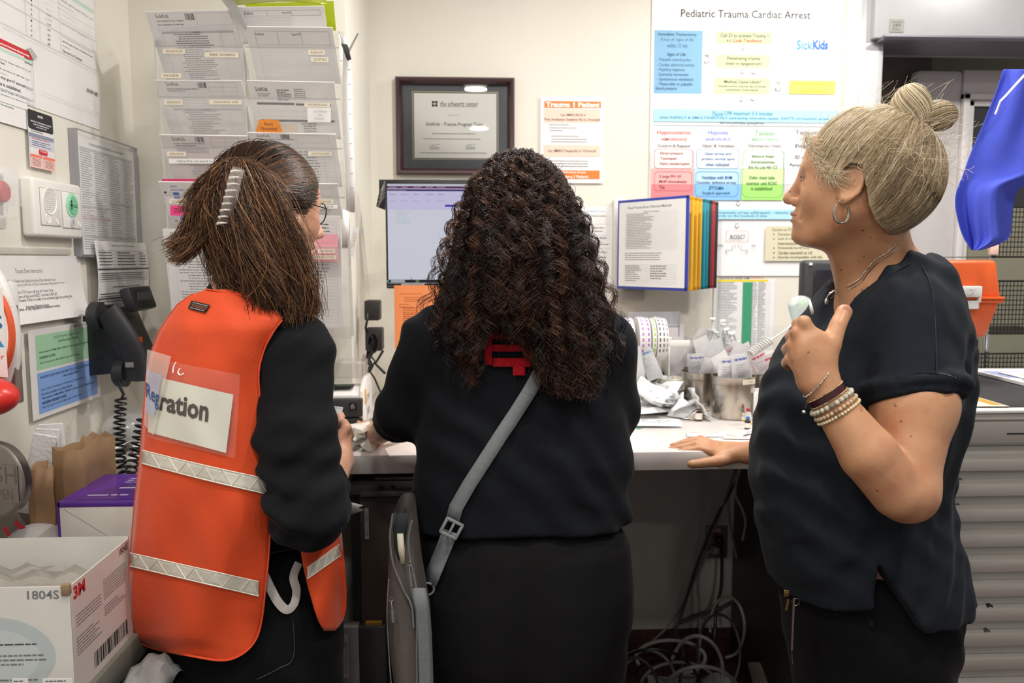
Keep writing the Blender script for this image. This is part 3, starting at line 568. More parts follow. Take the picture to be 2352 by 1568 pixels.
# ================================================================ WALL PHONE
t0 = P(285, 780, X=XL+.05)
t = root('wall_phone', 'black desk phone mounted on the wall beside the form rack', 'telephone', (XL, t0.y, P(300, 870, X=XL+.03).z))
M_PH = mat('phone_black', '#2b2c2f', rough=.42, var=.06, bump=.06, bscale=700)
def XP(x, y, d): return P(x, y, X=XL+d)
q = MB()
# wedge base: side profile in X/Z, extruded along Y from near end to far end
zt3 = XP(235, 716, .05).z; zb3 = XP(242, 868, .06).z; y0 = XP(228, 700, .04).y; y1 = y0+.20
q.prism([(XL+.001, y0, zt3), (XL+.045, y0, zt3+.005), (XL+.095, y0, zb3+.03), (XL+.09, y0, zb3+.008), (XL+.001, y0, zb3)], (0, y1-y0, 0), M_PH, bev=.005)
q.build('base', t)
# cradle slope + keypad field
q = MB()
n_ = Vector((.2, 0, .98)).normalized()
for i in range(12):
    f = i/11; z = zt3-.02-f*.06; x = XL+.045+(.05)*(zt3-z)/(zt3-zb3)+.002
    q.box((x, y0+.145, z), (.004, .05-.015*(i < 3), .0022), BLKP)
q.build('speaker_grille', t)
q = MB(); q.box((XL+.075, y0+.13, zb3+.075), (.02, .004, .014), mat('message_red', '#e8562c', rough=.4, var=0)); q.build('message_lamp', t)
# display
q = MB(); dR = rotm(0, -18, 0)
c = XP(318, 686, .075); q.box(c, (.028, .135, .06), M_PH, R=dR, bev=.006); dp = q.build('display_housing', t)
q = MB(); q.box(c+dR @ Vector((.0145, .004, -.002)), (.002, .09, .03), mat('lcd_grey', '#5d5f61', rough=.12, var=.08, scale=90)); q.build('display_screen', dp)
# handset
pts = []; rr_ = []
A = XP(242, 716, .078); B_ = XP(308, 868, .125)
for i in range(15):
    f = i/14; p = A.lerp(B_, f); p.x += .022*math.sin(math.pi*f); pts.append(p)
    rr_.append(.034-.008*math.sin(math.pi*f)**.6)
q = MB(); q.tube(pts, rr_, M_PH, 14, flat=.72, ref=(0, 1, 0))
hs = q.build('handset', t, sharp=50)
q = MB()
for f, rr2 in ((.06, .033), (.92, .033)):
    q = MB(); p = A.lerp(B_, f); q.lathe(p+Vector((-.012, 0, 0)), [(rr2, 0), (rr2, -.02), (rr2*.8, -.026), (0, -.026)], M_PH, 24, rotm(0, 90, 0)); q.build('handset_cup', hs)
q = MB(); p = A.lerp(B_, .78); q.box(p+Vector((.012, -.0205, 0)), (.018, .003, .012), mat('silver_label', '#9b9a97', rough=.4, metal=.4, var=.1)); q.build('label_sticker', hs, label='small silver sticker on the handset')
def coil(mb, pts, R, turns, r, m, seg=12, n=6):
    P3 = [Vector(p) for p in pts]; L = [0]
    for i in range(1, len(P3)): L.append(L[-1]+(P3[i]-P3[i-1]).length)
    out = []; N_ = turns*seg
    for k in range(N_+1):
        d = L[-1]*k/N_; j = max(i for i in range(len(L)) if L[i] <= d+1e-9); j = min(j, len(P3)-2)
        f = (d-L[j])/(L[j+1]-L[j]); c = P3[j].lerp(P3[j+1], f); T = (P3[j+1]-P3[j]).normalized()
        a = T.cross(Vector((0, 1, .1))).normalized(); b_ = T.cross(a); t_ = 2*math.pi*k/seg
        out.append(c+(a*math.cos(t_)+b_*math.sin(t_))*R)
    mb.tube(out, r, m, n); return out
q = MB(); m_c = mat('cord_black', '#1d1d20', rough=.35, var=0)
q.tube([P(272, 866, Y=1.93), P(276, 890, Y=1.91), P(284, 905, Y=1.90), P(280, 915, Y=1.88)], .0035, m_c, 8)
coil(q, [P(278, 915, Y=1.885), P(274, 980, Y=1.87), P(276, 1060, Y=1.86), P(292, 1100, Y=1.86)], .0115, 15, .0027, m_c)
coil(q, [P(328, 960, Y=1.88), P(316, 1010, Y=1.87), P(306, 1060, Y=1.86), P(296, 1104, Y=1.86)], .0115, 11, .0027, m_c)
q.build('coiled_cord', t)
# ================================================================ FORM RACK
RK = root('form_rack', 'clear acrylic ten-pocket literature rack full of hospital forms', 'literature rack', (P(580, 775, Y=2.28).x, YR, P(580, 775, Y=2.28).z))
ACRE = mat('acrylic_edge_light', '#d5d3cc', rough=.15, var=0, alpha=.6)
q = MB()
q.raw([P(352, 90, Y=2.22), P(790, 70, Y=2.22), P(812, 778, Y=2.30), P(398, 772, Y=2.30)], [(0, 1, 2, 3)], ACR)
for (x0, x1, y0_, w) in ((352, 400, 92, 13), (556, 586, 95, 10), (778, 806, 72, 20)):
    a = P(x0, y0_, Y=2.10); b = P(x1, 770, Y=2.02)
    q.prism([a, P(x0, y0_, Y=2.22), P(x1, 772, Y=2.30), b], (S(w, 2.1)*.35, 0, 0), ACRE)
q.prism([P(398, 748, Y=2.01), P(806, 750, Y=2.01), P(808, 778, Y=2.02), P(400, 776, Y=2.02)], (0, .003, 0), ACR)
q.build('back_and_dividers', RK)
TAPE = mat('label_tape', '#e3dac6', rough=.45, var=.02)
SK = ink('#2b2b2e')
def form(i, tl, tr, bl, Y0, Y1, label, fn, base=PAPER, th=.003, lip=None, brx=None):
    s = Sheet(P(*tl, Y=Y0), P(*tr, Y=Y0), P(*bl, Y=Y1), base, th=th)
    fn(s); s.done('form_stack', label=label, cat='paper form', group='forms standing in the rack')
def header(s, logo, t1, t2, bar):
    s.F('SickKids', *logo, SK, bold=.0); s.bars(*bar, 12, SK, px=False)
    if t1: s.F(t1[0], *t1[1:], SK, bold=.01)
    if t2: s.F(t2[0], *t2[1:], SK, bold=.01)
def order_body(s, y0, y1, n=20):
    s.table(.12, y0, .93, y1, 1, [0, .14, .8, 1], LG, px=False, w=.0005); s.fr(.12, y0, .93, y0+.025, LG); s.F('ORDERS', .45, y0+.004, .55, y0+.02, DGR)
    s.greek(.25, y0+.035, .75, y1, n, GRY, px=False, h=.4, full=.75, indent=.008)
def f1(s):
    header(s, (.10, .035, .245, .085), ('The Hospital for Sick Children', .10, .115, .40, .14), ('Status Epilepticus Order Set', .10, .165, .39, .19), (.43, .03, .53, .12))
    s.table(.55, .03, .95, .19, 1, 1, LG, px=False); s.table(.09, .22, .93, .25, 1, [0, .25, .5, 1], LG, px=False); order_body(s, .27, .98, 22)
def f2(s):
    header(s, (.12, .03, .26, .085), ('Division of Paediatric Emergency Medicine', .12, .125, .48, .15), ('Anaphylaxis Order Set', .12, .16, .32, .18), (.48, .03, .58, .12))
    s.table(.6, .03, .92, .25, 3, [0, .5, 1], LG, px=False); s.table(.1, .27, .93, .42, 3, [0, .25, .5, .75, 1], LG, px=False); order_body(s, .46, .98, 16)
def f3(s):
    header(s, (.13, .04, .28, .11), ('Division of Paediatric Emergency Medicine', .14, .15, .50, .17), None, (.4, .03, .5, .13)); s.greek(.15, .19, .56, .36, 8, GRY, px=False)
    s.table(.57, .04, .9, .3, 3, [0, .5, 1], LG, px=False); s.F('Asthma Order Sets Initial & Continued', .3, .5, .62, .53, SK, bold=.01); order_body(s, .56, .98, 12)
def f4(s):
    BLU = ink('#4a6fc0', 'form_blue'); s.F('SickKids', .12, .06, .2, .1, BLU); s.F("DOCTOR'S ORDERS", .12, .13, .4, .17, BLU); s.fr(.13, .2, .2, .42, BLU); s.fr(.13, .55, .2, .98, ink('#8ba7de')); s.fr(.13, .48, .95, .52, BLU)
    s.greek(.25, .2, .9, .4, 4, LG, px=False); s.rr(.03, .18, .06, .22, DGR, r=.0025, px=False); s.rr(.06, .75, .09, .79, DGR, r=.0025, px=False)
def f5(s):
    s.F('SickKids', .08, .03, .25, .07, SK); s.table(.1, .3, .9, .96, 6, [0, .3, .6, 1], LG, px=False); s.greek(.12, .12, .88, .28, 6, LG, px=False); s.greek(.14, .32, .8, .94, 22, GRY, px=False, full=.7, indent=.02)
def g1(s):
    s.F('SickKids', .1, .13, .2, .2, SK); s.F('Progress NOTES', .52, .13, .62, .2, DGR); s.table(.1, .1, .95, .24, 1, [0, .3, .62, 1], GRY, px=False, w=.0006); s.table(.1, .24, .62, .98, 18, [0], LG, px=False)
def g2(s):
    s.F('SickKids', .1, .10, .2, .14, SK); s.F('Progress NOTES', .52, .10, .62, .15, DGR); s.table(.1, .07, .95, .3, 1, [0, .3, .62, 1], GRY, px=False, w=.0006); s.table(.1, .3, .97, .98, 18, [0], LG, px=False)
def g3(s):
    s.F('SickKids', .08, .1, .22, .17, SK, bold=.01); s.F('THE HOSPITAL FOR', .09, .2, .24, .225, DGR); s.F('SICK CHILDREN', .1, .235, .22, .26, DGR)
    s.greek(.32, .14, .5, .34, 6, SK, px=False); s.greek(.52, .12, .66, .32, 6, GRY, px=False); s.fr(.07, .36, .5, .4, BLK); s.fr(.52, .37, .93, .405, BLK); s.table(.07, .5, .95, .6, 1, [0, .3, .6, 1], LG, px=False); s.fr(.08, .66, .95, .695, BLK)
    s.rr(.12, .74, .5, .98, ink('#ead6bf'), r=.001, px=False); s.greek(.55, .72, .75, .98, 6, GRY, px=False, indent=.004)
def g4(s):
    header(s, (.09, .03, .24, .075), ('Division of Paediatric Emergency Medicine', .10, .1, .52, .12), ('HYPERKALEMIA ORDER SET', .12, .15, .35, .17), (.36, .02, .47, .10))
    s.table(.54, .03, .92, .16, 1, 1, LG, px=False); s.greek(.12, .19, .5, .23, 2, GRY, px=False); s.table(.15, .3, .95, .98, 12, [0, .2, .6, .85, 1], LG, px=False); s.greek(.5, .32, .9, .96, 12, GRY, px=False, full=.6)
def g5(s):
    s.table(.3, .12, .92, .3, 1, 1, LG, px=False); s.F('HYPERKALEMIA ORDER SET', .5, .52, .9, .56, SK, bold=.01); s.greek(.5, .62, .9, .95, 8, GRY, px=False)
def g6(s):
    s.table(.05, .05, .95, .95, 30, [0, .35, .65, 1], LG, px=False); s.greek(.08, .07, .35, .6, 18, GRY, px=False, full=.6); s.greek(.4, .07, .6, .6, 18, GRY, px=False, full=.6); s.greek(.7, .07, .92, .6, 18, GRY, px=False, full=.7)
form(0, (333, 26), (539, 22), (378, 190), 2.07, 2.19, 'Status Epilepticus order set in the top left pocket of the rack', f1)
form(1, (355, 183), (556, 184), (384, 318), 2.045, 2.15, 'Anaphylaxis order set in the second left pocket of the rack', f2)
form(2, (366, 308), (567, 311), (392, 420), 2.02, 2.12, 'asthma and sepsis order set in the third left pocket of the rack', f3)
q = MB(); q.prism([P(372, 411, Y=2.012), P(572, 411, Y=2.012), P(572, 440, Y=2.03), P(374, 440, Y=2.03)], (0, .002, 0), mat('hot_pink_card', '#ee3f86', rough=.6, var=.02)); q.build('pink_divider', label='hot pink card edge above the doctor order sheets', cat='card')
form(3, (364, 416), (565, 418), (392, 530), 2.0, 2.09, "blue printed doctor's orders in the fourth left pocket of the rack", f4)
form(4, (374, 525), (578, 528), (405, 748), 1.985, 2.04, 'SickKids form in the bottom left pocket behind the brown hair', f5)
form(5, (538, 16), (744, 13), (566, 100), 2.07, 2.12, 'first stack of progress notes, topmost in the right column', g1)
form(6, (562, 60), (764, 62), (596, 190), 2.06, 2.17, 'second stack of progress notes in the top right pocket', g2)
form(7, (567, 184), (768, 188), (592, 315), 2.045, 2.14, 'laboratory requisition with black bars in the second right pocket', g3)
form(8, (570, 303), (771, 307), (592, 425), 2.02, 2.12, 'order set with a barcode in the third right pocket', g4)
form(9, (585, 419), (776, 421), (602, 500), 2.0, 2.07, 'hyperkalemia order set in the fourth right pocket', g5)
form(10, (592, 490), (782, 496), (612, 748), 1.985, 2.04, 'trauma record sheets in the bottom right pocket of the rack', g6)
PINK = mat('pink_paper', '#e8a2ad', rough=.6, var=.03)
s = Sheet(P(600, 536, Y=1.98), P(776, 538, Y=1.98), P(606, 600, Y=1.98), PINK); s.fr(.5, .3, .95, .32, ink('#d98d98')); s.done('pink_form', label='pink sheet beside the bespectacled face in the bottom right pocket', cat='paper form')
# scalloped orange note
q = MB(); c = P(618, 303, Y=2.03); pts = []
for i in range(72):
    t_ = math.pi*2*i/72; r_ = .030*(1+.05*abs(math.sin(t_*9))); pts.append((c.x+r_*math.cos(t_), c.y, max(c.z-.002, c.z+r_*.98*math.sin(t_))))
q.prism(pts, (0, .001, 0), mat('orange_note', '#e08a2e', rough=.6, var=.03)); nt_ = q.build('scalloped_note', label='orange scalloped note reading Resus Neonatal Orderset', cat='note')
s = Sheet((c.x-.025, c.y-.0012, c.z+.028), (c.x+.025, c.y-.0012, c.z+.028), (c.x-.025, c.y-.0012, c.z-.01), MATS['orange_note'], th=.0002)
s.F('Resus', .28, .12, .7, .34, ink('#7a4317')); s.F('Neonatal', .12, .42, .9, .64, ink('#7a4317')); s.F('Orderset', .16, .72, .88, .95, ink('#7a4317')); s.done('note_text', parent=nt_)
# pocket fronts + labels
for x0, x1, yt, yb2_, Yp in ((356, 558, 104, 196, 2.06), (365, 566, 221, 316, 2.035), (373, 572, 337, 424, 2.01), (380, 576, 447, 530, 1.99), (388, 582, 566, 750, 1.97), (562, 778, 106, 196, 2.05), (568, 782, 224, 316, 2.035), (574, 786, 338, 424, 2.01), (582, 792, 450, 530, 1.99), (590, 800, 566, 752, 1.97)):
    q = MB(); q.prism([P(x0, yt, Y=Yp), P(x1, yt+2, Y=Yp), P(x1+4, yb2_, Y=Yp+.005), P(x0+6, yb2_, Y=Yp+.005)], (0, .002, 0), mat('pocket_acrylic', '#ffffff', rough=.08, var=0, alpha=.10, spec=.5))
    q.prism([P(x0, yt, Y=Yp-.001), P(x1, yt+2, Y=Yp-.001), P(x1, yt+4.5, Y=Yp-.001), P(x0, yt+2.5, Y=Yp-.001)], (0, .003, 0), mat('lip_edge', '#b5b3b4', rough=.3, var=0, alpha=.55)); q.build('pocket_front', RK)
for (t_, x0, y0_, x1, y1_, Yp, c_) in (('RESUS EVENT RECORD', 374, 112, 425, 124, 2.055, None), ('ORDER SET - STATUS EPILEPTICUS', 470, 120, 548, 132, 2.055, None), ('FEVER', 370, 168, 416, 180, 2.05, None), ('ANAPHYLAXIS', 377, 229, 419, 241, 2.03, None), ('YOUNG INFANT FEVER', 481, 229, 555, 240, 2.03, None), ('SEPSIS ORDER', 384, 348, 427, 359, 2.005, None), ('Asthma Order Sets Initial & Continued', 388, 364, 520, 376, 2.004, PAPER), ("DOCTOR'S ORDERS", 389, 457, 432, 468, 1.985, None), ('STAT ORDER', 391, 472, 452, 495, 1.984, MATS['hot_pink_card']), ('PROGRESS NOTES', 708, 115, 746, 126, 2.045, None), ('OR SET PKG', 714, 131, 754, 143, 2.045, None), ('RAPID RESPONSE LAB REQ', 699, 236, 758, 246, 2.03, None), ('Lost Newborn Req (Green)', 706, 247, 760, 281, 2.028, PAPER), ('RESUSCITATION ORDER', 708, 348, 762, 358, 2.005, None), ('RSI ORDER', 716, 458, 766, 468, 1.985, None), ('HYPERKALEMIA ORDER SET', 690, 470, 775, 479, 1.985, PAPER), ('TRAUMA PKG', 730, 572, 770, 581, 1.965, None), ('SUPPLEMENTAL VS PAGE', 714, 586, 772, 595, 1.965, None)):
    s = wsheet(x0, y0_, x1, y1_, c_ or TAPE, Y=Yp, off=0)
    if 'Lost' in t_:
        for k, w_ in enumerate(('Lost Newborn', 'Req', '(Green)')): s.F(w_, (.25, .45, .3)[k], .15+.26*k, (.85, .62, .7)[k], .34+.26*k, LG)
    else: s.F(t_, .14, .25, .9, .75, ink('#6b5344') if c_ is None else BLK, bold=.02 if 'STAT' in t_ else 0)
    s.done('pocket_label', parent=RK)
# right of the rack: clip, hanging strips, small note, green folder
q = MB()
cs = [(783, 88), (800, 100), (804, 180), (806, 300), (811, 420), (812, 486)]; L_ = [P(783, 84, Y=2.0)]; rows = []
for i, (xa, y_) in enumerate(((783, 84), (788, 110), (787, 180), (788, 260), (791, 340), (794, 420), (796, 486))):
    xb_ = xa+(14 if i < 2 else 22 if i < 6 else 19); bulge = .01*math.sin(i*1.1)
    rows.append([P(xa, y_, Y=2.0+bulge), P(xb_, y_+2, Y=2.0+bulge)])
q.grid(rows, PAPER); st = q.build('label_strip', label='long white label strip hanging from the binder clip', cat='label strip', solid=.0006)
for i in range(9): q = MB(); q.box(P(802+i*.8, 160+i*34, Y=1.985), (.006, .001, .0012), GRY); q.build('print_mark', st)

q = MB(); q.grid([[P(787, 480, Y=1.99), P(802, 486, Y=1.99)], [P(786, 520, Y=1.98), P(801, 524, Y=1.98)], [P(786, 568, Y=1.99), P(799, 570, Y=1.99)]], PAPER); q.build('label_strip', label='short white label strip below the long one', cat='label strip', solid=.0006)
c = P(793, 122, Y=1.98); t = root('binder_clip', 'black binder clip holding the hanging label strip', 'binder clip', c)
q = MB(); q.prism([c+Vector((-.008, -.008, .02)), c+Vector((.006, -.008, .018)), c+Vector((.013, -.008, -.012)), c+Vector((.004, -.008, -.016))], (0, .018, 0), BLKP, bev=.001); q.build('clip_body', t)
for sg in (1, -1):
    q = MB(); b0 = c+Vector((.006, 0, .0)) if sg > 0 else c+Vector((-.008, 0, .018)); dv = Vector((.024, 0, .045)) if sg > 0 else Vector((-.006, 0, .03))
    q.tube([b0+Vector((0, -.006, 0)), b0+dv*.6+Vector((0, -.005, 0)), b0+dv+Vector((0, -.003, 0)), b0+dv+Vector((0, .003, 0)), b0+dv*.6+Vector((0, .005, 0)), b0+Vector((0, .006, 0))], .0011, CHROME, 6); q.build('wire_handle', t)
s = Sheet(P(812, 520, Y=2.26), P(826, 523, Y=2.26), P(818, 589, Y=2.26), PAPER); s.greek(.15, .2, .85, .75, 9, LG, px=False); s.fr(.55, .3, .7, .65, ink('#e8c07a')); s.done('small_note', label='little white sticker note right of the rack edge', cat='note')
q = MB(); q.prism([P(560, 8, Y=2.20), P(766, 2, Y=2.20), P(772, 70, Y=2.22), P(600, 70, Y=2.22)], (0, .002, 0), mat('lime_card', '#b9c920', rough=.5, var=.04)); q.build('lime_folder', label='lime green card standing behind the progress notes', cat='folder')
q = MB(); rows = []
for i in range(6):
    f = i/5; rows.append([P(515+f*10+k*38, -6+14*f+5*math.sin(k*.8+f*2), Y=2.12-.04*f+.01*math.sin(k)) for k in range(7)])
q.grid(rows, mat('olive_folder', '#8f9432', rough=.25, var=.15, scale=14)); q.build('yellow_folder', label='olive yellow plastic folder draped over the rack top', cat='folder', solid=.001)
q = MB(); q.prism([P(505, -4, Y=2.055), P(540, 2, Y=2.055), P(566, 60, Y=2.055), P(560, 66, Y=2.055)], (0, .001, 0), mat('clear_sleeve', '#a9aaa8', rough=.2, alpha=.7, var=.03)); q.build('plastic_sleeve', label='grey clear plastic sleeve slanting over the rack top', cat='sleeve')
# ================================================================ SANITISER, PUSH PLATE (near, left edge)
c = P(-62, 762, Y=1.52); t = root('sanitizer_dispenser', 'white oval hand sanitizer dispenser with orange rim and red drip tray', 'dispenser', (c.x, c.y, c.z-.16))
M_DSP = mat('dispenser_white', '#dcdad8', rough=.3, var=.01)
dr_ = rotm(0, 0, -14)
q = MB(); q.sph(c+Vector((0, .035, -.012)), (.070, .04, .148), M_DSP, dr_, 32, 20); q.bx((XL+.001, c.y+.03, c.z-.09), (c.x+.04, c.y+.09, c.z+.09), M_DSP, bev=.01); q.build('housing', t)
q = MB(); n = 48
def disc(q, rx, rz, off, m, th=.003, x0=0, zc=0):
    ring = [c+dr_ @ Vector((rx*math.cos(2*math.pi*k/n)+x0, off, rz*math.sin(2*math.pi*k/n)+zc)) for k in range(n)]
    q.prism(ring, dr_ @ Vector((0, th, 0)), m)
disc(q, .084, .103, -.006, mat('rim_orange', '#d9582e', rough=.4, var=.02), th=.012); q.build('rim', t)
q = MB(); disc(q, .080, .099, -.0072, mat('label_white', '#edecec', rough=.4, var=0), th=.006); lb = q.build('label', t)
s = Sheet(c+dr_ @ Vector((-.075, -.0076, .08)), c+dr_ @ Vector((.075, -.0076, .08)), c+dr_ @ Vector((-.075, -.0076, -.08)), MATS['label_white'], th=.0001)
s.F('S', .84, .3, .97, .46, ink('#2b6fb5'), bold=.02); s.F('sanitizer', .5, .74, .97, .80, ink('#e06a4a'))
s.poly([(.1, .52), (.85, .5), (.98, .66), (.78, .66), (.7, .58), (.1, .6)], ink('#2a9ad6', 'sanitizer_blue'), px=False); s.done('label_print', parent=lb)
q = MB(); c2 = P(-38, 912, Y=1.47); q.sph(c2, (.062, .05, .036), mat('tray_red', '#cf342c', rough=.3, var=.03), dr_, 32, 16); q.build('drip_tray', t)
q = MB(); q.bx((XL+.002, 1.535, P(45, 925, Y=1.55).z), (P(46, 860, Y=1.55).x, 1.56, P(40, 700, Y=1.55).z), mat('bracket_taupe', '#7a7067', rough=.5, var=.03), bev=.003); q.build('mounting_bracket', t)
c = P(-6, 1100, Y=1.42); t = root('push_plate', 'round brushed metal PUSH TO OPEN plate at the left edge', 'door opener', (c.x, c.y, c.z-.07))
RX = rotm(90, 0, -20)
q = MB(); r_ = .066; q.lathe(c, [(0, -.012), (r_*.97, -.012), (r_, -.008), (r_, .004), (r_*.96, .007), (r_*.9, .008), (0, .0085)], mat('push_metal', '#8c8682', rough=.33, metal=.9, var=.12, scale=30), 48, RX); q.build('plate', t)
s_a = RX @ Vector((-.052, .03, .009)); s_b = RX @ Vector((.056, .03, .009)); s_c = RX @ Vector((-.052, -.035, .009))
s = Sheet(c+s_a, c+s_b, c+s_c, MATS['push_metal'], th=.0001); s.F('PUSH', .05, .05, .98, .5, mat('engraved', '#6a6360', rough=.5, metal=.5, var=0)); s.F('TO OPEN', .12, .66, .88, .95, MATS['engraved']); s.done('engraving', parent=t)
q = MB(); q.box(c+Vector((-.03, .05, -.02)), (.05, .08, .09), BLKP, bev=.006); q.bx((XL+.001, c.y+.02, c.z-.05), (c.x-.02, c.y+.09, c.z+.04), BLKP, bev=.006); q.build('switch_box', t)
# ================================================================ MONITOR
t_c = P(985, 535, Y=2.42)
t = root('computer_monitor', 'black monitor showing a white track board with a purple toolbar', 'monitor', (t_c.x+.06, 2.45, ZC))
YM = 2.42
a = P(884, 412, Y=YM); c = P(1205, 662, Y=YM)
q = MB(); q.bx((a.x, YM, c.z), (c.x, YM+.035, a.z), BLKP, bev=.004); q.build('bezel', t)
s = wsheet(889, 422, 1200, 650, mat('screen_white', '#f4f4ff', rough=.2, var=0, emis='#eef0ff', estr=.95), Y=YM, off=.0008)
EM = lambda n, h, e=.9: mat(n, h, rough=.3, var=0, emis=h, estr=e)
s.rect(889, 422, 1200, 427, EM('screen_top', '#dfe3f2')); s.rect(889, 427, 1200, 434, EM('screen_maroon', '#6b2c66', .8)); s.rect(889, 434, 1200, 440, EM('screen_purple', '#4a2a8e', .8)); s.rect(889, 440, 1200, 482, EM('screen_lilac', '#ded9fb', 1.)); s.rect(1022, 470, 1048, 475, EM('screen_violet', '#5b3fd0', .8))
for i, x in enumerate((893, 922, 950, 978, 1004)): s.greek(x, 429, x+20, 433, 1, EM('screen_text', '#e8d0e0', .9)); s.greek(x, 446, x+18, 449, 1, EM('screen_text2', '#8f86c8', .7)); s.greek(x, 461, x+16, 464, 1, EM('screen_text3', '#b4aedd', .8))
s.T('ED Track Board (SK ED)', 889, 436.5, 932, 440, EM('screen_text', '#e8d0e0', .9))
for i in range(6): s.greek(911, 484+i*5.5, 945, 487+i*5.5, 1, EM('screen_green', '#b5dfce', .9))
s.rect(889, 642, 1200, 649, EM('screen_task', '#2a2f3c', .5)); s.rect(955, 642.5, 963, 648.5, EM('screen_icon', '#8fa86b', .6)); s.rect(898, 643, 930, 648, EM('screen_search', '#d9dce6', .8)); s.rect(889, 643, 893, 648, EM('screen_icon2', '#9fd1e6', .6))
for i in range(6): s.rect(944+i*4, 637, 946+i*4, 642, EM('screen_orange', '#d9683a', .7)) if i == 0 else None
s.done('screen', parent=t)
s = wsheet(888, 653, 978, 660, BLKP, Y=YM, off=.0006); s.T('ThinkVision', 887, 655, 905, 658, GRY); s.rect(922, 651, 975, 659, ink('#b9b9bb')); s.T('VOLUNTEER COMPUTER', 926, 653, 972, 657.5, BLK); s.done('bezel_label', parent=t)
q = MB(); q.bx((t_c.x+.02, YM+.03, t_c.z-.1), (t_c.x+.12, YM+.06, t_c.z+.1), BLKP, bev=.005); q.cyl((t_c.x+.07, YM+.06, t_c.z), (t_c.x+.07, YB-.002, t_c.z), .022, BLKP); q.bx((t_c.x+.0, YB-.012, t_c.z-.06), (t_c.x+.14, YB-.0005, t_c.z+.06), BLKP, bev=.003); q.build('wall_arm', t)
s = Sheet(P(884, 412, Y=2.44), P(1030, 414, Y=2.44), P(884, 424, Y=2.44), BLKP) if False else None
q = MB()   # corrugated dark folder above and behind the monitor
for k in range(26):
    x = P(874+k*5.4, 420, Y=2.5).x; q.box((x, 2.5, P(900, 432, Y=2.5).z), (.0075, .02, .05), BLKP, bev=.002)
q.build('ribbed_folder', label='black ribbed strip along the monitor top edge', cat='holder')
q = MB(); q.prism([P(875, 420, Y=2.47), P(888, 414, Y=2.47), P(884, 482, Y=2.47), P(864, 474, Y=2.47)], (0, .012, 0), BLKP)
for k in range(5): q.prism([P(866+k*2, 474-k*9, Y=2.469), P(869+k*2, 474-k*9, Y=2.469), P(884, 450-k*8, Y=2.469), P(884, 447-k*8, Y=2.469)], (0, .001, 0), mat('stripe_grey', '#a9a79f', var=0))
q.build('striped_tag', label='black tag with slanted grey stripes left of the monitor', cat='tag')
q = MB(); q.bx(P(1046, 432, Y=2.5), P(1092, 414, Y=2.52), BLKP, bev=.003); q.build('camera_bar', label='small black box poking above the monitor beside the curly hair', cat='camera')
s = wsheet(905, 655, 1010, 800, mat('orange_paper', '#f2935a', rough=.6, var=.02), Y=2.38, off=0)
KO = ink('#b05c33'); s.greek(918, 674, 975, 678, 1, KO); s.greek(928, 682, 1000, 695, 3, KO); s.greek(917, 698, 945, 702, 1, KO); s.T('Password: care', 917, 697+6, 950, 707, KO); s.greek(926, 706, 990, 740, 7, KO); s.table(928, 712, 990, 760, 6, [0, .5, 1], KO, w=.0004)
s.done('orange_paper', label='orange information sheet hanging below the monitor', cat='paper')
# ================================================================ ADAPTERS AND CORDS
for (x0, y0, x1, y1, lab) in ((836, 690, 872, 736, 'upper square black power adapter by the wall corner'), (838, 754, 878, 806, 'lower square black power adapter by the wall corner')):
    a = P(x0, y0, Y=2.40); c = P(x1, y1, Y=2.40)
    t = root('power_adapter', lab, 'power adapter', ((a.x+c.x)/2, 2.42, c.z))
    q = MB(); q.bx((a.x, 2.40, c.z), (c.x, 2.46, a.z), mat('adapter_black', '#2e2c2b', rough=.5, var=.05), bev=.005); q.build('housing', t)
    q = MB(); q.tube([(P(x0+8, y1-16, Y=2.396)), P(x0+8, y1-4, Y=2.385), P(x0+4, y1+16, Y=2.39), P(x0+6, y1+30, Y=2.40)], .0035, mat('cord_black', '#1d1d20', rough=.35, var=0), 8); q.build('cord', t)
q = MB(); CB = MATS['cord_black']
for k in range(6):
    ox = k*1.6
    q.tube([P(845+ox+(4 if j % 2 else -4), 765+j*15, Y=2.385-.006*k) for j in range(7)], .0026, CB, 6)
for k in range(4):
    r = 8+k*2.5; q.tube([P(857+r*.7*math.cos(u), 788+r*1.4*math.sin(u), Y=2.375-.004*k) for u in np.linspace(0, 6.28, 18)], .0026, CB, 6)
q.tube([P(850, 815, Y=2.37), P(862, 830, Y=2.37), P(848, 850, Y=2.37), P(860, 868, Y=2.37), P(874, 900, Y=2.36)], .0028, CB, 6)
q.tube([P(880, 805, Y=2.4), P(862, 835, Y=2.38), P(885, 858, Y=2.38)], .004, CB, 6); q.build('cord_bundle', label='bundle of coiled black cord hanging under the adapters', cat='cord')
q = MB()
for k in range(7):
    z = ZC+.006+.006*(k % 3); q.tube([(P(845+j*9, 915, Y=2.2+.05*math.sin(k+j)).x, 2.25+.06*math.sin(k*1.7+j*.9), z+.004*math.sin(j+k)) for j in range(9)], .003, CB if k % 2 else mat('cord_grey', '#a39f98', rough=.5, var=0), 6)
q.build('cord_bundle', label='tangle of grey and black cords behind the label printer', cat='cord')
# clear acrylic frame on the counter behind the orange vest
a = P(744, 772, Y=2.12); c = P(766, 912, Y=2.12)
q = MB(); q.bx((a.x-.05, 2.12, ZC+.001), (c.x, 2.135, a.z), mat('frosted_acrylic', '#cfcbc2', rough=.15, var=.02, alpha=.5), bev=.002); q.bx((a.x-.04, 2.118, ZC+.03), (c.x-.008, 2.1195, a.z-.02), mat('card_khaki', '#b8ab8d', rough=.6, var=.05)); q.bx((a.x-.05, 2.10, ZC+.001), (c.x, 2.18, ZC+.006), MATS['frosted_acrylic']); q.build('acrylic_stand', label='clear acrylic sign stand behind the vest shoulder', cat='sign stand')
DPY = .07
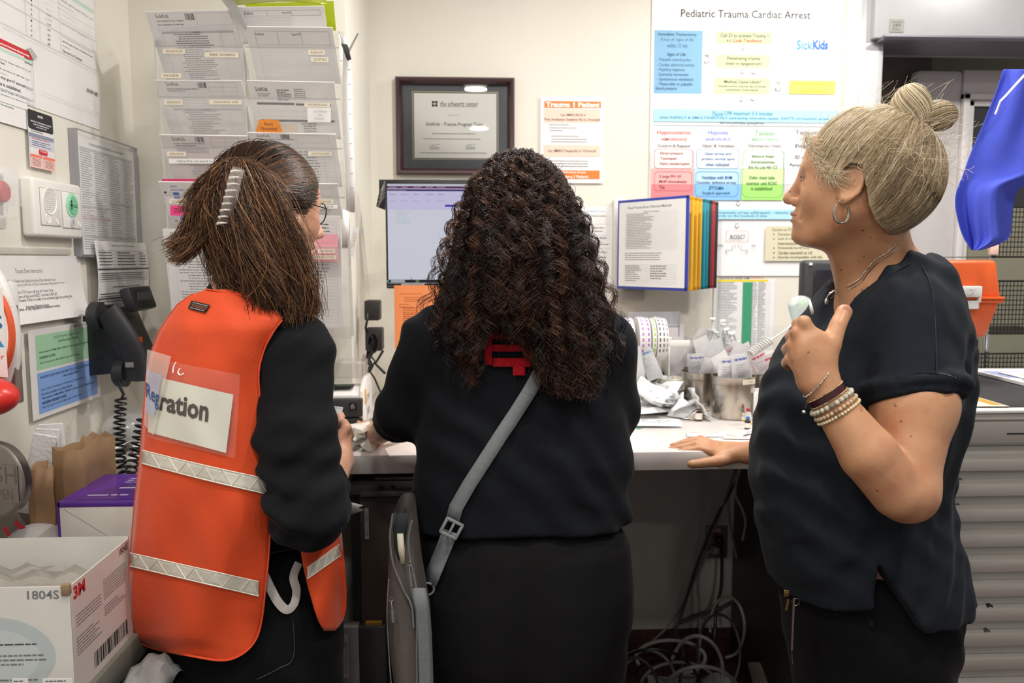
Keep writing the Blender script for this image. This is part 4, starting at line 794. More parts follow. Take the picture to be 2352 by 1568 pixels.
# ================================================================ LABEL PRINTER
a = P(845, 870, Y=2.05); bl = P(738, 1000, Y=2.05)
t = root('label_printer', 'white and charcoal label printer feeding a paper label', 'printer', (P(800, 990, Y=2.13).x, 2.13, ZC))
M_PR = mat('printer_white', '#eceae8', rough=.3, var=.01); M_PG = mat('printer_charcoal', '#3a3b3c', rough=.4, var=.03)
x1 = P(826, 950, Y=2.04).x; x0 = x1-.16
side = [(2.04, ZC+.002), (2.04, ZC+.075), (2.055, ZC+.125), (2.12, ZC+.155), (2.20, ZC+.15), (2.235, ZC+.12), (2.24, ZC+.002)]
q = MB(); q.prism([(x1-.012, y, z) for y, z in side], (.012, 0, 0), M_PR, bev=.004); q.build('side_shell', t)
q = MB(); q.prism([(x0, y, z) for y, z in side], (.012, 0, 0), M_PR, bev=.004); q.build('side_shell', t)
q = MB(); q.prism([(x0+.012, 2.05, ZC+.115), (x0+.012, 2.1, ZC+.13), (x0+.012, 2.23, ZC+.12), (x0+.012, 2.23, ZC+.002), (x0+.012, 2.05, ZC+.002)], (x1-x0-.024, 0, 0), M_PR, bev=.003); q.build('body', t)
q = MB(); q.bx((x0+.012, 2.030, ZC+.06), (x1-.001, 2.052, ZC+.108), M_PG, bev=.004); q.bx((x0+.012, 2.036, ZC+.003), (x1-.001, 2.052, ZC+.056), M_PG, bev=.004); fp = q.build('front_panel', t)
q = MB(); q.bx((x1-.035, 2.0285, ZC+.078), (x1-.015, 2.0305, ZC+.098), BLKP); lg = q.build('emblem', fp)
s = Sheet((x1-.033, 2.028, ZC+.096), (x1-.017, 2.028, ZC+.096), (x1-.033, 2.028, ZC+.08), BLKP, th=.0001)
for (xa, ya_, xb, yb2) in ((.2, .85, .5, .5), (.5, .5, .25, .3), (.25, .3, .75, .1), (.5, .9, .8, .6), (.8, .6, .55, .35), (.15, .6, .5, .15)): s.line(xa, ya_, xb, yb2, .0014, LG, px=False)
s.done('emblem_mark', parent=fp)
q = MB(); q.bx((x0+.03, 2.07, ZC+.132), (x1-.03, 2.10, ZC+.137), M_PG, bev=.001)
for k in range(3): q.box((x0+.05+.03*k, 2.08, ZC+.139), (.012, .006, .002), mat('led_green', '#6fae5c', rough=.4, var=0))
q.build('button_strip', t)
q = MB(); q.bx((x1, 2.075, ZC+.085), (x1+.0015, 2.095, ZC+.125), mat('latch_yellow', '#f0a522', rough=.4, var=0), bev=.0005); q.build('latch', t)
s = Sheet((x1+.0008, 2.11, ZC+.11), (x1+.0008, 2.18, ZC+.115), (x1+.0008, 2.11, ZC+.03), M_PR, th=.0002); s.bars(.1, .55, .7, .8, 12, GRY, px=False); s.F('ZD410', .15, .1, .8, .3, GRY); s.done('side_label', parent=t)
q = MB(); q.bx((x1-.09, 2.10, ZC+.15), (x1-.005, 2.20, ZC+.195), mat('smoke_window', '#d8d5cf', rough=.08, var=0, alpha=.35), bev=.006); q.lathe((x1-.012, 2.15, ZC+.175), [(.036, 0), (.036, .003)], mat('smoke_ring', '#8a857c', rough=.2, var=0, alpha=.5), 32, rotm(0, 90, 0)); q.build('roll_cover', t)
for o_ in [t]: o_.location.y += DPY
# crumpled label backing paper
rg = np.random.RandomState(3)
def crumple(c, r, m, n=9, seed=0, flat=.5):
    rg = np.random.RandomState(seed); q = MB()
    for k in range(n):
        o = Vector(c)+Vector((rg.uniform(-1, 1)*r, rg.uniform(-1, 1)*r*.8, rg.uniform(.1, 1)*r*flat))
        R = rotm(*(rg.uniform(-70, 70, 3))); w = r*rg.uniform(.35, .7); h = r*rg.uniform(.35, .8)
        rows = [[o+R @ Vector((w*(i-1.5)/1.5, h*(j-1.5)/1.5, r*.12*rg.uniform(-1, 1))) for i in range(4)] for j in range(4)]
        for rw in rows:
            for v in rw: v.z = max(v.z, c[2]+.001)
        q.grid(rows, m)
    return q
c = P(826, 1003, Y=2.0); q = crumple((c.x, 2.0, ZC), .042, mat('crumpled_paper', '#e6e2da', rough=.6, var=.05), 13, 4, .9); q.build('crumpled_paper', label='crumpled white label backing between the two hands', cat='paper', solid=.0004, sharp=20)
# ================================================================ LEFT END OF THE COUNTER
q = MB(); c = (P(285, 1000, Y=2.05).x, 2.05, ZC)
q.sph((c[0], 2.08, ZC+.045), (.06, .08, .046), CRINK, None, 24, 14)
for k in range(7): q.lathe((c[0]+.01, 2.03, ZC+.045), [(.012+.0045*k, 0), (.0125+.0045*k, .001)], mat('coil_grey', '#b4b1ab', rough=.4, var=0), 24, rotm(80, 0, 20))
q.build('tubing_pack', label='clear pack of coiled tubing on the counter behind the phone cord', cat='tubing pack')
q = crumple((P(290, 1030, Y=1.97).x, 1.99, ZC), .05, mat('white_wrap', '#e6e4e2', rough=.5, var=.03), 7, 11, .35); q.build('wrapper', label='white wrapper spilling over the counter edge by the vest', cat='wrapper', solid=.0004, sharp=20)
# ================================================================ SUPPLY CART WITH BOXES (lower left)
CZ = .795
M_CART = mat('cart_grey_green', '#7e8177', rough=.4, metal=.3, var=.05)
xa = P(160, 1350, Y=1.20).x+.010
t = root('supply_cart', 'grey metal cart loaded with boxes and bags at the lower left', 'cart', (-.76, 1.5, 0))
q = MB(); q.bx((XL+.01, 1.17, CZ-.05), (xa, 1.86, CZ), M_CART, bev=.004); tp = q.build('tray', t)
q = MB(); q.bx((XL+.012, 1.19, .05), (xa-.01, 1.85, CZ-.051), mat('cart_dark', '#3b3d3b', rough=.5, var=.05), bev=.004); q.build('cabinet', t)
for k, (x, y) in enumerate(((-.88, 1.22), (xa-.04, 1.22), (-.88, 1.8), (xa-.04, 1.8))):
    q = MB(); q.lathe((x-.012, y, .026), [(0, 0), (.026, 0), (.026, .024), (0, .024)], BLKP, 20, rotm(0, 90, 0)); q.cyl((x, y, .03), (x, y, .055), .008, STEEL, 10); q.build('caster', t)
for x0_, x1_, tx in ((28, 66, 'MASKS'), (98, 166, 'N95 SMALL')):
    s = wsheet(x0_, 1558, x1_, 1580, PAPER, Y=1.17, off=.0015); s.greek(.1, .2, .9, .8, 2, DGR, px=False); s.done('label', parent=t)
def L3(y0, x, z): return (x, y0, z)
M_3W = mat('mask_box_white', '#d9d8d3', rough=.45, var=.02)
x1 = P(160, 1350, Y=1.20).x; z1 = P(160, 1346, Y=1.20).z; x0 = XL+.015; y1 = 1.41
t = root('mask_box', 'opened white respirator box with a red logo at its corner', 'box', ((x0+x1)/2, 1.33, CZ))
q = MB(); th = .002
q.bx((x0, 1.20, CZ+.001), (x1, 1.20+th, z1), M_3W); q.bx((x1-th, 1.20, CZ+.001), (x1, y1, z1), M_3W); q.bx((x0, y1-th, CZ+.001), (x1, y1, z1+.004), M_3W); q.bx((x0, 1.2, CZ+.001), (x0+th, y1, z1), M_3W); q.bx((x0, 1.2, CZ+.001), (x1, y1, CZ+.003), M_3W); q.build('carton', t, sharp=20)
s = Sheet((x0, 1.1995, z1), (x1, 1.1995, z1), (x0, 1.1995, CZ), M_3W, th=.0003)
GB = ink('#b9c4c6', 'box_teal_grey')
for k in range(2): s.poly([(.62+.30*math.cos(u)*(1-.25*k), .62+.36*math.sin(u)*(1-.3*k)) for u in np.linspace(0, 6.28, 40)[:-1]], GB if k == 0 else ink('#c4cecf', 'box_teal_grey2'), px=False)
s.F('1804S', .80, .03, .95, .11, GRY, bold=.02); s.F('3M', .05, .27, .2, .33, ink('#7b9a80')); s.greek(.55, .5, .88, .54, 1, DGR, px=False); s.greek(.1, .45, .5, .55, 2, GRY, px=False); s.greek(.5, .6, .9, .72, 3, GRY, px=False); s.greek(.2, .82, .9, .95, 3, GRY, px=False)
s.done('front_print', parent=t)
s = Sheet((x1+.0003, 1.20, z1), (x1+.0003, y1, z1), (x1+.0003, 1.20, CZ), M_3W, th=.0003)
s.F('3M', .04, .03, .22, .15, ink('#c8252c', 'logo_red'), bold=.05); s.F('1804S', .8, .03, .97, .1, DGR, bold=.02); s.greek(.06, .3, .5, .42, 4, GRY, px=False); s.greek(.5, .2, .95, .4, 8, GRY, px=False); s.greek(.05, .5, .45, .68, 6, GRY, px=False); s.greek(.5, .45, .9, .56, 4, GRY, px=False); s.bars(.3, .78, .9, .93, 30, BLK, px=False); s.done('side_print', parent=t)
q = MB(); q.bx((x1-.012, 1.195, z1-.014), (x1+.001, 1.206, z1+.004), mat('torn_card', '#8a7458', rough=.8, var=.2), bev=.003); q.build('torn_corner', t)
q = MB(); rows = []
for i in range(15): rows.append([(x0+.01+(x1-x0-.02)*j/14, 1.215+(y1-1.24)*i/14, z1-.045+.016*math.sin(i*.9+j*.8)*math.cos(j*1.3)+.02*math.sin(math.pi*i/14)) for j in range(15)])
q.grid(rows, mat('liner_film', '#aaa59c', rough=.12, var=0, alpha=.5, spec=1., bump=1., bscale=30)); q.build('plastic_liner', label='crinkled clear plastic bag inside the open respirator box', cat='plastic bag')
for (xx, yy, m_) in ((.3, .35, 0), (.6, .6, 1), (.75, .25, 2)):
    s = Sheet((x0+(x1-x0)*xx-.03, 1.22+.17*yy-.03, z1-.075), (x0+(x1-x0)*xx+.045, 1.22+.17*yy-.03, z1-.075), (x0+(x1-x0)*xx-.03, 1.22+.17*yy+.04, z1-.06), mat('pouch_grey', '#a39f99', rough=.5, var=.1, scale=30)); s.greek(.1, .1, .9, .6, 4, GRY, px=False); s.done('respirator_pouch', label='printed respirator pouch under the clear plastic, '+('left', 'rear', 'right')[m_]+' one of three', cat='pouch')
# purple glove box
x0 = P(133, 1165, Y=1.52).x; z1 = P(133, 1153, Y=1.52).z
PUR = mat('box_purple', '#5a2a94', rough=.3, var=.03, coat=.3)
t = root('glove_box', 'large white box with a purple lid behind the respirator box', 'box', (x0+.15, 1.62, CZ))
q = MB(); q.bx((x0, 1.52, CZ+.001), (-.60, 1.72, z1-.006), mat('box_white', '#d4cfc6', rough=.5, var=.02), bev=.001); q.build('carton', t)
q = MB(); q.bx((x0-.001, 1.519, z1-.010), (-.598, 1.722, z1), PUR, bev=.001); q.bx((x0-.0015, 1.519, CZ+.01), (x0+.003, 1.523, z1), PUR); ld_ = q.build('lid', t)
s = Sheet((x0+.03, 1.70, z1+.0005), (-.61, 1.70, z1+.0005), (x0+.03, 1.53, z1+.0005), PUR, th=.0002); s.greek(.3, .1, .9, .35, 3, ink('#cdbfe4', 'lilac_print'), px=False); s.greek(.35, .5, .7, .66, 1, MATS['ink_lilac_print'], px=False); s.greek(.05, .8, .7, .92, 1, MATS['ink_lilac_print'], px=False); s.done('lid_print', parent=t)
q = MB(); q.tube([(x0+.012, 1.5195, z1-.013), (x0+.125, 1.5195, z1-.09)], .0007, mat('fold_line', '#b8b2a8', var=0), 4); q.build('fold_line', t)
# brown paper bags
KR = mat('kraft_paper', '#8a6c4e', rough=.75, var=.16, scale=14, bump=.5, bscale=22)
def paper_bag(x0, x1, yt, y0, y1, lab, seed):
    rg = np.random.RandomState(seed); a = P(x0, yt, Y=y0); c = P(x1, yt, Y=y0)
    q = MB(); rows = []
    for i in range(7):
        f = i/6; z = CZ+.001+(a.z-CZ)*f; row = []
        cor = [(a.x, y0), (c.x, y0), (c.x, y1), (a.x, y1)]
        for k in range(4):
            A_ = cor[k]; B2 = cor[(k+1) % 4]
            for j in range(5):
                g = j/5; w = .010*math.sin(g*math.pi)*(-1 if k % 2 else 1)+rg.uniform(-.004, .004)*f
                nx = (B2[1]-A_[1]); ny = -(B2[0]-A_[0]); l_ = math.hypot(nx, ny); row.append((A_[0]+(B2[0]-A_[0])*g+nx/l_*w, A_[1]+(B2[1]-A_[1])*g+ny/l_*w, z+(rg.uniform(-.008, .008) if i == 6 else 0)))
        rows.append(row)
    q.grid(rows, KR, closed=True); q.build('paper_bag', label=lab, cat='paper bag', solid=.001, sharp=25)
paper_bag(62, 118, 1076, 1.60, 1.75, 'brown paper bag with white pads, next to the push plate', 1)
paper_bag(120, 192, 1030, 1.62, 1.76, 'taller open brown paper bag below the counter end', 2)
c = P(98, 1045, Y=1.66)
q = MB()
for k in range(3): q.box((c.x-.012+.012*k, 1.66+.012*k, c.z-.04+.008*k), (.045, .006, .17), mat('quilted_pad', '#e4e3e4', rough=.8, var=.03, bump=1, bscale=120), rotm(4, 14-8*k, 8), bev=.002)
q.build('absorbent_pads', label='white quilted pads standing in the brown paper bag', cat='pad')
c = P(60, 1215, Y=1.5); q = MB(); q.sph((-.845, 1.58, CZ+.074), (.068, .085, .072), CRINK, None, 28, 16); q.build('plastic_bag', label='clear plastic bag with red print behind the respirator box', cat='plastic bag')
q = crumple((-.84, 1.55, CZ+.05), .05, mat('red_white_print', '#c9bcbc', rough=.5, var=.05), 6, 5); pk_r = q.build('white_packets', label='white packets with red print inside the clear bag', cat='packet', solid=.0005)
q = MB(); q.raw([P(5, 1212, Y=1.46), P(14, 1208, Y=1.46), P(26, 1228, Y=1.46), P(18, 1232, Y=1.46)], [(0, 1, 2, 3)], mat('logo_red_solid', '#b8323a', var=0)); q.raw([P(30, 1200, Y=1.46), P(40, 1194, Y=1.46), P(60, 1212, Y=1.46), P(44, 1216, Y=1.46)], [(0, 1, 2, 3)], MATS['logo_red_solid']); q.build('red_print', pk_r)
# green flap box and magenta carton on the cart's far end
q = MB(); a = P(236, 1108, Y=1.80); q.bx((a.x, 1.78, CZ+.001), (-.50, 1.85, a.z-.004), mat('olive_card', '#6d6a4c', rough=.7, var=.08), bev=.001); q.prism([(a.x, 1.78, a.z-.004), (a.x+.03, 1.80, a.z+.012), (-.50, 1.80, a.z+.012), (-.50, 1.78, a.z-.004)], (0, .002, 0), MATS['olive_card']); ob_ = q.build('open_carton', label='olive brown carton with its flap up under the counter end', cat='box')
s = Sheet(P(246, 1100, Y=1.775), P(284, 1098, Y=1.775), P(246, 1108, Y=1.775), PAPER); s.F('10 ML', .2, .25, .8, .8, DGR); s.done('carton_label', parent=ob_)
# tall narrow bin between the cart and the jeans
bx0 = xa+.006; bx1 = bx0+.085
q = MB(); q.bx((bx0, 1.24, .001), (bx1, 1.39, .735), mat('bin_black', '#1e1e1f', rough=.4, var=.05), bev=.012); wb_ = q.build('waste_bin', label='tall narrow black bin between the cart and the jeans', cat='bin')
q = MB(); q.prism([(bx0+.012, 1.2385, .70), (bx0+.028, 1.2385, .73), (bx0+.034, 1.2385, .72), (bx0+.022, 1.2385, .66), (bx0+.010, 1.2385, .65)], (0, -.001, 0), PAPER); q.build('white_sticker', wb_)
q = MB(); rows = []
for i in range(9): rows.append([(bx0+.004+.078*j/10, 1.25+.13*i/8, .737+.035*math.sin(math.pi*j/10)+.018*math.sin(math.pi*i/8)+.005*math.sin(j*2+i)) for j in range(11)])
q.grid(rows, mat('grey_film', '#8e9291', rough=.25, var=.1, scale=20, bump=.8, bscale=40)); q.build('mask_pouch', label='pale grey plastic pouch lying on the black bin', cat='pouch', solid=.002)
# ================================================================ UNDER THE COUNTER, LEFT
M_DK = mat('machine_black', '#2c2a29', rough=.4, var=.06); M_BR = mat('machine_brown', '#4b3f39', rough=.5, var=.12, scale=10)
a = P(806, 1102, Y=1.99); c = P(960, 1130, Y=1.99)
t = root('equipment_cabinet', 'dark metal equipment rack standing under the counter', 'cabinet', (c.x-.08, 2.1, 0))
XR_ = .06
q = MB(); q.bx((P(806, 1200, Y=2.0).x, 2.0, .02), (XR_, 2.28, a.z-.002), M_DK, bev=.003); q.build('frame', t)
q = MB(); q.bx((a.x, 1.975, c.z), (XR_, 1.992, a.z), mat('rail_grey', '#75706e', rough=.35, metal=.5, var=.03), bev=.002)
rl = q.build('top_rail', t)
for px in (876, 903): q = MB(); q.lathe(P(px, 1119, Y=1.9745), [(.006, 0), (.005, .001), (0, .001)], BLK, 14, RX := rotm(90, 0, 0)); q.build('rail_hole', rl)
q = MB(); q.bx((P(864, 1095, Y=2.0).x, 1.97, P(864, 1096, Y=2.0).z), (XR_, 2.05, P(864, 1089, Y=2.0).z), MATS['rail_grey'], bev=.002); q.build('lid_lip', t)
q = MB(); q.bx((P(829, 1300, Y=1.97).x, 1.968, P(829, 1434, Y=1.97).z), (XR_-.005, 1.999, P(829, 1132, Y=1.97).z), M_BR, bev=.002); q.build('door', t)
q = MB(); q.bx((P(829, 1138, Y=1.955).x, 1.95, P(829, 1140, Y=1.955).z), (XR_-.005, 1.97, P(829, 1128, Y=1.955).z), MATS['rail_grey'], bev=.002); q.build('door_lip', t)
def vlabel(x0, y0, x1, y1, txt, Y, par):
    A_ = P(x0, y1, Y=Y); B2 = P(x0, y0, Y=Y); C_ = P(x1, y1, Y=Y); A_.x = B2.x = P((x0), (y0+y1)/2, Y=Y).x; C_.x = P(x1, (y0+y1)/2, Y=Y).x; C_.z = A_.z
    s = Sheet(A_, B2, C_, mat('tape_grey', '#a6a3a2', rough=.5, var=.03)); s.F(txt, .1, .3, .85, .72, BLK); s.done('door_label', parent=par)
vlabel(838, 1166, 847, 1238, 'PULL HERE', 1.966, t)
t = root('computer_tower', 'grey metal unit marked DO NOT PULL HERE at floor level', 'computer', (P(830, 1500, Y=1.95).x, 2.05, 0))
q = MB(); x0 = P(768, 1500, Y=1.93).x; x1 = P(824, 1500, Y=1.93).x; zt_ = P(800, 1440, Y=1.93).z
q.bx((x0, 1.93, .05), (x1, 1.965, zt_), mat('unit_grey', '#6f6c68', rough=.4, metal=.3, var=.04), bev=.003); q.build('side_panel', t)
q = MB(); q.bx((x1, 1.935, .05), (P(886, 1500, Y=1.935).x, 1.966, zt_-.004), M_DK, bev=.003); q.build('front_panel', t)
q = MB(); q.bx((x0, 1.93, .001), (P(886, 1500, Y=1.935).x, 1.966, .05), BLKP); q.build('foot', t)
q = MB(); q.bx((x1+.015, 1.945, zt_-.004), (x1+.055, 1.96, zt_+.003), mat('amber', '#8a6220', rough=.5, var=0)); q.build('strip', t)
vlabel(789, 1458, 800, 1556, 'DO NOT PULL HERE', 1.928, t)
# ================================================================ UNDER THE COUNTER, RIGHT: outlet and cables
a = P(1621, 1208, Y=YB-.006); c = P(1670, 1281, Y=YB-.006)
t = root('power_outlet', 'steel wall outlet under the counter with red socket and plugs', 'outlet', ((a.x+c.x)/2, YB, c.z))
q = MB(); q.bx((a.x, YB-.008, c.z), (c.x, YB-.0005, a.z), mat('outlet_steel', '#8f8982', rough=.4, metal=.2, var=.08), bev=.002); q.build('cover_plate', t)
q = MB(); b_ = P(1636, 1217, Y=YB-.01); q.bx((b_.x, YB-.010, P(1636, 1221, Y=YB).z), (b_.x+.03, YB-.008, P(1636, 1212, Y=YB).z), TAPE); q.build('circuit_label', t)
q = MB(); b_ = P(1647, 1232, Y=YB-.012); q.lathe(b_, [(.017, 0), (.017, .006), (0, .006)], mat('socket_red', '#8e2f2a', rough=.4, var=0), 20, rotm(90, 0, 0)); q.build('socket', t, label='red socket')
for (px, py, m_, nm) in ((1652, 1240, CB, 'black'), (1641, 1262, mat('plug_white', '#cfcac2', rough=.4, var=0), 'white')):
    q = MB(); b_ = P(px, py, Y=YB-.03); q.box(b_, (.028, .036, .026), m_, bev=.008); q.build('plug', t, label=nm+' plug')
CABM = [mat('cable_grey', '#8d8a85', rough=.45, var=.05), mat('cable_pale', '#b5b0a8', rough=.45, var=.05), CB, mat('cable_dark', '#4b4945', rough=.45, var=.05)]
def cable(pts, r, m, lab, sm=6):
    P3 = [P(x, y, Y=Y) for x, y, Y in pts]
    out = []
    for i in range(len(P3)-1):
        p0 = P3[max(i-1, 0)]; p1 = P3[i]; p2 = P3[i+1]; p3 = P3[min(i+2, len(P3)-1)]
        for k in range(sm):
            u = k/sm; out.append(.5*((2*p1)+(p2-p0)*u+(2*p0-5*p1+4*p2-p3)*u*u+(3*p1-p0-3*p2+p3)*u**3))
    out.append(P3[-1])
    for v in out: v.z = max(v.z, r+.002)
    q = MB(); q.tube(out, r, m, 8); q.build('cable', label=lab, cat='cable', group='loose cables under the counter')
cable([(1640, 1262, 2.80), (1625, 1268, 2.79), (1616, 1290, 2.8), (1603, 1330, 2.8), (1607, 1400, 2.78), (1608, 1480, 2.7), (1600, 1560, 2.6)], .005, CABM[1], 'pale cable dropping from the white plug')
cable([(1657, 1245, 2.80), (1658, 1290, 2.8), (1656, 1350, 2.78), (1645, 1400, 2.76), (1640, 1480, 2.7), (1625, 1530, 2.6), (1600, 1562, 2.55)], .006, CABM[2], 'thick black power cable from the outlet')
cable([(1700, 1070, 2.5), (1686, 1110, 2.6), (1672, 1140, 2.65), (1640, 1200, 2.7), (1600, 1300, 2.72), (1566, 1410, 2.72), (1553, 1450, 2.7), (1570, 1490, 2.6), (1560, 1568, 2.5)], .005, CABM[3], 'dark cable running diagonally down the wall')
cable([(1690, 1072, 2.52), (1675, 1120, 2.62), (1620, 1270, 2.78), (1560, 1405, 2.8), (1490, 1480, 2.75), (1420, 1540, 2.6)], .004, CABM[0], 'thin grey cable crossing towards the curly haired person')
cable([(1698, 1074, 2.5), (1676, 1130, 2.66), (1673, 1160, 2.7), (1680, 1220, 2.75), (1692, 1280, 2.8)], .0045, CABM[1], 'short pale cable ending beside the outlet')
cable([(1700, 1075, 2.48), (1688, 1130, 2.5), (1705, 1170, 2.5), (1712, 1200, 2.5), (1705, 1240, 2.55)], .004, CABM[1], 'white looping cable in front of the dark panel')
cable([(1560, 1430, 2.75), (1600, 1412, 2.75), (1650, 1398, 2.75), (1686, 1380, 2.75)], .007, CABM[3], 'dark cable rising to the panel')
for i, (cx, cy, rx, ry, Y, k) in enumerate(((1480, 1560, 70, 68, 2.5, 0), (1500, 1590, 110, 100, 2.4, 2), (1600, 1540, 60, 80, 2.55, 1), (1560, 1580, 90, 60, 2.45, 0), (1650, 1500, 50, 90, 2.6, 3), (1540, 1510, 80, 40, 2.6, 1), (1670, 1440, 40, 70, 2.7, 1), (1455, 1600, 60, 90, 2.3, 3), (1610, 1600, 90, 70, 2.3, 0))):
    a0 = random.uniform(2.6, 3.6); n = 9
    cable([(cx+rx*math.cos(a0+j*.62), cy+ry*math.sin(a0+j*.62), Y+.05*math.sin(j+i)) for j in range(n)], (.005, .0045, .006)[i % 3], CABM[k], ('wide grey loop of cable on the floor, nearest the trousers', 'black loop of cable in the floor tangle', 'pale tall loop of cable below the outlet', 'low grey loop in the middle of the floor tangle', 'dark loop of cable next to the panel foot', 'pale flat loop of cable against the baseboard', 'pale loop of cable hanging by the panel edge', 'dark loop at the very bottom of the floor tangle', 'grey loop at the bottom beside the panel')[i])
q = MB(); rows = []
for i in range(7): rows.append([(.60+.04*j, 2.35+.05*i, .012+.02*abs(math.sin(i*1.3+j))) for j in range(8)])
q.grid(rows, CRINK); q.build('plastic_sheet', label='crumpled clear plastic on the floor among the cables', cat='plastic bag')
q = MB(); a = P(1740, 1560, Y=2.1); q.prism([P(1720, 1525, Y=2.2), P(1748, 1525, Y=2.2), P(1775, 1600, Y=2.05), P(1740, 1600, Y=2.05)], (.0, .012, 0), mat('hanging_leaflet', '#776b66', rough=.5, var=.2, scale=9)); q.build('leaflet', label='small printed leaflet on the floor in front of the dark panel', cat='leaflet')
# ================================================================ FLIP PANEL DISPLAY
YF = 2.62
t = root('flip_panel_display', 'wall display of hinged document panels in coloured frames', 'panel display', (P(1411, 560, Y=YB).x, YB, P(1411, 690, Y=YB).z))
q = MB(); a = P(1409, 455, Y=YB-.03); c = P(1480, 685, Y=YB-.03); q.bx((a.x, YB-.03, c.z+.01), (a.x+.05, YB-.0005, a.z), mat('bracket_white', '#d9d8d6', rough=.4, var=.01), bev=.01); q.bx((a.x+.02, YB-.04, c.z-.01), (c.x, YB-.0005, c.z+.03), mat('bracket_grey', '#b5b3b1', rough=.4, var=.01), bev=.008); q.build('wall_bracket', t)
hx = P(1413, 550, Y=YB-.05).x; hy = YB-.05
tips = [(1581, 449, 668, 2.50, '#3444a8', 'blue'), (1592, 449, 668, 2.535, '#f0b62e', 'yellow'), (1602, 451, 665, 2.58, '#f0b62e', 'yellow'), (1611, 451, 664, 2.62, '#f0b62e', 'yellow'), (1620, 451, 665, 2.66, '#1f93a8', 'turquoise'), (1627, 452, 665, 2.695, '#1f93a8', 'turquoise'), (1634, 453, 664, 2.73, '#35363a', 'black'), (1641, 453, 663, 2.765, '#b5333b', 'red'), (1648, 453, 663, 2.79, '#35363a', 'black')]
zt_ = P(1581, 451, Y=2.56).z; zb_ = P(1581, 667, Y=2.56).z
for i, (px, yt, yb2, Y, colr, nm) in enumerate(tips):
    tip = P(px, 560, Y=Y); A_ = Vector((hx+.004*i, hy-.055+.006*i, 0)); Bv = Vector((tip.x, tip.y, 0)); d = (Bv-A_).normalized(); n_ = Vector((d.y, -d.x, 0)); W = (Bv-A_).length
    M_F = mat('panel_'+nm, colr, rough=.35, var=.02); q = MB(); w = .013
    fr_ = lambda s0, s1, z0, z1, q=q: q.box(A_+d*(s0+s1)/2+Vector((0, 0, (z0+z1)/2)), (s1-s0, .006, z1-z0), M_F, Matrix.Rotation(math.atan2(d.y, d.x), 3, 'Z'), bev=.002)
    fr_(0, W, zt_-w, zt_); fr_(0, W, zb_, zb_+w); fr_(0, w, zb_, zt_); fr_(W-w, W, zb_, zt_)
    pf = q.build('panel_frame', t, label=nm+' panel frame')
    if i == 0:
        TL = A_+d*w*.7+n_*.0035+Vector((0, 0, zt_-w*.7)); TR = A_+d*(W-w*.7)+n_*.0035+Vector((0, 0, zt_-w*.7)); BLv = A_+d*w*.7+n_*.0035+Vector((0, 0, zb_+w*.7))
        s = Sheet(TL, TR, BLv, mat('panel_sheet', '#e9e9ea', rough=.2, var=.01, coat=.3), th=.001)
        s.F('Resus/Trauma Room Reference Materials', .14, .05, .8, .08, DGR, bold=.01); s.F('Table of Contents', .38, .11, .62, .13, GRY)
        s.table(.1, .13, .88, .56, 22, [0, .04, .08, 1], LG, px=False, w=.0005); s.greek(.12, .14, .6, .56, 22, GRY, px=False, full=.8); s.greek(.1, .6, .7, .7, 4, GRY, px=False); s.table(.1, .74, .88, .96, 8, [0, .45, 1], LG, px=False); s.greek(.11, .75, .4, .95, 8, GRY, px=False, full=.8); s.greek(.5, .75, .8, .92, 6, GRY, px=False, full=.8); s.done('panel_sheet', parent=pf)
    else:
        q = MB(); q.box(A_+d*W/2+Vector((0, 0, (zt_+zb_)/2)), (W-2*w+.002, .002, zt_-zb_-2*w+.002), PAPER, Matrix.Rotation(math.atan2(d.y, d.x), 3, 'Z')); q.build('panel_sheet', pf)
# ================================================================ LABEL TAPE DISPENSER
t = root('label_dispenser', 'white rack of printed medication label rolls on the counter', 'label dispenser', (P(1480, 800, Y=2.5).x, 2.52, ZC))
xa = P(1395, 800, Y=2.5).x; xb = P(1545, 800, Y=2.5).x; za = P(1480, 780, Y=2.5).z
q = MB(); q.cyl((xa, 2.52, za), (xb, 2.52, za), .006, WHTP, 12); q.build('rod', t)
q = MB(); q.bx((xa-.01, 2.5, ZC+.001), (xa-.004, 2.66, za+.1), WHTP, bev=.002); q.bx((xb+.002, 2.56, ZC+.001), (xb+.008, 2.66, za), WHTP, bev=.002); q.bx((xa, 2.52, ZC+.001), (xb, 2.66, ZC+.01), WHTP, bev=.002); q.bx((xa, 2.655, ZC+.001), (xb, 2.66, za), WHTP); q.bx((xb-.10, 2.48, za-.02), (xb+.05, 2.485, za+.0), WHTP, bev=.002); q.build('stand', t)
rolls = ((1424, 12, '#ef8a3c'), (1446, 14, '#8a6aa8'), (1452, 10, '#3a3a40'), (1474, 13, '#b48ac0'), (1487, 11, '#b06ab8'), (1502, 9, '#8fc83a'), (1513, 9, '#5a5a60'), (1522, 8, '#6a6a70'), (1530, 7, '#8a8a90'))
for i, (px, w_, col) in enumerate(rolls):
    x = P(px, 790, Y=2.47).x; R_ = .070-.002*(i % 3); ww = S(w_*.5, 2.47)
    q = MB(); q.lathe((x-ww, 2.52, za), [(.02, 0), (R_, 0), (R_, 2*ww), (.02, 2*ww)], PAPER, 40, rotm(0, 90, 0)); rl = q.build('label_roll', t, sharp=30)
    q = MB()
    for k in range(14):
        th_ = math.radians(150+k*14.5); th2 = math.radians(150+k*14.5+9); r2 = R_+.0005
        q.raw([(x+dx*ww, 2.52+r2*math.cos(u), za-r2*math.sin(u)) for dx, u in ((-.3, th_), (.5, th_), (.5, th2), (-.3, th2))], [(0, 1, 2, 3)], ink(col), False)
    q.build('printed_marks', rl)
a = P(1440, 715, Y=2.62); c = P(1558, 752, Y=2.62)
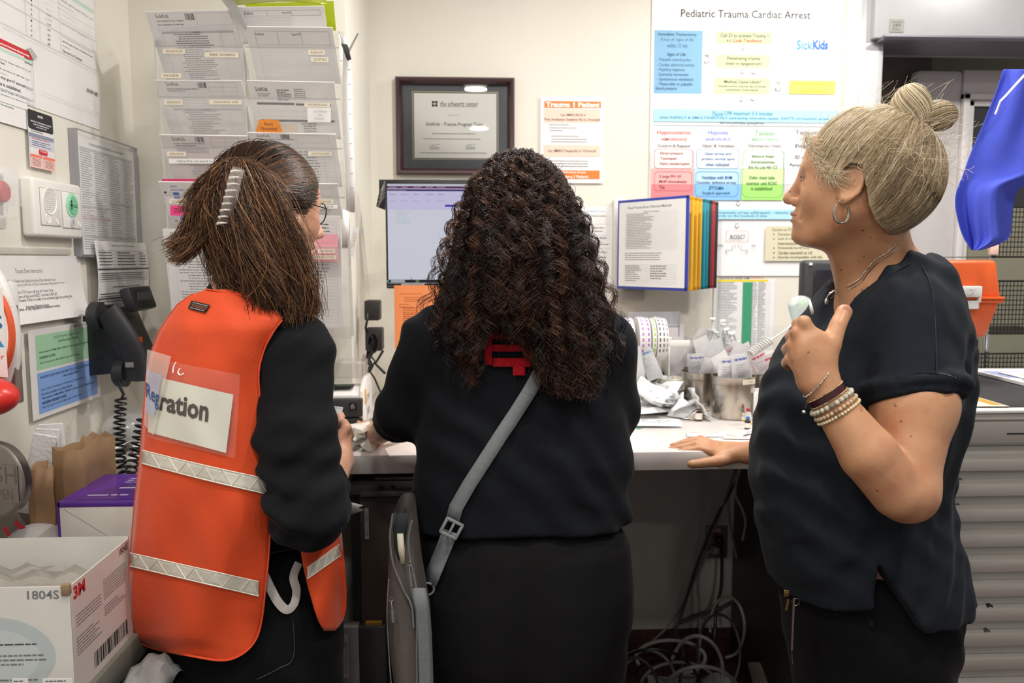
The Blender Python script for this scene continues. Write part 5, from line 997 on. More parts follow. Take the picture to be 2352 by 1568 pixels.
q = MB(); q.bx((a.x, 2.60, c.z), (c.x, 2.606, a.z), mat('acrylic_blueish', '#b9bdc6', rough=.08, var=0, alpha=.35), bev=.002); q.bx((c.x-.006, 2.60, za), (c.x, 2.66, a.z), MATS['acrylic_blueish']); q.build('clear_cover', t)
q = MB(); a = P(1532, 745, Y=2.6); c = P(1572, 800, Y=2.6); q.bx((a.x, 2.60, ZC+.001), (c.x, 2.64, a.z), mat('frost_box', '#d8d3d6', rough=.2, var=.02, alpha=.6), bev=.003); q.build('plastic_organizer', label='small frosted plastic organizer right of the label rolls', cat='organizer')
# ================================================================ STEEL CANISTERS
M_TIN = mat('tin_steel', '#b5ada2', rough=.26, metal=1., var=.22, scale=9)
def canister(px, Y, D, yt, lab, lip=True):
    c = P(px, 900, Y=Y); r = D/2; h = P(px, yt, Y=Y).z-ZC
    t = root('canister', lab, 'canister', (c.x, Y, ZC), 'steel supply canisters')
    q = MB(); q.lathe((c.x, Y, ZC+.001), [(0, 0), (r*.96, 0), (r, .004), (r, h*.80), (r*1.03, h*.81), (r*1.03, h-.003), (r*1.05, h), (r*1.0, h), (r*.99, h-.004), (r*.99, .006), (0, .006)], M_TIN, 48); q.build('can', t, sharp=50)
    return c, h, t
def packet(px, py, Y, w, h, ang, lab, col='#e9e8e8', prt=None, film=True, tilt=8, cat='packet', nm='sterile_packet', grp='wrapped supplies in the steel canisters'):
    c = P(px, py, Y=Y); R = Matrix.Rotation(math.radians(-ang), 3, 'Y') @ rotm(tilt, 0, random.uniform(-25, 25))
    m = mat('packet_'+col.strip('#'), col, rough=.2, var=.05, alpha=.72, bump=.8, bscale=50, spec=.8)
    s = Sheet(c+R @ Vector((-w/2, 0, h/2)), c+R @ Vector((w/2, 0, h/2)), c+R @ Vector((-w/2, 0, -h/2)), m, th=.0015, bend=lambda u, v: .006*math.sin(3.1*v+u)*math.sin(3.14*u), nb=5)
    if prt: s.fr(.1, .12, .9, .18, ink(prt)); s.greek(.2, .3, .8, .6, 4, LG, px=False)
    s.done(nm, label=lab, cat=cat, group=grp); return s
def syringe(px, py, Y, L_, ang, lab):
    c = P(px, py, Y=Y); R = Matrix.Rotation(math.radians(-ang), 3, 'Y') @ rotm(12, 0, 0)
    t = root('syringe', lab, 'syringe', c, 'loose wrapped syringes in the canisters')
    q = MB(); q.lathe(c+R @ Vector((0, 0, -L_/2)), [(.004, 0), (.0085, .004), (.0085, L_*.7), (.013, L_*.7+.001), (.013, L_*.7+.003), (.006, L_*.72)], mat('syringe_barrel', '#e4e8ea', rough=.12, var=0, alpha=.55), 16, R); q.build('barrel', t)
    q = MB(); q.lathe(c+R @ Vector((0, 0, -L_/2)), [(.004, L_*.5), (.004, L_), (.010, L_), (.010, L_+.003), (0, L_+.003)], mat('plunger_white', '#eef0f0', rough=.3, var=0), 12, R); q.build('plunger', t)
canister(1573, 2.66, .11, 838, 'steel canister at the back left, behind the paper cup')
canister(1607, 2.50, .112, 852, 'middle steel canister directly right of the paper cup')
cA, hA, tA = canister(1684, 2.36, .124, 862, 'front steel canister with a tape label on its rim')
canister(1754, 2.50, .135, 855, 'steel canister at the right, beside the dark shirt')
q = MB(); R1_ = .124/2*1.035
for k in range(8):
    u0 = math.radians(-84+k*6); u1 = math.radians(-84+(k+1)*6); f = lambda u, z: (cA.x+R1_*math.cos(u), 2.36+R1_*math.sin(u), ZC+z)
    q.raw([f(u0, hA*.85), f(u1, hA*.85), f(u1, hA*.97), f(u0, hA*.97)], [(0, 1, 2, 3)], TAPE)
q.build('tape_label', tA)
s = Sheet((cA.x+.012, 2.36-.0640, ZC+hA*.955), (cA.x+.042, 2.36-.0530, ZC+hA*.955), (cA.x+.012, 2.36-.0640, ZC+hA*.87), TAPE, th=.0003); s.F('5 CC SYRINGES', .05, .2, .95, .8, GRY); s.done('label_text', parent=tA)
pk = [(1583, 820, 2.4, .06, .12, -10, '#dedfe0', None), (1568, 832, 2.39, .05, .1, 14, '#e9e9ea', None), (1598, 795, 2.34, .045, .12, -25, '#e4e3e2', None), (1616, 812, 2.32, .05, .1, 20, '#ebe9ea', None), (1600, 842, 2.27, .05, .08, 5, '#e8e8ec', '#7a72b8'), (1625, 850, 2.26, .04, .07, -18, '#f0eff0', None),
      (1650, 822, 2.2, .05, .11, 18, '#dfe0e2', None), (1672, 855, 2.09, .055, .09, 3, '#eff0f2', '#6a70b0'), (1700, 850, 2.08, .05, .09, 8, '#e9eaee', '#5a66ae'), (1690, 828, 2.15, .045, .1, -22, '#ececee', None), (1662, 842, 2.13, .05, .08, 30, '#f3f3f4', None), (1712, 866, 2.1, .035, .05, 4, '#f2f2f4', None),
      (1715, 832, 2.2, .05, .11, 24, '#efe3e5', '#cf8088'), (1735, 838, 2.22, .05, .10, 36, '#efe6ea', '#c06a78'), (1752, 842, 2.2, .05, .10, 30, '#f1e9ea', '#c8505c'), (1766, 848, 2.2, .045, .09, 20, '#efdfe1', '#b8404e'), (1700, 818, 2.24, .04, .1, 44, '#f4eeee', '#d09098')]
for i, a in enumerate(pk):
    a = (a[0], a[1], a[2]+.24, a[3]*1.1, a[4]*1.1)+a[5:]; side = 'rear left' if i < 4 else 'middle' if i < 8 and i != 7 else 'front' if i < 12 else 'right'
    packet(*a[:6], 'crumpled clear and white sterile packet in the '+side+' steel canister' if not a[7] else ('sterile packet with '+('red' if i > 11 else 'violet')+' print in the '+side+' steel canister'), a[6], a[7], grp='sterile packets in the '+side+' canister')
for i, (x, y, Y, L_, an) in enumerate(((1636, 775, 2.45, .13, 4), (1650, 790, 2.45, .14, -8), (1664, 782, 2.46, .14, 10), (1682, 795, 2.44, .13, 24), (1700, 800, 2.4, .12, 30), (1628, 800, 2.44, .12, -20), (1672, 805, 2.42, .12, -4))): syringe(x, y, Y+.26, L_, an, 'clear plastic syringe standing in the bunch before the green striped list')
q = MB(); c = P(1662, 900, Y=2.72); q.lathe((c.x, 2.72, ZC+.001), [(0, 0), (.045, 0), (.05, .12), (.048, .12), (.043, .004)], mat('clear_tub', '#dfe3e5', rough=.1, var=0, alpha=.35), 32); q.build('clear_tub', label='clear plastic tub holding upright syringes behind the canisters', cat='tub')
# paper cup
c = P(1547, 900, Y=2.56); r = S(31, 2.56); h = P(1547, 868, Y=2.56).z-ZC
t = root('paper_cup', 'empty cream paper cup in front of the steel canisters', 'cup', (c.x, 2.56, ZC))
q = MB(); q.lathe((c.x, 2.56, ZC+.001), [(0, .004), (r*.74, .004), (r*.74, 0), (r*.76, 0), (r, h-.002), (r*.985, h-.002), (r*.74, .008), (0, .008)], mat('cup_cream', '#e9e4d2', rough=.5, var=.01), 48); q.build('cup_body', t)
q = MB(); q.tube([(c.x+r*math.cos(u), 2.56+r*math.sin(u), ZC+h-.001) for u in np.linspace(0, 2*math.pi, 49)], .0018, MATS['cup_cream'], 8); q.build('rolled_rim', t)
# small bottles
def vial(px, py_base, D, H_, glass, cap, lab, lbl='#e8e4dc', band=None, cat='vial'):
    c = P(px, py_base, Z=ZC); r = D/2
    t = root('vial', lab, cat, (c.x, c.y, ZC))
    q = MB(); q.lathe((c.x, c.y, ZC+.0005), [(0, 0), (r, 0), (r, H_*.62), (r*.85, H_*.70), (r*.5, H_*.76), (r*.5, H_*.82), (0, H_*.82)], glass, 24); q.build('glass_body', t)
    q = MB(); q.lathe((c.x, c.y, ZC+.0005), [(r*.62, H_*.80), (r*.66, H_*.80), (r*.66, H_*.98), (r*.6, H_), (0, H_)], cap, 24); q.build('cap', t)
    q = MB(); q.lathe((c.x, c.y, ZC+.0005), [(r*1.02, H_*.12), (r*1.02, H_*.52)], ink(lbl), 24)
    if band: q.lathe((c.x, c.y, ZC+.0005), [(r*1.03, H_*.12), (r*1.03, H_*.22)], ink(band), 24)
    q.build('label', t)
AMB = mat('amber_glass', '#3a1d14', rough=.1, var=0, coat=.5); CLG = mat('vial_glass', '#d6dadb', rough=.08, var=0, alpha=.6)
vial(1604, 966, .022, .045, AMB, STEEL, 'brown glass vial with a silver cap beside a small INLY tag')
vial(1718, 968, .018, .038, CLG, mat('cap_red', '#b3304a', rough=.3, metal=.3, var=0), 'clear vial with a red cap behind the blue capped one', band='#e3cf3a')
vial(1717, 985, .017, .034, AMB, mat('cap_blue', '#2b7bc4', rough=.3, metal=.3, var=0), 'small dark vial with a bright blue cap')
vial(1729, 974, .015, .02, CLG, TAPE, 'short clear vial with a yellow band by the red capped vial', band='#e3cf3a')
vial(1708, 966, .015, .02, CLG, TAPE, 'short clear vial left of the red capped vial', band='#e3cf3a')
s = Sheet(P(1587, 952, Y=2.31), P(1600, 954, Y=2.31), P(1587, 963, Y=2.31), TAPE); s.F('INLY', .1, .25, .9, .8, GRY); s.done('tag', label='tiny tag reading INLY left of the brown vial', cat='tag')
# medicine carton at the right, blue and red bands
a = P(1729, 898, Y=2.32); c = P(1765, 978, Y=2.32)
q = MB(); q.bx((a.x, 2.31, ZC+.001), (a.x+.12, 2.40, a.z-.004), mat('carton_white', '#e6e3e2', rough=.45, var=.01), bev=.001); q.build('carton', label='white medicine carton with blue and red bands behind the shirt', cat='box')
s = Sheet((a.x+.01, 2.3095, a.z-.01), (a.x+.1, 2.3095, a.z-.01), (a.x+.01, 2.3095, ZC+.01), MATS['carton_white'], th=.0003); s.fr(.3, .12, 1, .3, ink('#3b4aa0')); s.fr(.3, .1, 1, .13, ink('#c9434a')); s.greek(.05, .25, .25, .6, 5, ink('#5a78b8'), px=False); s.greek(.35, .4, .9, .8, 5, GRY, px=False)
s.done('carton_print', label='printed front of the white medicine carton', cat='print')
# loose supplies spread on the counter
def flat(px, py, w, h, ang, lab, col, prt=None, z=.002, nm='wrapped_supply', grp='wrapped supplies spread on the counter', bump_=.006):
    c = P(px, py, Z=ZC); u = Vector((math.cos(math.radians(ang)), math.sin(math.radians(ang)), 0)); v = Vector((-u.y, u.x, 0)); z0 = ZC+z
    TL = Vector((c.x, c.y, z0))-u*w/2+v*h/2
    s = Sheet(TL, TL+u*w, TL-v*h, mat('wrap_'+col.strip('#'), col, rough=.3, var=.04), th=.001, bend=lambda a, b: bump_*(math.sin(3.14*b)*(1+.5*math.sin(9*a))), nb=8)
    if s.N.z < 0: s.N = -s.N
    if prt: s.fr(.1, .2, .4, .35, ink(prt)); s.greek(.1, .45, .9, .8, 3, GRY, px=False)
    s.done(nm, label=lab, cat='wrapped supply', group=grp)
for i, (x, y, w_, h_, an, col, prt, z, lab) in enumerate((
    (1515, 915, .24, .05, 40, '#dfdedd', None, .075, 'long clear wrapped catheter pack topmost of the heap'), (1530, 935, .22, .05, 28, '#e6e6e8', None, .055, 'long wrapped pack crossing the heap under the topmost pack'), (1490, 945, .14, .08, 60, '#eceaea', None, .015, 'square white packet at the left of the heap'),
    (1545, 950, .16, .05, 15, '#e3e8ec', '#7aa6cf', .012, 'bluish printed packet at the right of the heap'), (1500, 975, .15, .10, -5, '#e6ebf0', '#8ab4d8', .006, 'flat blue edged sheet at the front of the heap'), (1475, 960, .12, .07, 20, '#f0eeee', None, .02, 'white packet by the dark sleeve'),
    (1580, 955, .09, .06, 0, '#e8ecef', None, .004, 'small flat packet beside the brown vial'), (1620, 1002, .10, .025, -4, '#f0efee', '#e0c030', .002, 'flat clear strip with a yellow tip above the hand'), (1700, 1008, .09, .02, -8, '#efd9d6', '#d0504a', .002, 'thin pinkish wrapped swab above the wrist'), (1732, 998, .08, .045, 60, '#e6dfe4', '#3b58c0', .004, 'clear packet with a blue end next to the shirt'))):
    flat(x, y, w_, h_, an, lab, col, prt, z)
for (x, y, col, lab) in ((1460, 972, '#e88a4a', 'tiny orange scrap beside the sleeve'), (1468, 984, '#4a9a6a', 'tiny green scrap beside the sleeve')):
    c = P(x, y, Z=ZC); q = MB(); q.box((c.x, c.y, ZC+.0012), (.012, .01, .0012), mat('scrap_'+col.strip('#'), col, var=0), rotm(0, 0, 25)); q.build('paper_scrap', label=lab, cat='scrap')
for (x, y, r_, n_, sd, lab) in ((1482, 945, .085, 14, 21, 'crumpled clear and white packaging nearest the dark sleeve'), (1520, 925, .070, 12, 22, 'crumpled clear packaging at the top of the heap by the cup'), (1560, 958, .060, 10, 23, 'flattened clear packaging at the right end of the heap')):
    c = P(x, y, Z=ZC); q = crumple((c.x, c.y, ZC+.004), r_, mat('clear_wrap', '#f6f7f8', rough=.25, var=.04, alpha=.82, spec=.9, bump=.8, bscale=60), n_, sd, .8); q.build('crumpled_packaging', label=lab, cat='packaging', solid=.0004, sharp=20)
# green device, white labels, black reel mount by the curly-haired person
q = MB(); c = P(1488, 905, Y=2.55); q.bx((c.x-.012, 2.55, ZC+.001), (c.x+.02, 2.59, P(1488, 885, Y=2.55).z), mat('lime_plastic', '#84c83a', rough=.35, var=.02), bev=.006); q.build('lime_clip', label='lime green plastic clip beside the white box', cat='clip')
q = MB(); c = P(1472, 905, Y=2.5); q.bx((c.x-.025, 2.5, ZC+.001), (c.x+.012, 2.54, P(1472, 884, Y=2.5).z), mat('white_carton2', '#e9eaea', rough=.4, var=.01), bev=.002); q.build('white_box', label='small white box next to the dark sleeve', cat='box')
s = Sheet((c.x-.015, 2.499, ZC+.07), (c.x+.008, 2.499, ZC+.07), (c.x-.015, 2.499, ZC+.02), MATS['white_carton2'], th=.0003); s.fr(.3, .2, .8, .8, ink('#a9a4a4')); s.done('box_label', label='grey printed label on the small white box', cat='label')
q = MB(); c = P(1510, 862, Y=2.62); q.cyl((c.x-.05, 2.62, c.z), (c.x+.03, 2.62, c.z), .012, mat('dark_green_grip', '#2c3833', rough=.4, var=.03), 16); q.bx((c.x-.045, 2.60, ZC+.001), (c.x-.03, 2.64, c.z+.01), BLKP, bev=.003); q.build('tape_cutter', label='dark green and black handle behind the paper cup', cat='handle')
packet(1452, 842, 2.45, .07, .12, 12, 'large clear bag of supplies under the label rolls', '#e3e5e6', None, grp=None, nm='supply_bag'); packet(1492, 835, 2.47, .05, .11, 22, 'white packet with a blue edge under the label rolls', '#eceef0', '#6a9ac8', grp=None)
q = MB(); c = P(1530, 905, Y=2.65); q.bx((c.x-.03, 2.66, ZC+.001), (c.x+.05, 2.72, ZC+.045), mat('grey_tub', '#c7c9c2', rough=.4, var=.03), bev=.006); q.build('grey_tub', label='low pale tub behind the cup', cat='tub')
# ================================================================ THERMOMETER / SENSOR WITH COILED CORD, SCREEN BACK, TRAY
t_c = P(1838, 716, Y=2.42)
t = root('probe_holder', 'pale probe holder with green dial beside the black screen', 'probe holder', (t_c.x, 2.42, ZC))
q = MB(); q.lathe((t_c.x, 2.42, ZC+.001), [(0, 0), (.03, 0), (.02, .05), (.02, t_c.z-ZC-.04), (.034, t_c.z-ZC+.005), (.034, t_c.z-ZC+.02), (0, t_c.z-ZC+.02)], mat('pale_teal', '#cfdedd', rough=.3, var=.01), 28); q.build('stem', t)
q = MB(); q.sph((t_c.x, 2.42, t_c.z+.02), (.038, .034, .03), mat('clear_dome', '#eef3f2', rough=.1, var=0, alpha=.45)); q.build('dome', t)
q = MB(); q.sph((t_c.x+.006, 2.41, t_c.z+.018), (.026, .022, .016), mat('dial_green', '#2fa84f', rough=.3, var=.1, scale=80)); q.build('dial', t)
q = MB(); q.tube([P(1824, 742, Y=2.28), P(1795, 765, Y=2.27), P(1768, 782, Y=2.26)], .003, mat('cord_white', '#cfd0cc', rough=.4, var=0), 8)
coil(q, [P(1768, 782, Y=2.26), P(1740, 800, Y=2.25), P(1722, 814, Y=2.24)], .011, 9, .0028, MATS['cord_white']); q.build('coiled_cord', t)
t = root('display_unit', 'black display unit behind the grey-haired person', 'monitor', (P(1900, 800, Y=2.45).x, 2.47, ZC))
a = P(1848, 597, Y=2.45); c = P(2010, 830, Y=2.45); q = MB(); q.bx((a.x, 2.45, c.z), (c.x, 2.50, a.z), mat('unit_black', '#3a3b3d', rough=.45, var=.03), bev=.014, seg=3); q.build('housing', t)
q = MB(); q.bx((a.x+.03, 2.447, c.z+.03), (c.x-.03, 2.4505, a.z-.03), mat('dark_screen', '#26272a', rough=.15, var=.02), bev=.001); q.build('screen', t)
q = MB(); q.bx((a.x+.014, 2.446, a.z-.016), (a.x+.024, 2.4505, a.z-.008), WHTP); q.build('corner_sticker', t)
q = MB(); q.bx((a.x+.06, 2.46, ZC+.001), (a.x+.12, 2.49, c.z+.01), MATS['unit_black'], bev=.004); q.bx((a.x+.02, 2.40, ZC+.001), (a.x+.17, 2.55, ZC+.015), MATS['unit_black'], bev=.004); q.build('stand', t)
q = MB(); a = P(1735, 812, Y=2.68); q.bx((a.x, 2.60, a.z-.012), (1.2, 2.80, a.z), mat('shelf_pale', '#d0cdcb', rough=.35, var=.01), bev=.003); q.bx((a.x+.02, 2.62, ZC+.001), (a.x+.05, 2.78, a.z-.012), MATS['shelf_pale']); q.bx((1.12, 2.62, ZC+.001), (1.15, 2.78, a.z-.012), MATS['shelf_pale']); q.build('monitor_riser', label='pale riser shelf behind the steel canisters', cat='shelf')
# ================================================================ STEEL DRAWER CABINET
YD = 1.76; ztop = P(2260, 940, Y=YD).z; xl = P(2085, 1200, Y=YD).x; xr2 = 1.75
M_CAB = mat('cabinet_grey', '#b3aea6', rough=.35, metal=.35, var=.02); M_CABT = mat('cabinet_top', '#d6d4cf', rough=.35, var=.01)
t = root('drawer_cabinet', 'tall grey steel cabinet of shallow flat drawers', 'cabinet', ((xl+xr2)/2, 2.05, 0))
q = MB(); q.bx((xl, YD+.02, .02), (xr2, 2.30, ztop-.008), M_CAB, bev=.002); q.build('body', t)
q = MB(); q.bx((xl-.005, YD-.012, ztop-.008), (xr2, 2.32, ztop), M_CABT, bev=.003); q.bx((xl+.03, YD+.02, ztop), (xr2, 2.3, ztop+.002), mat('top_mat_black', '#333335', rough=.6, var=.04)); q.build('top', t)
zc = lambda y: P(2250, y, Y=YD).z
q = MB(); q.bx((xl, YD-.004, zc(1018)), (xr2, YD+.02, ztop-.009), M_CAB, bev=.002); q.bx((xl, YD-.0055, zc(966)), (xr2, YD-.003, zc(963)), mat('seam', '#6c6860', var=0)); q.bx((P(2310, 995, Y=YD).x, YD-.0055, zc(997)), (xr2, YD-.003, zc(994)), BLKP); q.build('header_panel', t)
ys = [1026, 1083, 1141, 1199, 1257, 1315, 1371, 1428, 1485, 1539, 1593, 1647, 1700]
M_LOCK = mat('lock_metal', '#6f6c68', rough=.4, metal=.8, var=.05)
for i in range(len(ys)-1):
    z1 = zc(ys[i])-.001; z0 = zc(ys[i+1])+.0022; zm = z1-(z1-z0)*.42
    prof = [(YD+.012, z1), (YD+.010, zm+.004), (YD-.004, zm-.004), (YD-.006, z0+.001), (YD+.018, z0), (YD+.018, z1)]
    q = MB(); q.prism([(xl+.002, y, z) for y, z in prof], (xr2-xl-.004, 0, 0), M_CAB, bev=.0008); d_ = q.build('drawer', t)
    px = 2211-i*5.8
    q = MB(); q.lathe(P(px, ys[i]+19, Y=YD+.0098), [(.0052, 0), (.005, .0012), (.0025, .0014), (0, .0006)], M_LOCK, 16, rotm(90, 0, 0)); q.build('rivet', d_)
    if i in (6, 7):
        q = MB(); q.lathe(P(2272 if i == 6 else 2266, ys[i]+22, Y=YD+.005), [(.0075, -.004), (.0072, .004), (.004, .0045), (.003, .002), (0, .002)], BLKP if i == 6 else M_LOCK, 20, rotm(90, 0, 0)); q.build('lock', d_)
# papers on the cabinet
def onTop(x0, y0, x1, y1, z, base, th, fn, lab, nm='document', skew=0):
    A_ = P(x0, y0, Z=ztop+z); B2 = P(x1, y0, Z=ztop+z); C_ = P(x0+skew, y1, Z=ztop+z)
    s = Sheet(A_, B2, (A_.x+skew*0, C_.y, A_.z), base, th=th)
    fn(s); s.done(nm, label=lab, cat='document')
LBL = ink('#c6d2ee', 'pale_blue_print')
def dc(s): s.fr(.05, .1, .5, .35, ink('#a9b4dc', 'blue_print')); s.fr(.05, .45, .95, .5, LBL); s.fr(.05, .6, .95, .9, LBL); s.greek(.1, .4, .9, .9, 6, ink('#9aa4c0'), px=False)
onTop(2215, 852, 2420, 930, .004, PAPER, .008, dc, 'thick stack of pale blue printed papers on the cabinet top')
onTop(2290, 855, 2440, 885, .014, PAPER, .002, lambda s: (s.fr(.1, .2, .9, .4, ink('#e6c9c4')), s.greek(.1, .5, .9, .9, 3, LG, px=False)), 'loose sheet with a pinkish heading lying on the paper stack')
s = Sheet(P(2150, 905, Z=ztop+.003), P(2222, 905, Z=ztop+.003), P(2150, 930, Z=ztop+.003), mat('label_cream', '#cfc9bf', var=.02)); s.rr(.6, .3, .95, .9, ink('#b58f3a'), r=.003, px=False); s.done('taped_card', label='small card with a gold corner taped by the arm', cat='card')
# orange tackle box standing on a black device
q = MB(); yb0 = 2.16; a = P(2160, 775, Y=yb0); q.bx((a.x-.1, yb0, ztop+.002), (P(2250, 800, Y=yb0).x, 2.28, a.z-.001), BLKP, bev=.01)
q.bx((P(2190, 800, Y=2.1).x, 2.10, ztop+.002), (P(2254, 800, Y=2.1).x, 2.155, P(2250, 795, Y=2.1).z), BLKP, bev=.012); q.build('black_device', label='black device under the orange case on the cabinet', cat='device')
t = root('orange_case', 'orange plastic carry case with white latch on the cabinet', 'case', (P(2200, 770, Y=2.2).x, 2.2, a.z))
M_OR = mat('case_orange', '#e0602a', rough=.38, var=.02, bump=.1, bscale=500)
x0 = P(2128, 700, Y=2.14).x; xT = P(2292, 610, Y=2.14).x; xM = P(2300, 685, Y=2.14).x; xB = P(2272, 770, Y=2.14).x
zT = P(2200, 597, Y=2.14).z; zM = P(2200, 688, Y=2.14).z; zB = a.z
def tub(q, z0, z1, xa0, xb0, xa1, xb1, ya0, ya1):
    b = bmesh.new(); vs = [b.verts.new(v) for v in ((xa0, ya0, z0), (xb0, ya0, z0), (xb0, ya0+.13, z0), (xa0, ya0+.13, z0), (xa1, ya1, z1), (xb1, ya1, z1), (xb1, ya1+.14, z1), (xa1, ya1+.14, z1))]
    for f in ((3, 2, 1, 0), (4, 5, 6, 7), (0, 1, 5, 4), (1, 2, 6, 5), (2, 3, 7, 6), (3, 0, 4, 7)): b.faces.new([vs[i] for i in f])
    bmesh.ops.bevel(b, geom=b.edges[:]+b.verts[:], offset=.010, segments=3, affect='EDGES', profile=.5); q.bm(b, M_OR)
q = MB(); tub(q, zM+.003, zT, x0-.1, xM-.002, x0-.09, xT, 2.135, 2.145); q.bx((x0-.105, 2.125, zM), (xM+.002, 2.285, zM+.008), M_OR, bev=.003); q.build('lid', t)
q = MB(); tub(q, zB, zM-.001, x0-.08, xB, x0-.1, xM-.004, 2.15, 2.135); q.bx((x0-.105, 2.127, zM-.009), (xM+.0, 2.283, zM-.001), M_OR, bev=.003); q.build('base_tub', t)
q = MB(); a = P(2210, 657, Y=2.12); c = P(2252, 682, Y=2.12); q.bx((a.x, 2.112, c.z), (c.x, 2.134, a.z), WHTP, bev=.003); a = P(2210, 690, Y=2.12); c = P(2248, 710, Y=2.12); q.bx((a.x, 2.118, c.z), (c.x, 2.136, a.z), WHTP, bev=.003); a = P(2209, 680, Y=2.12); q.bx((a.x, 2.116, P(2209, 694, Y=2.12).z), (a.x+.006, 2.130, a.z), WHTP, bev=.001); a = P(2247, 680, Y=2.12); q.bx((a.x, 2.116, P(2247, 694, Y=2.12).z), (a.x+.006, 2.130, a.z), WHTP, bev=.001); lt = q.build('latch', t)
s = wsheet(2224, 663, 2240, 676, WHTP, Y=2.112, off=.0004); s.line(.2, .5, .5, .1, .0014, ink('#3f7fc0'), px=False); s.line(.45, .95, .8, .5, .0014, ink('#3f7fc0'), px=False); s.done('latch_mark', parent=lt)
# ================================================================ WIRE BASKET SHELVING
M_WIRE = mat('wire_black', '#3a3733', rough=.35, metal=.6, var=.05)
t = root('wire_shelving', 'dark wire basket shelving behind the blue gown', 'shelving', (1.75, 2.65, 0))
YW = 2.62
def wirepanel(x0, y0, x1, y1, nx, nz):
    q = MB(); a = P(x0, y0, Y=YW); c = P(x1, y1, Y=YW)
    for i in range(nx+1): x = a.x+(c.x-a.x)*i/nx; q.tube([(x, YW, c.z), (x, YW, a.z)], .0016, M_WIRE, 4)
    for j in range(nz+1): z = c.z+(a.z-c.z)*j/nz; q.tube([(a.x, YW-.002, z), (c.x, YW-.002, z)], .0016 if 0 < j < nz else .003, M_WIRE, 4)
    for i in range(nx+1): x = a.x+(c.x-a.x)*i/nx; q.tube([(x, YW, c.z), (x, YW+.3, c.z)], .0014, M_WIRE, 4)
    for k in range(8): q.tube([(a.x, YW+.04*k, c.z), (c.x, YW+.04*k, c.z)], .0014, M_WIRE, 4)
    q.build('wire_basket', t)
wirepanel(2285, 475, 2460, 590, 22, 10); wirepanel(2280, 645, 2470, 765, 24, 11); wirepanel(2230, 812, 2460, 880, 28, 7)
q = MB(); p0 = P(2278, 560, Y=YW+.02); q.cyl((p0.x, YW+.02, .02), (p0.x, YW+.02, P(2278, 300, Y=YW).z), .010, CHROME, 12); q.cyl((p0.x+.5, YW+.02, .02), (p0.x+.5, YW+.02, 2.0), .010, CHROME, 12); q.cyl((p0.x, YW+.32, .02), (p0.x, YW+.32, 2.0), .010, CHROME, 12); q.build('posts', t) if False else None
for (dx, dy) in ((0, .02), (.5, .02), (.5, .32)): q = MB(); q.cyl((p0.x+dx, YW+dy, .001), (p0.x+dx, YW+dy, P(2278, 300, Y=YW).z), .010, CHROME, 12); q.build('post', t)
q = MB(); a = P(2276, 560, Y=YW-.02); q.bx((a.x, YW-.02, P(2276, 585, Y=YW-.02).z), (a.x+.028, YW-.005, P(2276, 562, Y=YW-.02).z), mat('salmon_plate', '#e8c2b2', rough=.4, var=.03), bev=.002); q.build('bracket_plate', t)
# ================================================================ BLUE GOWN hanging at the right edge
M_GOWN = mat('gown_blue', '#4e5ccf', rough=.8, var=.03, spec=.2)
q = MB(); rows = []
YG = 1.95
prof = [(158, 2302, 2460), (190, 2296, 2470), (240, 2275, 2480), (300, 2252, 2480), (350, 2228, 2480), (400, 2212, 2472), (418, 2204, 2345), (450, 2192, 2330), (480, 2194, 2326), (520, 2203, 2322), (545, 2212, 2322), (560, 2222, 2300), (575, 2232, 2250)]
for i, (py, xa_, xb_) in enumerate(prof):
    row = []
    for j in range(33):
        u = j/32; x = xa_+(xb_-xa_)*u
        ph = u*6+.25*i*(u-.3); d = .024*math.sin(ph)+.008*math.sin(2.1*ph+1)+.005*math.sin(u*15+i*.6)
        row.append(P(x, py, Y=YG-.05*math.sin(math.pi*min(1, u*1.2))+d))
    rows.append(row)
q.grid(rows, M_GOWN)
gw = q.build('blue_gown', label='blue surgical gown hanging at the right edge', cat='gown', solid=.003, sharp=0)
sub = gw.modifiers.new('Sub', 'SUBSURF'); sub.levels = 1; sub.render_levels = 2
q = MB(); q.tube([P(x, y, Y=1.865-.012*math.sin(i*.9)) for i, (x, y) in enumerate(((2360, 165), (2335, 192), (2312, 218), (2298, 232), (2292, 248), (2286, 262)))], .004, mat('piping_white', '#dfe2ec', rough=.5, var=0), 8, flat=.5); q.build('gown_piping', gw, label='white piping cord along the neckline')
q = MB(); xg = P(2400, 150, Y=YG).x; q.cyl((xg, YG, P(2400, 150, Y=YG).z), (xg, YG, 2.62), .006, STEEL, 12); q.build('gown_hook', label='steel rod the blue gown hangs from', cat='hook')
# ================================================================ IMPLICIT SURFACES (bodies and clothes)
def A3(v): return np.array(tuple(v), dtype=np.float32)
def smin(a, b, k):
    if k <= 0: return np.minimum(a, b)
    h = np.maximum(k-np.abs(a-b), 0)/k; return np.minimum(a, b)-h*h*k*.25
def smax(a, b, k): return -smin(-a, -b, k)
def d_cone(p, a, b, ra, rb, flat=None):
    a = A3(a); b = A3(b); ba = b-a; q = p-a
    t = np.clip(q @ ba/max(float(ba @ ba), 1e-9), 0, 1)[..., None]
    v = q-ba*t
    if flat is not None:
        w, s = flat; w = A3(w); c = (v @ w)[..., None]; v = v+w*c*(s-1)
    return np.sqrt((v*v).sum(-1))-(ra+(rb-ra)*t[..., 0])
def d_ell(p, c, r, R=None):
    q = p-A3(c)
    if R is not None: q = q @ np.array([list(x) for x in R], dtype=np.float32)
    r = np.array(r, dtype=np.float32); k0 = np.sqrt(((q/r)**2).sum(-1)); k1 = np.sqrt(((q/(r*r))**2).sum(-1))
    return np.where(k1 > 1e-9, k0*(k0-1)/np.maximum(k1, 1e-9), -r.min())
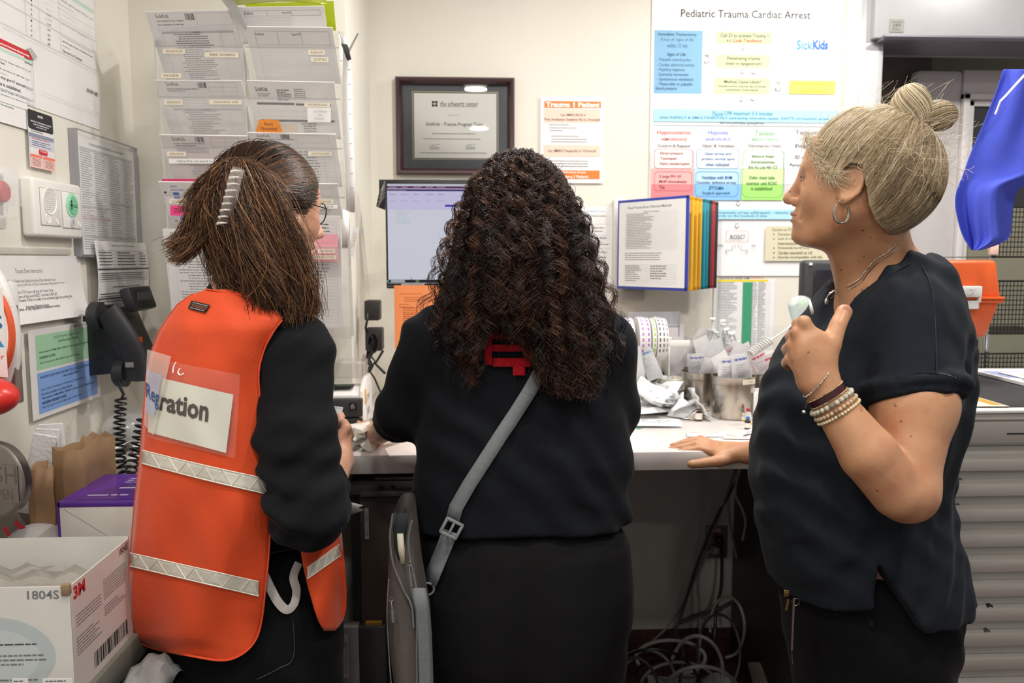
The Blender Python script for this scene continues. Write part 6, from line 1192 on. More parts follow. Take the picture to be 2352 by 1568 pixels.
class Loft:
    """stack of superellipses along z; rows: (z, cx, cy, a, b)"""
    def __init__(s, rows, n=2.2):
        s.r = np.array(sorted(rows), dtype=np.float64); s.n = n
    def at(s, z):
        r = s.r; return [np.interp(z, r[:, 0], r[:, k]) for k in range(1, 5)]
    def __call__(s, p):
        z = p[..., 2]; cx, cy, a, b = s.at(z); n = s.n
        u = np.abs(p[..., 0]-cx)/a; v = np.abs(p[..., 1]-cy)/b
        k = (u**n+v**n+1e-9)**(1/n); d = (k-1)*np.minimum(a, b)
        top = z-s.r[-1, 0]; bot = s.r[0, 0]-z
        return smax(smax(d, top, .03), bot, .03).astype(np.float32)
    def front(s, x, z):
        """y of the surface nearest the camera"""
        cx, cy, a, b = [float(v) for v in s.at(z)]; u = min(abs(x-cx)/a, .995)
        return cy-b*(1-u**s.n)**(1/s.n)
def loft_px(rows, n=2.2):
    out = []
    for (py, xl, xr, Yc, b) in rows:
        l = P(xl, py, Y=Yc); r = P(xr, py, Y=Yc); a = (r.x-l.x)/2*.985; out.append(((l.z+r.z)/2, (l.x+r.x)/2, Yc, a, b))
    return Loft(out, n)
class Field:
    def __init__(s, lo, hi, h):
        s.lo = np.array(lo, dtype=np.float32); s.h = h; s.n = np.ceil((np.array(hi)-np.array(lo))/h).astype(int)+1
        s.v = np.full(s.n, .06, dtype=np.float32)
    def sl(s, lo, hi):
        a = np.clip(np.floor((np.array(lo)-s.lo)/s.h).astype(int), 0, s.n-1); b = np.clip(np.ceil((np.array(hi)-s.lo)/s.h).astype(int)+1, 1, s.n)
        b = np.maximum(b, a+1)
        g = np.stack(np.meshgrid(*[s.lo[i]+np.arange(a[i], b[i], dtype=np.float32)*s.h for i in range(3)], indexing='ij'), -1)
        return (slice(a[0], b[0]), slice(a[1], b[1]), slice(a[2], b[2])), g
    def put(s, fn, lo, hi, k=.01, op='u', m=.05):
        lo = np.array(lo)-m; hi = np.array(hi)+m
        S_, g = s.sl(lo, hi); d = fn(g)
        if op == 'u': s.v[S_] = smin(s.v[S_], d, k)
        else: s.v[S_] = smax(s.v[S_], -d, k)
    def cone(s, a, b, ra, rb, k=.01, op='u', flat=None):
        a = A3(a); b = A3(b); r = max(ra, rb); s.put(lambda g: d_cone(g, a, b, ra, rb, flat), np.minimum(a, b)-r, np.maximum(a, b)+r, k, op)
    def chain(s, pts, rs, k=.012, kk=None):
        for i in range(len(pts)-1): s.cone(pts[i], pts[i+1], rs[i], rs[i+1], k if i == 0 else (kk or k))
    def ell(s, c, r, k=.01, R=None, op='u'):
        c = A3(c); m = max(r); s.put(lambda g: d_ell(g, c, r, R), c-m, c+m, k, op)
    def loft(s, L, k=.02):
        r = L.r; lo = [(r[:, 1]-r[:, 3]).min(), (r[:, 2]-r[:, 4]).min(), r[0, 0]]; hi = [(r[:, 1]+r[:, 3]).max(), (r[:, 2]+r[:, 4]).max(), r[-1, 0]]
        s.put(L, lo, hi, k)
    def warp(s, fn):   # add a displacement near the surface only
        m = np.abs(s.v) < .05; idx = np.argwhere(m); p = s.lo+idx*s.h; s.v[m] += fn(p).astype(np.float32)
    def cut(s, fn, k=.004):   # keep only where fn(p) < 0
        m = s.v < .05; idx = np.argwhere(m); p = s.lo+idx.astype(np.float32)*s.h; s.v[m] = smax(s.v[m], fn(p).astype(np.float32), k)
    def mesh(s, smooth=1):
        v = s.v; v[0] = v[-1] = .06; v[:, 0] = v[:, -1] = .06; v[:, :, 0] = v[:, :, -1] = .06
        c = v < 0; cc = np.zeros(np.array(c.shape)-1, dtype=np.uint8)
        for i in (0, 1):
            for j in (0, 1):
                for k in (0, 1): cc += c[i:c.shape[0]-1+i, j:c.shape[1]-1+j, k:c.shape[2]-1+k]
        act = (cc > 0) & (cc < 8); ids = np.argwhere(act); M = len(ids)
        pos = np.zeros((M, 3)); cnt = np.zeros(M)
        cor = [(i, j, k) for i in (0, 1) for j in (0, 1) for k in (0, 1)]
        for x in range(8):
            for y in range(x+1, 8):
                a = np.array(cor[x]); b = np.array(cor[y])
                if abs(a-b).sum() != 1: continue
                va = v[tuple((ids+a).T)]; vb = v[tuple((ids+b).T)]; m = (va < 0) != (vb < 0)
                t = np.where(m, va/np.where(m, va-vb, 1), 0)[:, None]; pos += np.where(m[:, None], a+(b-a)*t, 0); cnt += m
        pos = ids+pos/cnt[:, None]
        idx = np.full(act.shape, -1, dtype=np.int64); idx[act] = np.arange(M); F = []
        for ax in range(3):
            sh = [slice(1, -1)]*3; s0 = list(sh); s1 = list(sh); s0[ax] = slice(0, -1); s1[ax] = slice(1, None)
            e0 = c[tuple(s0)]; e1 = c[tuple(s1)]; q = np.argwhere(e0 != e1); fl = e0[tuple(q.T)]
            o = np.ones(3, dtype=int); o[ax] = 0; base = q+o-0
            b1 = [np.array(x) for x in ((0, 0, 0), (0, 0, 0), (0, 0, 0), (0, 0, 0))]
            u, w = [x for x in range(3) if x != ax]
            b1[0][u] = -1; b1[0][w] = -1; b1[1][w] = -1; b1[3][u] = -1
            qd = np.stack([idx[tuple((base+b).T)] for b in b1], 1)
            flip = fl if ax != 1 else ~fl
            qd[~flip] = qd[~flip][:, ::-1]; F.append(qd)
        F = np.concatenate(F); P_ = pos*s.h+s.lo
        for _ in range(smooth):
            acc = np.zeros_like(P_); n = np.zeros(M)
            for k in range(4):
                a = F[:, k]; b = F[:, (k+1) % 4]; np.add.at(acc, a, P_[b]); np.add.at(n, a, 1); np.add.at(acc, b, P_[a]); np.add.at(n, b, 1)
            P_ = .4*P_+.6*acc/np.maximum(n, 1)[:, None]
        return P_, F
def np_mesh(name, V, F, mats, parent, midx=None, label=None, smooth=True, **kw):
    me = bpy.data.meshes.new(name)
    off = np.array(parent['_o']) if parent is not None else np.array([(V[:, 0].min()+V[:, 0].max())/2, (V[:, 1].min()+V[:, 1].max())/2, V[:, 2].min()])
    V = (V-off).astype(np.float32); k = F.shape[1]
    me.vertices.add(len(V)); me.vertices.foreach_set('co', V.ravel()); me.loops.add(F.size); me.loops.foreach_set('vertex_index', F.astype(np.int32).ravel())
    me.polygons.add(len(F)); me.polygons.foreach_set('loop_start', np.arange(0, F.size, k, dtype=np.int32)); me.polygons.foreach_set('loop_total', np.full(len(F), k, dtype=np.int32))
    for m in mats: me.materials.append(m)
    if midx is not None: me.polygons.foreach_set('material_index', midx.astype(np.int32))
    me.polygons.foreach_set('use_smooth', np.full(len(F), smooth)); me.update(calc_edges=True); me.validate()
    o = bpy.data.objects.new(name, me); COL.objects.link(o)
    if parent is not None: o.parent = parent; o['_o'] = parent['_o']
    else: o.location = off; o['_o'] = tuple(off)
    if label: o['label'] = label
    for kk, vv in kw.items(): o[kk] = vv
    return o
def strand_mesh(paths, rad, sides=3, mi=None):
    """paths (N,K,3), rad (N,K) -> V, F, material index per face"""
    N_, K, _ = paths.shape; T = np.gradient(paths, axis=1); T /= np.linalg.norm(T, axis=2, keepdims=True)+1e-9
    ref = np.where(np.abs(T[..., 2:3]) < .9, np.array([0, 0, 1.]), np.array([1., 0, 0])); a = np.cross(T, ref); a /= np.linalg.norm(a, axis=2, keepdims=True)+1e-9; b = np.cross(T, a)
    ang = np.arange(sides)*2*np.pi/sides
    V = paths[:, :, None, :]+(a[:, :, None, :]*np.cos(ang)[None, None, :, None]+b[:, :, None, :]*np.sin(ang)[None, None, :, None])*rad[:, :, None, None]
    i = np.arange(K-1)[:, None]*sides; j = np.arange(sides)[None, :]; j2 = (j+1) % sides
    q = np.stack([i+j, i+j2, i+sides+j2, i+sides+j], -1).reshape(-1, 4)
    F = (q[None]+(np.arange(N_)*K*sides)[:, None, None]).reshape(-1, 4)
    m = np.repeat(mi if mi is not None else np.zeros(N_, int), len(q)); return V.reshape(-1, 3), F, m
def bez(p0, p1, p2, p3, K):
    t = np.linspace(0, 1, K)[None, :, None]; p0, p1, p2, p3 = [x[:, None, :] for x in (p0, p1, p2, p3)]
    return (1-t)**3*p0+3*(1-t)**2*t*p1+3*(1-t)*t*t*p2+t**3*p3
def vn(p, f, seed=0):   # cheap smooth noise from sines
    rg = np.random.RandomState(seed); o = 0
    for i in range(4):
        k = rg.normal(size=3); k = k/np.linalg.norm(k)*f*(1+.6*i); o = o+np.sin(p @ k.astype(np.float32)+rg.uniform(0, 6.28))/(1+.6*i)
    return o/2.2
def folds(p, direction, f, seed, sharp=2.2):
    d = np.array(direction, dtype=np.float32); d /= np.linalg.norm(d); w = vn(p, 9, seed+50)*1.4
    s = np.sin(p @ d*f+w+vn(p, 22, seed)*.9); return (np.abs(s)**sharp)*np.clip(.5+.8*vn(p, 11, seed+9), 0, 1)
# ---------------------------------------------------------------- a head in its own frame (x forward, y left, z up)
class Frame:
    def __init__(s, o, f, up=(0, 0, 1), sc=1.):
        s.o = Vector(o); F_ = Vector(f).normalized(); U_ = Vector(up); L_ = U_.cross(F_).normalized(); U_ = F_.cross(L_).normalized()
        s.M = Matrix((F_, L_, U_)).transposed(); s.sc = sc; s.Rn = np.array([list(r) for r in s.M], dtype=np.float32)
    def w(s, v): return s.o+s.M @ (Vector(v)*s.sc)
    def loc(s, p): return ((p-A3(s.o)) @ s.Rn)/s.sc
    def wa(s, a): return np.array(tuple(s.o))+(a*s.sc) @ s.Rn.T.astype(np.float64)
def sym(f): return f(1), f(-1)
def head_sdf(p):
    d = d_ell(p, (-.014, 0, .028), (.098, .074, .086))
    d = smin(d, d_ell(p, (.034, 0, .030), (.054, .060, .062)), .03)
    d = smin(d, d_ell(p, (.028, 0, -.034), (.058, .058, .074)), .035)
    for s in (1, -1):
        d = smin(d, d_cone(p, (-.004, .050*s, -.045), (.060, .018*s, -.098), .021, .017), .03)
        d = smin(d, d_ell(p, (.056, .034*s, -.030), (.026, .024, .028)), .022)
    d = smin(d, d_ell(p, (.080, 0, -.097), (.018, .018, .017)), .016)
    d = smin(d, d_cone(p, (.081, .026, .019), (.081, -.026, .019), .0085, .0085), .014)
    d = smin(d, d_ell(p, (.079, 0, -.066), (.019, .030, .024)), .014)
    for s in (1, -1):
        d = smax(d, -d_ell(p, (.101, .032*s, .001), (.016, .015, .011)), .014)
        d = smin(d, d_ell(p, (.073, .031*s, 0), (.0138, .0138, .0125)), .005)
        d = smax(d, -d_ell(p, (.090, .032*s, -.001), (.012, .0115, .0040)), .0025)
    d = smin(d, d_cone(p, (.086, 0, .012), (.108, 0, -.030), .0075, .0085), .014)
    d = smin(d, d_ell(p, (.108, 0, -.035), (.0115, .0100, .0092)), .010)
    for s in (1, -1):
        d = smin(d, d_ell(p, (.096, .0115*s, -.040), (.0105, .0068, .0080)), .007)
        d = smax(d, -d_ell(p, (.101, .0065*s, -.0465), (.006, .0036, .0045)), .003)
    d = smin(d, d_cone(p, (.0945, .010, -.060), (.0945, -.010, -.060), .0046, .0046), .006)
    d = smin(d, d_cone(p, (.0920, .011, -.0725), (.0920, -.011, -.0725), .0054, .0054), .006)
    for s in (1, -1): d = smax(d, -d_cone(p, (.104, 0, -.0665), (.080, .026*s, -.0685), .0012, .0014), .003)
    for s in (1, -1): d = smax(d, -d_cone(p, (.094, .019*s, -.044), (.078, .035*s, -.076), .0012, .0012), .010)
    # ears
    for s in (1, -1):
        R = rotm(14*s, -16, -24*s); c = (.004, .0750*s, -.010)
        e = d_ell(p, c, (.0200, .0060, .0335), R)
        e = smin(e, d_ell(p, (.013, .0705*s, -.036), (.0085, .0055, .0105)), .008)
        e = smax(e, -d_ell(p, (.006, .0800*s, -.008), (.0125, .0062, .0225), R), .003)
        e = smin(e, d_ell(p, (.008, .0750*s, -.006), (.0055, .0050, .0125), rotm(0, -30, 0)), .004)
        e = smax(e, -d_ell(p, (.0145, .0795*s, -.014), (.0055, .008, .0075)), .003)
        d = smin(d, e, .006)
    return d
def put_head(F, fr, k=.01): F.put(lambda g: head_sdf(fr.loc(g).astype(np.float32))*fr.sc, np.array(tuple(fr.o))-.14*fr.sc, np.array(tuple(fr.o))+.14*fr.sc, k, m=.02)
def skin_mat(name, base, dark, fre=.06, rough=.45):
    m = mat(name, base, rough=rough, var=.0, sss=.12); nt = m.node_tree; N = nt.nodes; L = nt.links; b = N['Principled BSDF']; tc = N.new('ShaderNodeTexCoord')
    nz = N.new('ShaderNodeTexNoise'); nz.inputs['Scale'].default_value = 22; nz.inputs['Detail'].default_value = 5; L.new(tc.outputs['Object'], nz.inputs['Vector'])
    mx = N.new('ShaderNodeMix'); mx.data_type = 'RGBA'; mx.inputs[6].default_value = lin(base)+(1,); mx.inputs[7].default_value = lin(dark)+(1,); mr = N.new('ShaderNodeMapRange'); mr.inputs[1].default_value = .45; mr.inputs[2].default_value = .75; L.new(nz.outputs['Fac'], mr.inputs[0]); L.new(mr.outputs[0], mx.inputs[0])
    vo = N.new('ShaderNodeTexVoronoi'); vo.inputs['Scale'].default_value = 42; L.new(tc.outputs['Object'], vo.inputs['Vector']); m2 = N.new('ShaderNodeMapRange'); m2.inputs[1].default_value = fre; m2.inputs[2].default_value = fre*1.7; m2.inputs[3].default_value = .75; m2.inputs[4].default_value = 0; L.new(vo.outputs['Distance'], m2.inputs[0])
    mx2 = N.new('ShaderNodeMix'); mx2.data_type = 'RGBA'; mx2.inputs[7].default_value = lin('#7a4632')+(1,); L.new(mx.outputs[2], mx2.inputs[6]); L.new(m2.outputs[0], mx2.inputs[0]); L.new(mx2.outputs[2], b.inputs['Base Color'])
    n2 = N.new('ShaderNodeTexNoise'); n2.inputs['Scale'].default_value = 260; n2.inputs['Detail'].default_value = 3; L.new(tc.outputs['Object'], n2.inputs['Vector']); bp = N.new('ShaderNodeBump'); bp.inputs['Strength'].default_value = .25; bp.inputs['Distance'].default_value = .001; L.new(n2.outputs['Fac'], bp.inputs['Height']); L.new(bp.outputs['Normal'], b.inputs['Normal'])
    return m
def hair_mat(name, col, rough=.38): return mat(name, col, rough=rough, var=.12, scale=35, spec=.45, aniso=.3)
def cloth_mat(name, col, rough=.85, rib=None, ribs=900, bump=.15):
    m = mat(name, col, rough=rough, var=.08, scale=60, bump=0, spec=.18, sheen=.03)
    nt = m.node_tree; N = nt.nodes; L = nt.links; b = N['Principled BSDF']; tc = N.new('ShaderNodeTexCoord')
    if rib:
        w = N.new('ShaderNodeTexWave'); w.inputs['Scale'].default_value = ribs; w.bands_direction = rib; L.new(tc.outputs['Object'], w.inputs['Vector']); src = w.outputs['Fac']
    else:
        w = N.new('ShaderNodeTexNoise'); w.inputs['Scale'].default_value = 700; L.new(tc.outputs['Object'], w.inputs['Vector']); src = w.outputs['Fac']
    bp = N.new('ShaderNodeBump'); bp.inputs['Strength'].default_value = bump; bp.inputs['Distance'].default_value = .0012; L.new(src, bp.inputs['Height']); L.new(bp.outputs['Normal'], b.inputs['Normal']); return m
from mathutils.bvhtree import BVHTree
def bvh(V, F): return BVHTree.FromPolygons([tuple(v) for v in V.tolist()], F.tolist())
def hit(tree, x, y, k=.0):
    d = ray(x, y).normalized(); h = tree.ray_cast(CAM, d); return (h[0]-d*k) if h[0] is not None else P(x, y, Y=1.4)
def plane_cut(pt, n):
    pt = A3(pt); n = np.array(tuple(n), dtype=np.float32); n /= np.linalg.norm(n); return lambda p: (p-pt) @ n
def hand(F, wrist, chains, palm, k=.008, pr=.011):
    """chains: list of lists of (point, radius) per finger, root first; palm: list of (a,b,ra,rb)"""
    for a, b, ra, rb in palm: F.cone(a, b, ra, rb, .012)
    for ch in chains:
        for i in range(len(ch)-1): F.cone(ch[i][0], ch[i+1][0], ch[i][1], ch[i+1][1], .0025 if i else .004)
def smoothpts(pts, n=6):
    out = []; Pt = [Vector(p) for p in pts]
    for i in range(len(Pt)-1):
        p0 = Pt[max(i-1, 0)]; p1 = Pt[i]; p2 = Pt[i+1]; p3 = Pt[min(i+2, len(Pt)-1)]
        for k in range(n): u = k/n; out.append(.5*((2*p1)+(p2-p0)*u+(2*p0-5*p1+4*p2-p3)*u*u+(3*p1-p0-3*p2+p3)*u**3))
    out.append(Pt[-1]); return out
# ================================================================ PERSON: grey-blonde hair, black scrub top
SK3 = skin_mat('skin_tan', '#c3926f', '#b37c5d', fre=.072)
W3 = root('person', 'person with blonde-grey hair in a bun, dark scrub top, one hand on the chest', 'person', (P(1985, 1500, Y=1.45).x, 1.45, 0))
fr3 = Frame(P(1966, 420, Y=1.37), (-.90, .44, .085), sc=.965)
trunk = loft_px([(640, 1935, 2120, 1.45, .085), (680, 1902, 2150, 1.45, .14), (730, 1872, 2172, 1.45, .17), (790, 1824, 2182, 1.45, .18), (850, 1786, 2185, 1.45, .185), (910, 1763, 2182, 1.45, .19), (980, 1750, 2172, 1.45, .19), (1060, 1743, 2150, 1.45, .185), (1130, 1742, 2140, 1.45, .18), (1190, 1748, 2150, 1.45, .185), (1250, 1760, 2168, 1.45, .19), (1310, 1776, 2185, 1.45, .195), (1370, 1790, 2192, 1.45, .195), (1430, 1800, 2190, 1.45, .19)])
def shrink(L, m, mb=None): r = L.r.copy(); r[:, 3] -= m; r[:, 4] -= (m if mb is None else mb); return Loft([tuple(x) for x in r], L.n)
b3 = Field((.30, .98, .0), (1.06, 2.05, 1.72), .0042)
put_head(b3, fr3)
nb = P(2035, 655, Y=1.45)
b3.cone(fr3.w((-.026, 0, -.045)), nb, .052, .060, .02)
b3.cone(fr3.w((.022, 0, -.080)), P(1966, 690, Y=1.44), .022, .030, .03)
b3.loft(shrink(trunk, .036), .04)
sh3 = P(2088, 745, Y=1.315); el3 = P(2082, 1128, Y=1.20); wr3 = P(1880, 880, Y=1.215)
b3.cone(nb, sh3, .055, .062, .05); b3.cone(nb, P(2010, 705, Y=1.62), .055, .055, .05)
b3.cone(sh3, P(2098, 930, Y=1.25), .064, .064, .03); b3.cone(P(2098, 930, Y=1.25), el3, .062, .043, .02); b3.ell(el3, (.046, .046, .046), .02)
b3.cone(P(2062, 1130, Y=1.185), P(1994, 1042, Y=1.185), .041, .0425, .005); b3.cone(P(1994, 1042, Y=1.185), wr3, .0425, .0255, .006)
# hand on the chest: back of the hand to the camera, fingers curling away, thumb up
Q3 = lambda x, y, Y=1.215: P(x, y, Y=Y)
palm = [(Q3(1880, 868), Q3(1866, 776), .024, .017), (Q3(1868, 868), Q3(1846, 790), .021, .016), (Q3(1862, 872), Q3(1836, 820), .019, .015), (Q3(1890, 868), Q3(1892, 790), .023, .017), (Q3(1880, 820), Q3(1850, 800), .019, .017)]
fing = [[(Q3(1866, 778), .0125), (Q3(1847, 739, 1.214), .0105), (Q3(1832, 744, 1.262), .0095), (Q3(1836, 762, 1.285), .009)],
        [(Q3(1853, 797), .0125), (Q3(1830, 764, 1.218), .0102), (Q3(1816, 772, 1.268), .0092), (Q3(1824, 790, 1.290), .009)],
        [(Q3(1842, 819), .012), (Q3(1818, 793, 1.226), .0098), (Q3(1807, 802, 1.272), .0088), (Q3(1816, 817, 1.292), .0085)],
        [(Q3(1836, 842), .011), (Q3(1814, 824, 1.236), .0088), (Q3(1805, 834, 1.275), .008), (Q3(1812, 842, 1.29), .008)],
        [(Q3(1888, 845), .019), (Q3(1908, 792, 1.214), .0155), (Q3(1925, 745, 1.222), .0125), (Q3(1939, 716, 1.232), .0125)]]
hand(b3, wr3, fing, palm)
# far arm resting its hand on the counter
HZ = lambda x, y, z=.013: P(x, y, Z=ZC+z)
el3b = Vector((.80, 1.70, 1.07)); wr3b = P(1722, 1040, Y=1.90)
b3.cone(P(2010, 705, Y=1.62), el3b, .05, .042, .03); b3.cone(el3b, P(1780, 1040, Y=1.84), .040, .034, .02); b3.cone(P(1780, 1040, Y=1.84), wr3b, .034, .0245, .02)
palm = [(wr3b, P(1640, 1026, Y=1.955), .023, .0125), (wr3b, P(1642, 1036, Y=1.93), .022, .0125), (wr3b, P(1652, 1046, Y=1.91), .020, .0125), (wr3b, P(1640, 1020, Y=1.975), .018, .011), (P(1690, 1036, Y=1.93), P(1648, 1034, Y=1.94), .018, .014)]
fing = [[(P(1640, 1020, Y=1.985), .0105), (P(1610, 1006, Y=2.00), .0085), (P(1580, 1012, Y=2.01), .0078), (P(1560, 1018, Y=2.015), .007)],
        [(P(1640, 1024, Y=1.965), .0115), (P(1600, 1010, Y=1.985), .0095), (P(1568, 1018, Y=1.99), .0085), (P(1543, 1024, Y=1.993), .0075)],
        [(P(1642, 1032, Y=1.945), .012), (P(1598, 1019, Y=1.965), .0098), (P(1564, 1027, Y=1.968), .0088), (P(1538, 1033, Y=1.97), .008)],
        [(P(1648, 1040, Y=1.925), .012), (P(1606, 1030, Y=1.945), .0098), (P(1573, 1036, Y=1.947), .0088), (P(1548, 1040, Y=1.948), .008)],
        [(P(1690, 1046, Y=1.915), .018), (P(1650, 1058, Y=1.895), .0145), (P(1615, 1063, Y=1.885), .0115), (P(1588, 1066, Y=1.885), .0105)]]
hand(b3, wr3b, fing, palm)
# legs
hipz = trunk.r[0, 0]; hx3 = float(trunk.r[0, 1])-.01
for (kx, ky) in ((hx3-.02, 1.38), (hx3+.03, 1.53)):
    b3.cone((kx, ky, hipz+.02), (kx-.02, ky, .50), .088, .060, .04); b3.cone((kx-.02, ky, .50), (kx-.01, ky, .10), .058, .036, .02); b3.cone((kx-.0, ky, .05), (kx-.13, ky+.05, .045), .034, .028, .02)
V, F_ = b3.mesh(1); np_mesh('body', V, F_, [SK3], W3); del b3; bt3 = bvh(V, F_)
# scrub top
SH3 = cloth_mat('scrub_black', '#1a1f26', bump=.12)
s3 = Field((.40, 1.0, .50), (1.10, 1.78, 1.48), .0045)
s3.loft(trunk, .02)
s3.cone(nb+Vector((0, 0, -.012)), sh3+Vector((0, 0, -.0)), .062, .074, .06); s3.cone(nb+Vector((0, 0, -.01)), P(2010, 705, Y=1.62), .06, .068, .05)
s3.ell(P(2118, 655, Y=1.36), (.045, .06, .04), .05)
cuffc = P(2100, 905, Y=1.255)
sl = Field((.40, 1.0, .50), (1.10, 1.78, 1.48), .0045)
sl.cone(sh3, P(2098, 925, Y=1.25), .074, .072, .01)
ax = (P(2098, 925, Y=1.25)-sh3).normalized()
cn = Vector((ax.x+.17, ax.y+.1, ax.z)).normalized()
sl.cut(plane_cut(cuffc+cn*.012, cn), .004)
for k in range(20):
    u = k/20*2*math.pi; e1 = cn.cross(Vector((0, 1, 0))).normalized(); e2 = cn.cross(e1); r_ = .0735
    a = cuffc+(e1*math.cos(u)+e2*math.sin(u))*r_; u2 = (k+1)/20*2*math.pi; b = cuffc+(e1*math.cos(u2)+e2*math.sin(u2))*r_
    sl.cone(a-cn*.008, b-cn*.008, .0085, .0085, .006)
# inside of the sleeve is open around the arm
sl.cone(cuffc+cn*.060, cuffc+cn*.14, .0655, .0655, .004, op='s')
s3.v = smin(s3.v, sl.v, .012); del sl
s3.warp(lambda p: -.009*folds(p, (.55, .2, .8), 55, 3)*np.clip((p[:, 2]-.75)*3, .25, 1)-.006*folds(p, (.9, .2, -.25), 60, 8)+.003*vn(p, 30, 4))
# neckline: scooped V at the front, high at the back
nk = fr3.w((-.02, 0, -.14))
s3.put(lambda g: d_cone(g, P(2030, 560, Y=1.45), P(2010, 632, Y=1.44), .07, .078), (.6, 1.2, 1.3), (1.0, 1.7, 1.6), .006, op='s')
s3.put(lambda g: d_cone(g, P(1975, 628, Y=1.42), P(1872, 730, Y=1.41), .069, .032), (.5, 1.2, 1.2), (1.0, 1.7, 1.6), .006, op='s')
# side slit of the hem
def slit(p):
    q = P(2010, 1285, Y=1.27); z = q.z-p[:, 2]; w = z*.62; d = np.abs(p[:, 0]-(q.x+.35*z))-w*.5
    return np.where((z > 0) & (p[:, 1] < 1.45), np.minimum(.02, -d), -.05)
s3.cut(slit, .003)
def hem(p):
    zl = P(1800, 1345, Y=1.45).z; zr = P(2180, 1375, Y=1.45).z; xm = P(2010, 1285, Y=1.27).x; zc = P(1960, 1402, Y=1.27).z
    t = np.clip((p[:, 0]-P(1790, 1340, Y=1.4).x)/(xm-P(1790, 1340, Y=1.4).x), 0, 1)
    zz = np.where(p[:, 0] < xm, zl+(zc-zl)*t**1.5, P(2095, 1428, Y=1.3).z+(P(2190, 1370, Y=1.4).z-P(2095, 1428, Y=1.3).z)*np.clip((p[:, 0]-P(2095, 1428, Y=1.3).x)/.08, 0, 1)); return zz-p[:, 2]
s3.cut(hem, .003)
V, F_ = s3.mesh(2); st3 = np_mesh('scrub_top', V, F_, [SH3], W3, label='loose black scrub top with rolled cuffs'); del s3; tt3 = bvh(V, F_)
for pts in ([(2118, 612), (2132, 640), (2144, 680), (2149, 740), (2151, 800), (2153, 862)], [(2012, 888), (2060, 868), (2110, 858), (2160, 858), (2196, 868)], [(2090, 606), (2060, 622), (2025, 645), (1985, 678)]): q = MB(); q.tube(smoothpts([hit(tt3, x, y, .0003) for x, y in pts], 8), .0011, mat('seam_thread', '#0a0c0f', var=0), 5); q.build('seam', st3)
# trousers
PT3 = cloth_mat('trousers_black', '#0c0c0e')
t3 = Field((.50, 1.1, .0), (1.12, 1.80, .95), .006)
hip3 = loft_px([(1225, 1800, 2150, 1.45, .14), (1290, 1792, 2160, 1.45, .165), (1350, 1800, 2172, 1.45, .17), (1430, 1812, 2168, 1.45, .175), (1500, 1824, 2152, 1.45, .175), (1568, 1836, 2135, 1.45, .17), (1680, 1850, 2120, 1.45, .165)])
t3.loft(hip3, .03)
for (kx, ky) in ((hx3-.02, 1.38), (hx3+.03, 1.53)): t3.cone((kx, ky, .55), (kx-.01, ky, .30), .098, .085, .03); t3.cone((kx-.01, ky, .30), (kx-.01, ky, .07), .085, .07, .03)
t3.warp(lambda p: -.006*folds(p, (.5, .3, .8), 40, 21))
V, F_ = t3.mesh(2); np_mesh('trousers', V, F_, [PT3], W3); del t3
for (kx, ky) in ((hx3-.05, 1.40), (hx3, 1.56)):
    q = MB(); q.sph((kx-.03, ky+.02, .045), (.125, .045, .045), BLKP, rotm(0, 0, -24), 20, 12); q.build('shoe', W3)
# ---------------------------------------------------------------- head details
def eye(par, fr, s, iris='#5a6a6a'):
    q = MB(); c = fr.w((.0718, .031*s, 0)); q.sph(c, .0118, mat('eye_white', '#e6dfd8', rough=.1, var=0, coat=1.), None, 20, 14); e = q.build('eye', par)
    q = MB(); q.lathe(c, [(.0066, .0098), (.004, .0113), (0, .0121)], mat('iris_'+iris.strip('#'), iris, rough=.1, var=0, coat=1.), 20, Matrix((fr.M.col[1], fr.M.col[2], fr.M.col[0])).transposed()); q.build('iris', e)
def brows(par, fr, m, h=.021):
    for s in (1, -1):
        q = MB(); q.tube([fr.w(v) for v in ((.089, .012*s, h-.002), (.0875, .024*s, h+.003), (.079, .037*s, h+.002), (.071, .045*s, h-.003))], [.0022, .0026, .0022, .001], m, 8, flat=.5); q.build('eyebrow', par)
for s in (1, -1): eye(W3, fr3, s)
brows(W3, fr3, mat('brow_taupe', '#6d543e', rough=.7, var=.2, scale=300))
for s in (1, -1):
    q = MB(); q.tube([fr3.w(v) for v in ((.0905, .020*s, .0035), (.0915, .031*s, .0058), (.0860, .043*s, .0022))], [.0009, .0012, .0007], mat('lash_brown', '#4a3528', rough=.6, var=0), 6); q.build('eyelashes', W3)
q = MB(); LIP = mat('lip_rose', '#a8645a', rough=.4, var=.05, sss=.1)
for z, x, r in ((-.0605, .0988, .0046), (-.0720, .0968, .0052)): q = MB(); q.tube([fr3.w((x-abs(y)**1.6*3.4, y, z-abs(y)*.12)) for y in np.linspace(-.021, .021, 9)], [.0012, r*.55, r*.8, r*.92, r, r*.92, r*.8, r*.55, .0012], LIP, 10, flat=.8); q.build('lip', W3)
# hoop earring
c = fr3.w((.017, .0775, -.040)); q = MB(); R_ = .0145
hc = c+Vector((0, 0, -R_-.002)); e1 = fr3.M.col[0]*.85+fr3.M.col[1]*.35
q.tube([hc+e1*R_*.92*math.sin(u)+Vector((0, 0, R_*1.15*math.cos(u))) for u in np.linspace(0, 2*math.pi, 41)], [.0010+.0014*(1-math.cos(u))/2 for u in np.linspace(0, 2*math.pi, 41)], mat('silver', '#e0ddd4', rough=.15, metal=1., var=0), 8); q.build('hoop_earring', W3)
q = MB(); q.sph(fr3.w((.021, .0775, -.038)), .0016, MATS['silver']); q.build('ear_stud', W3)
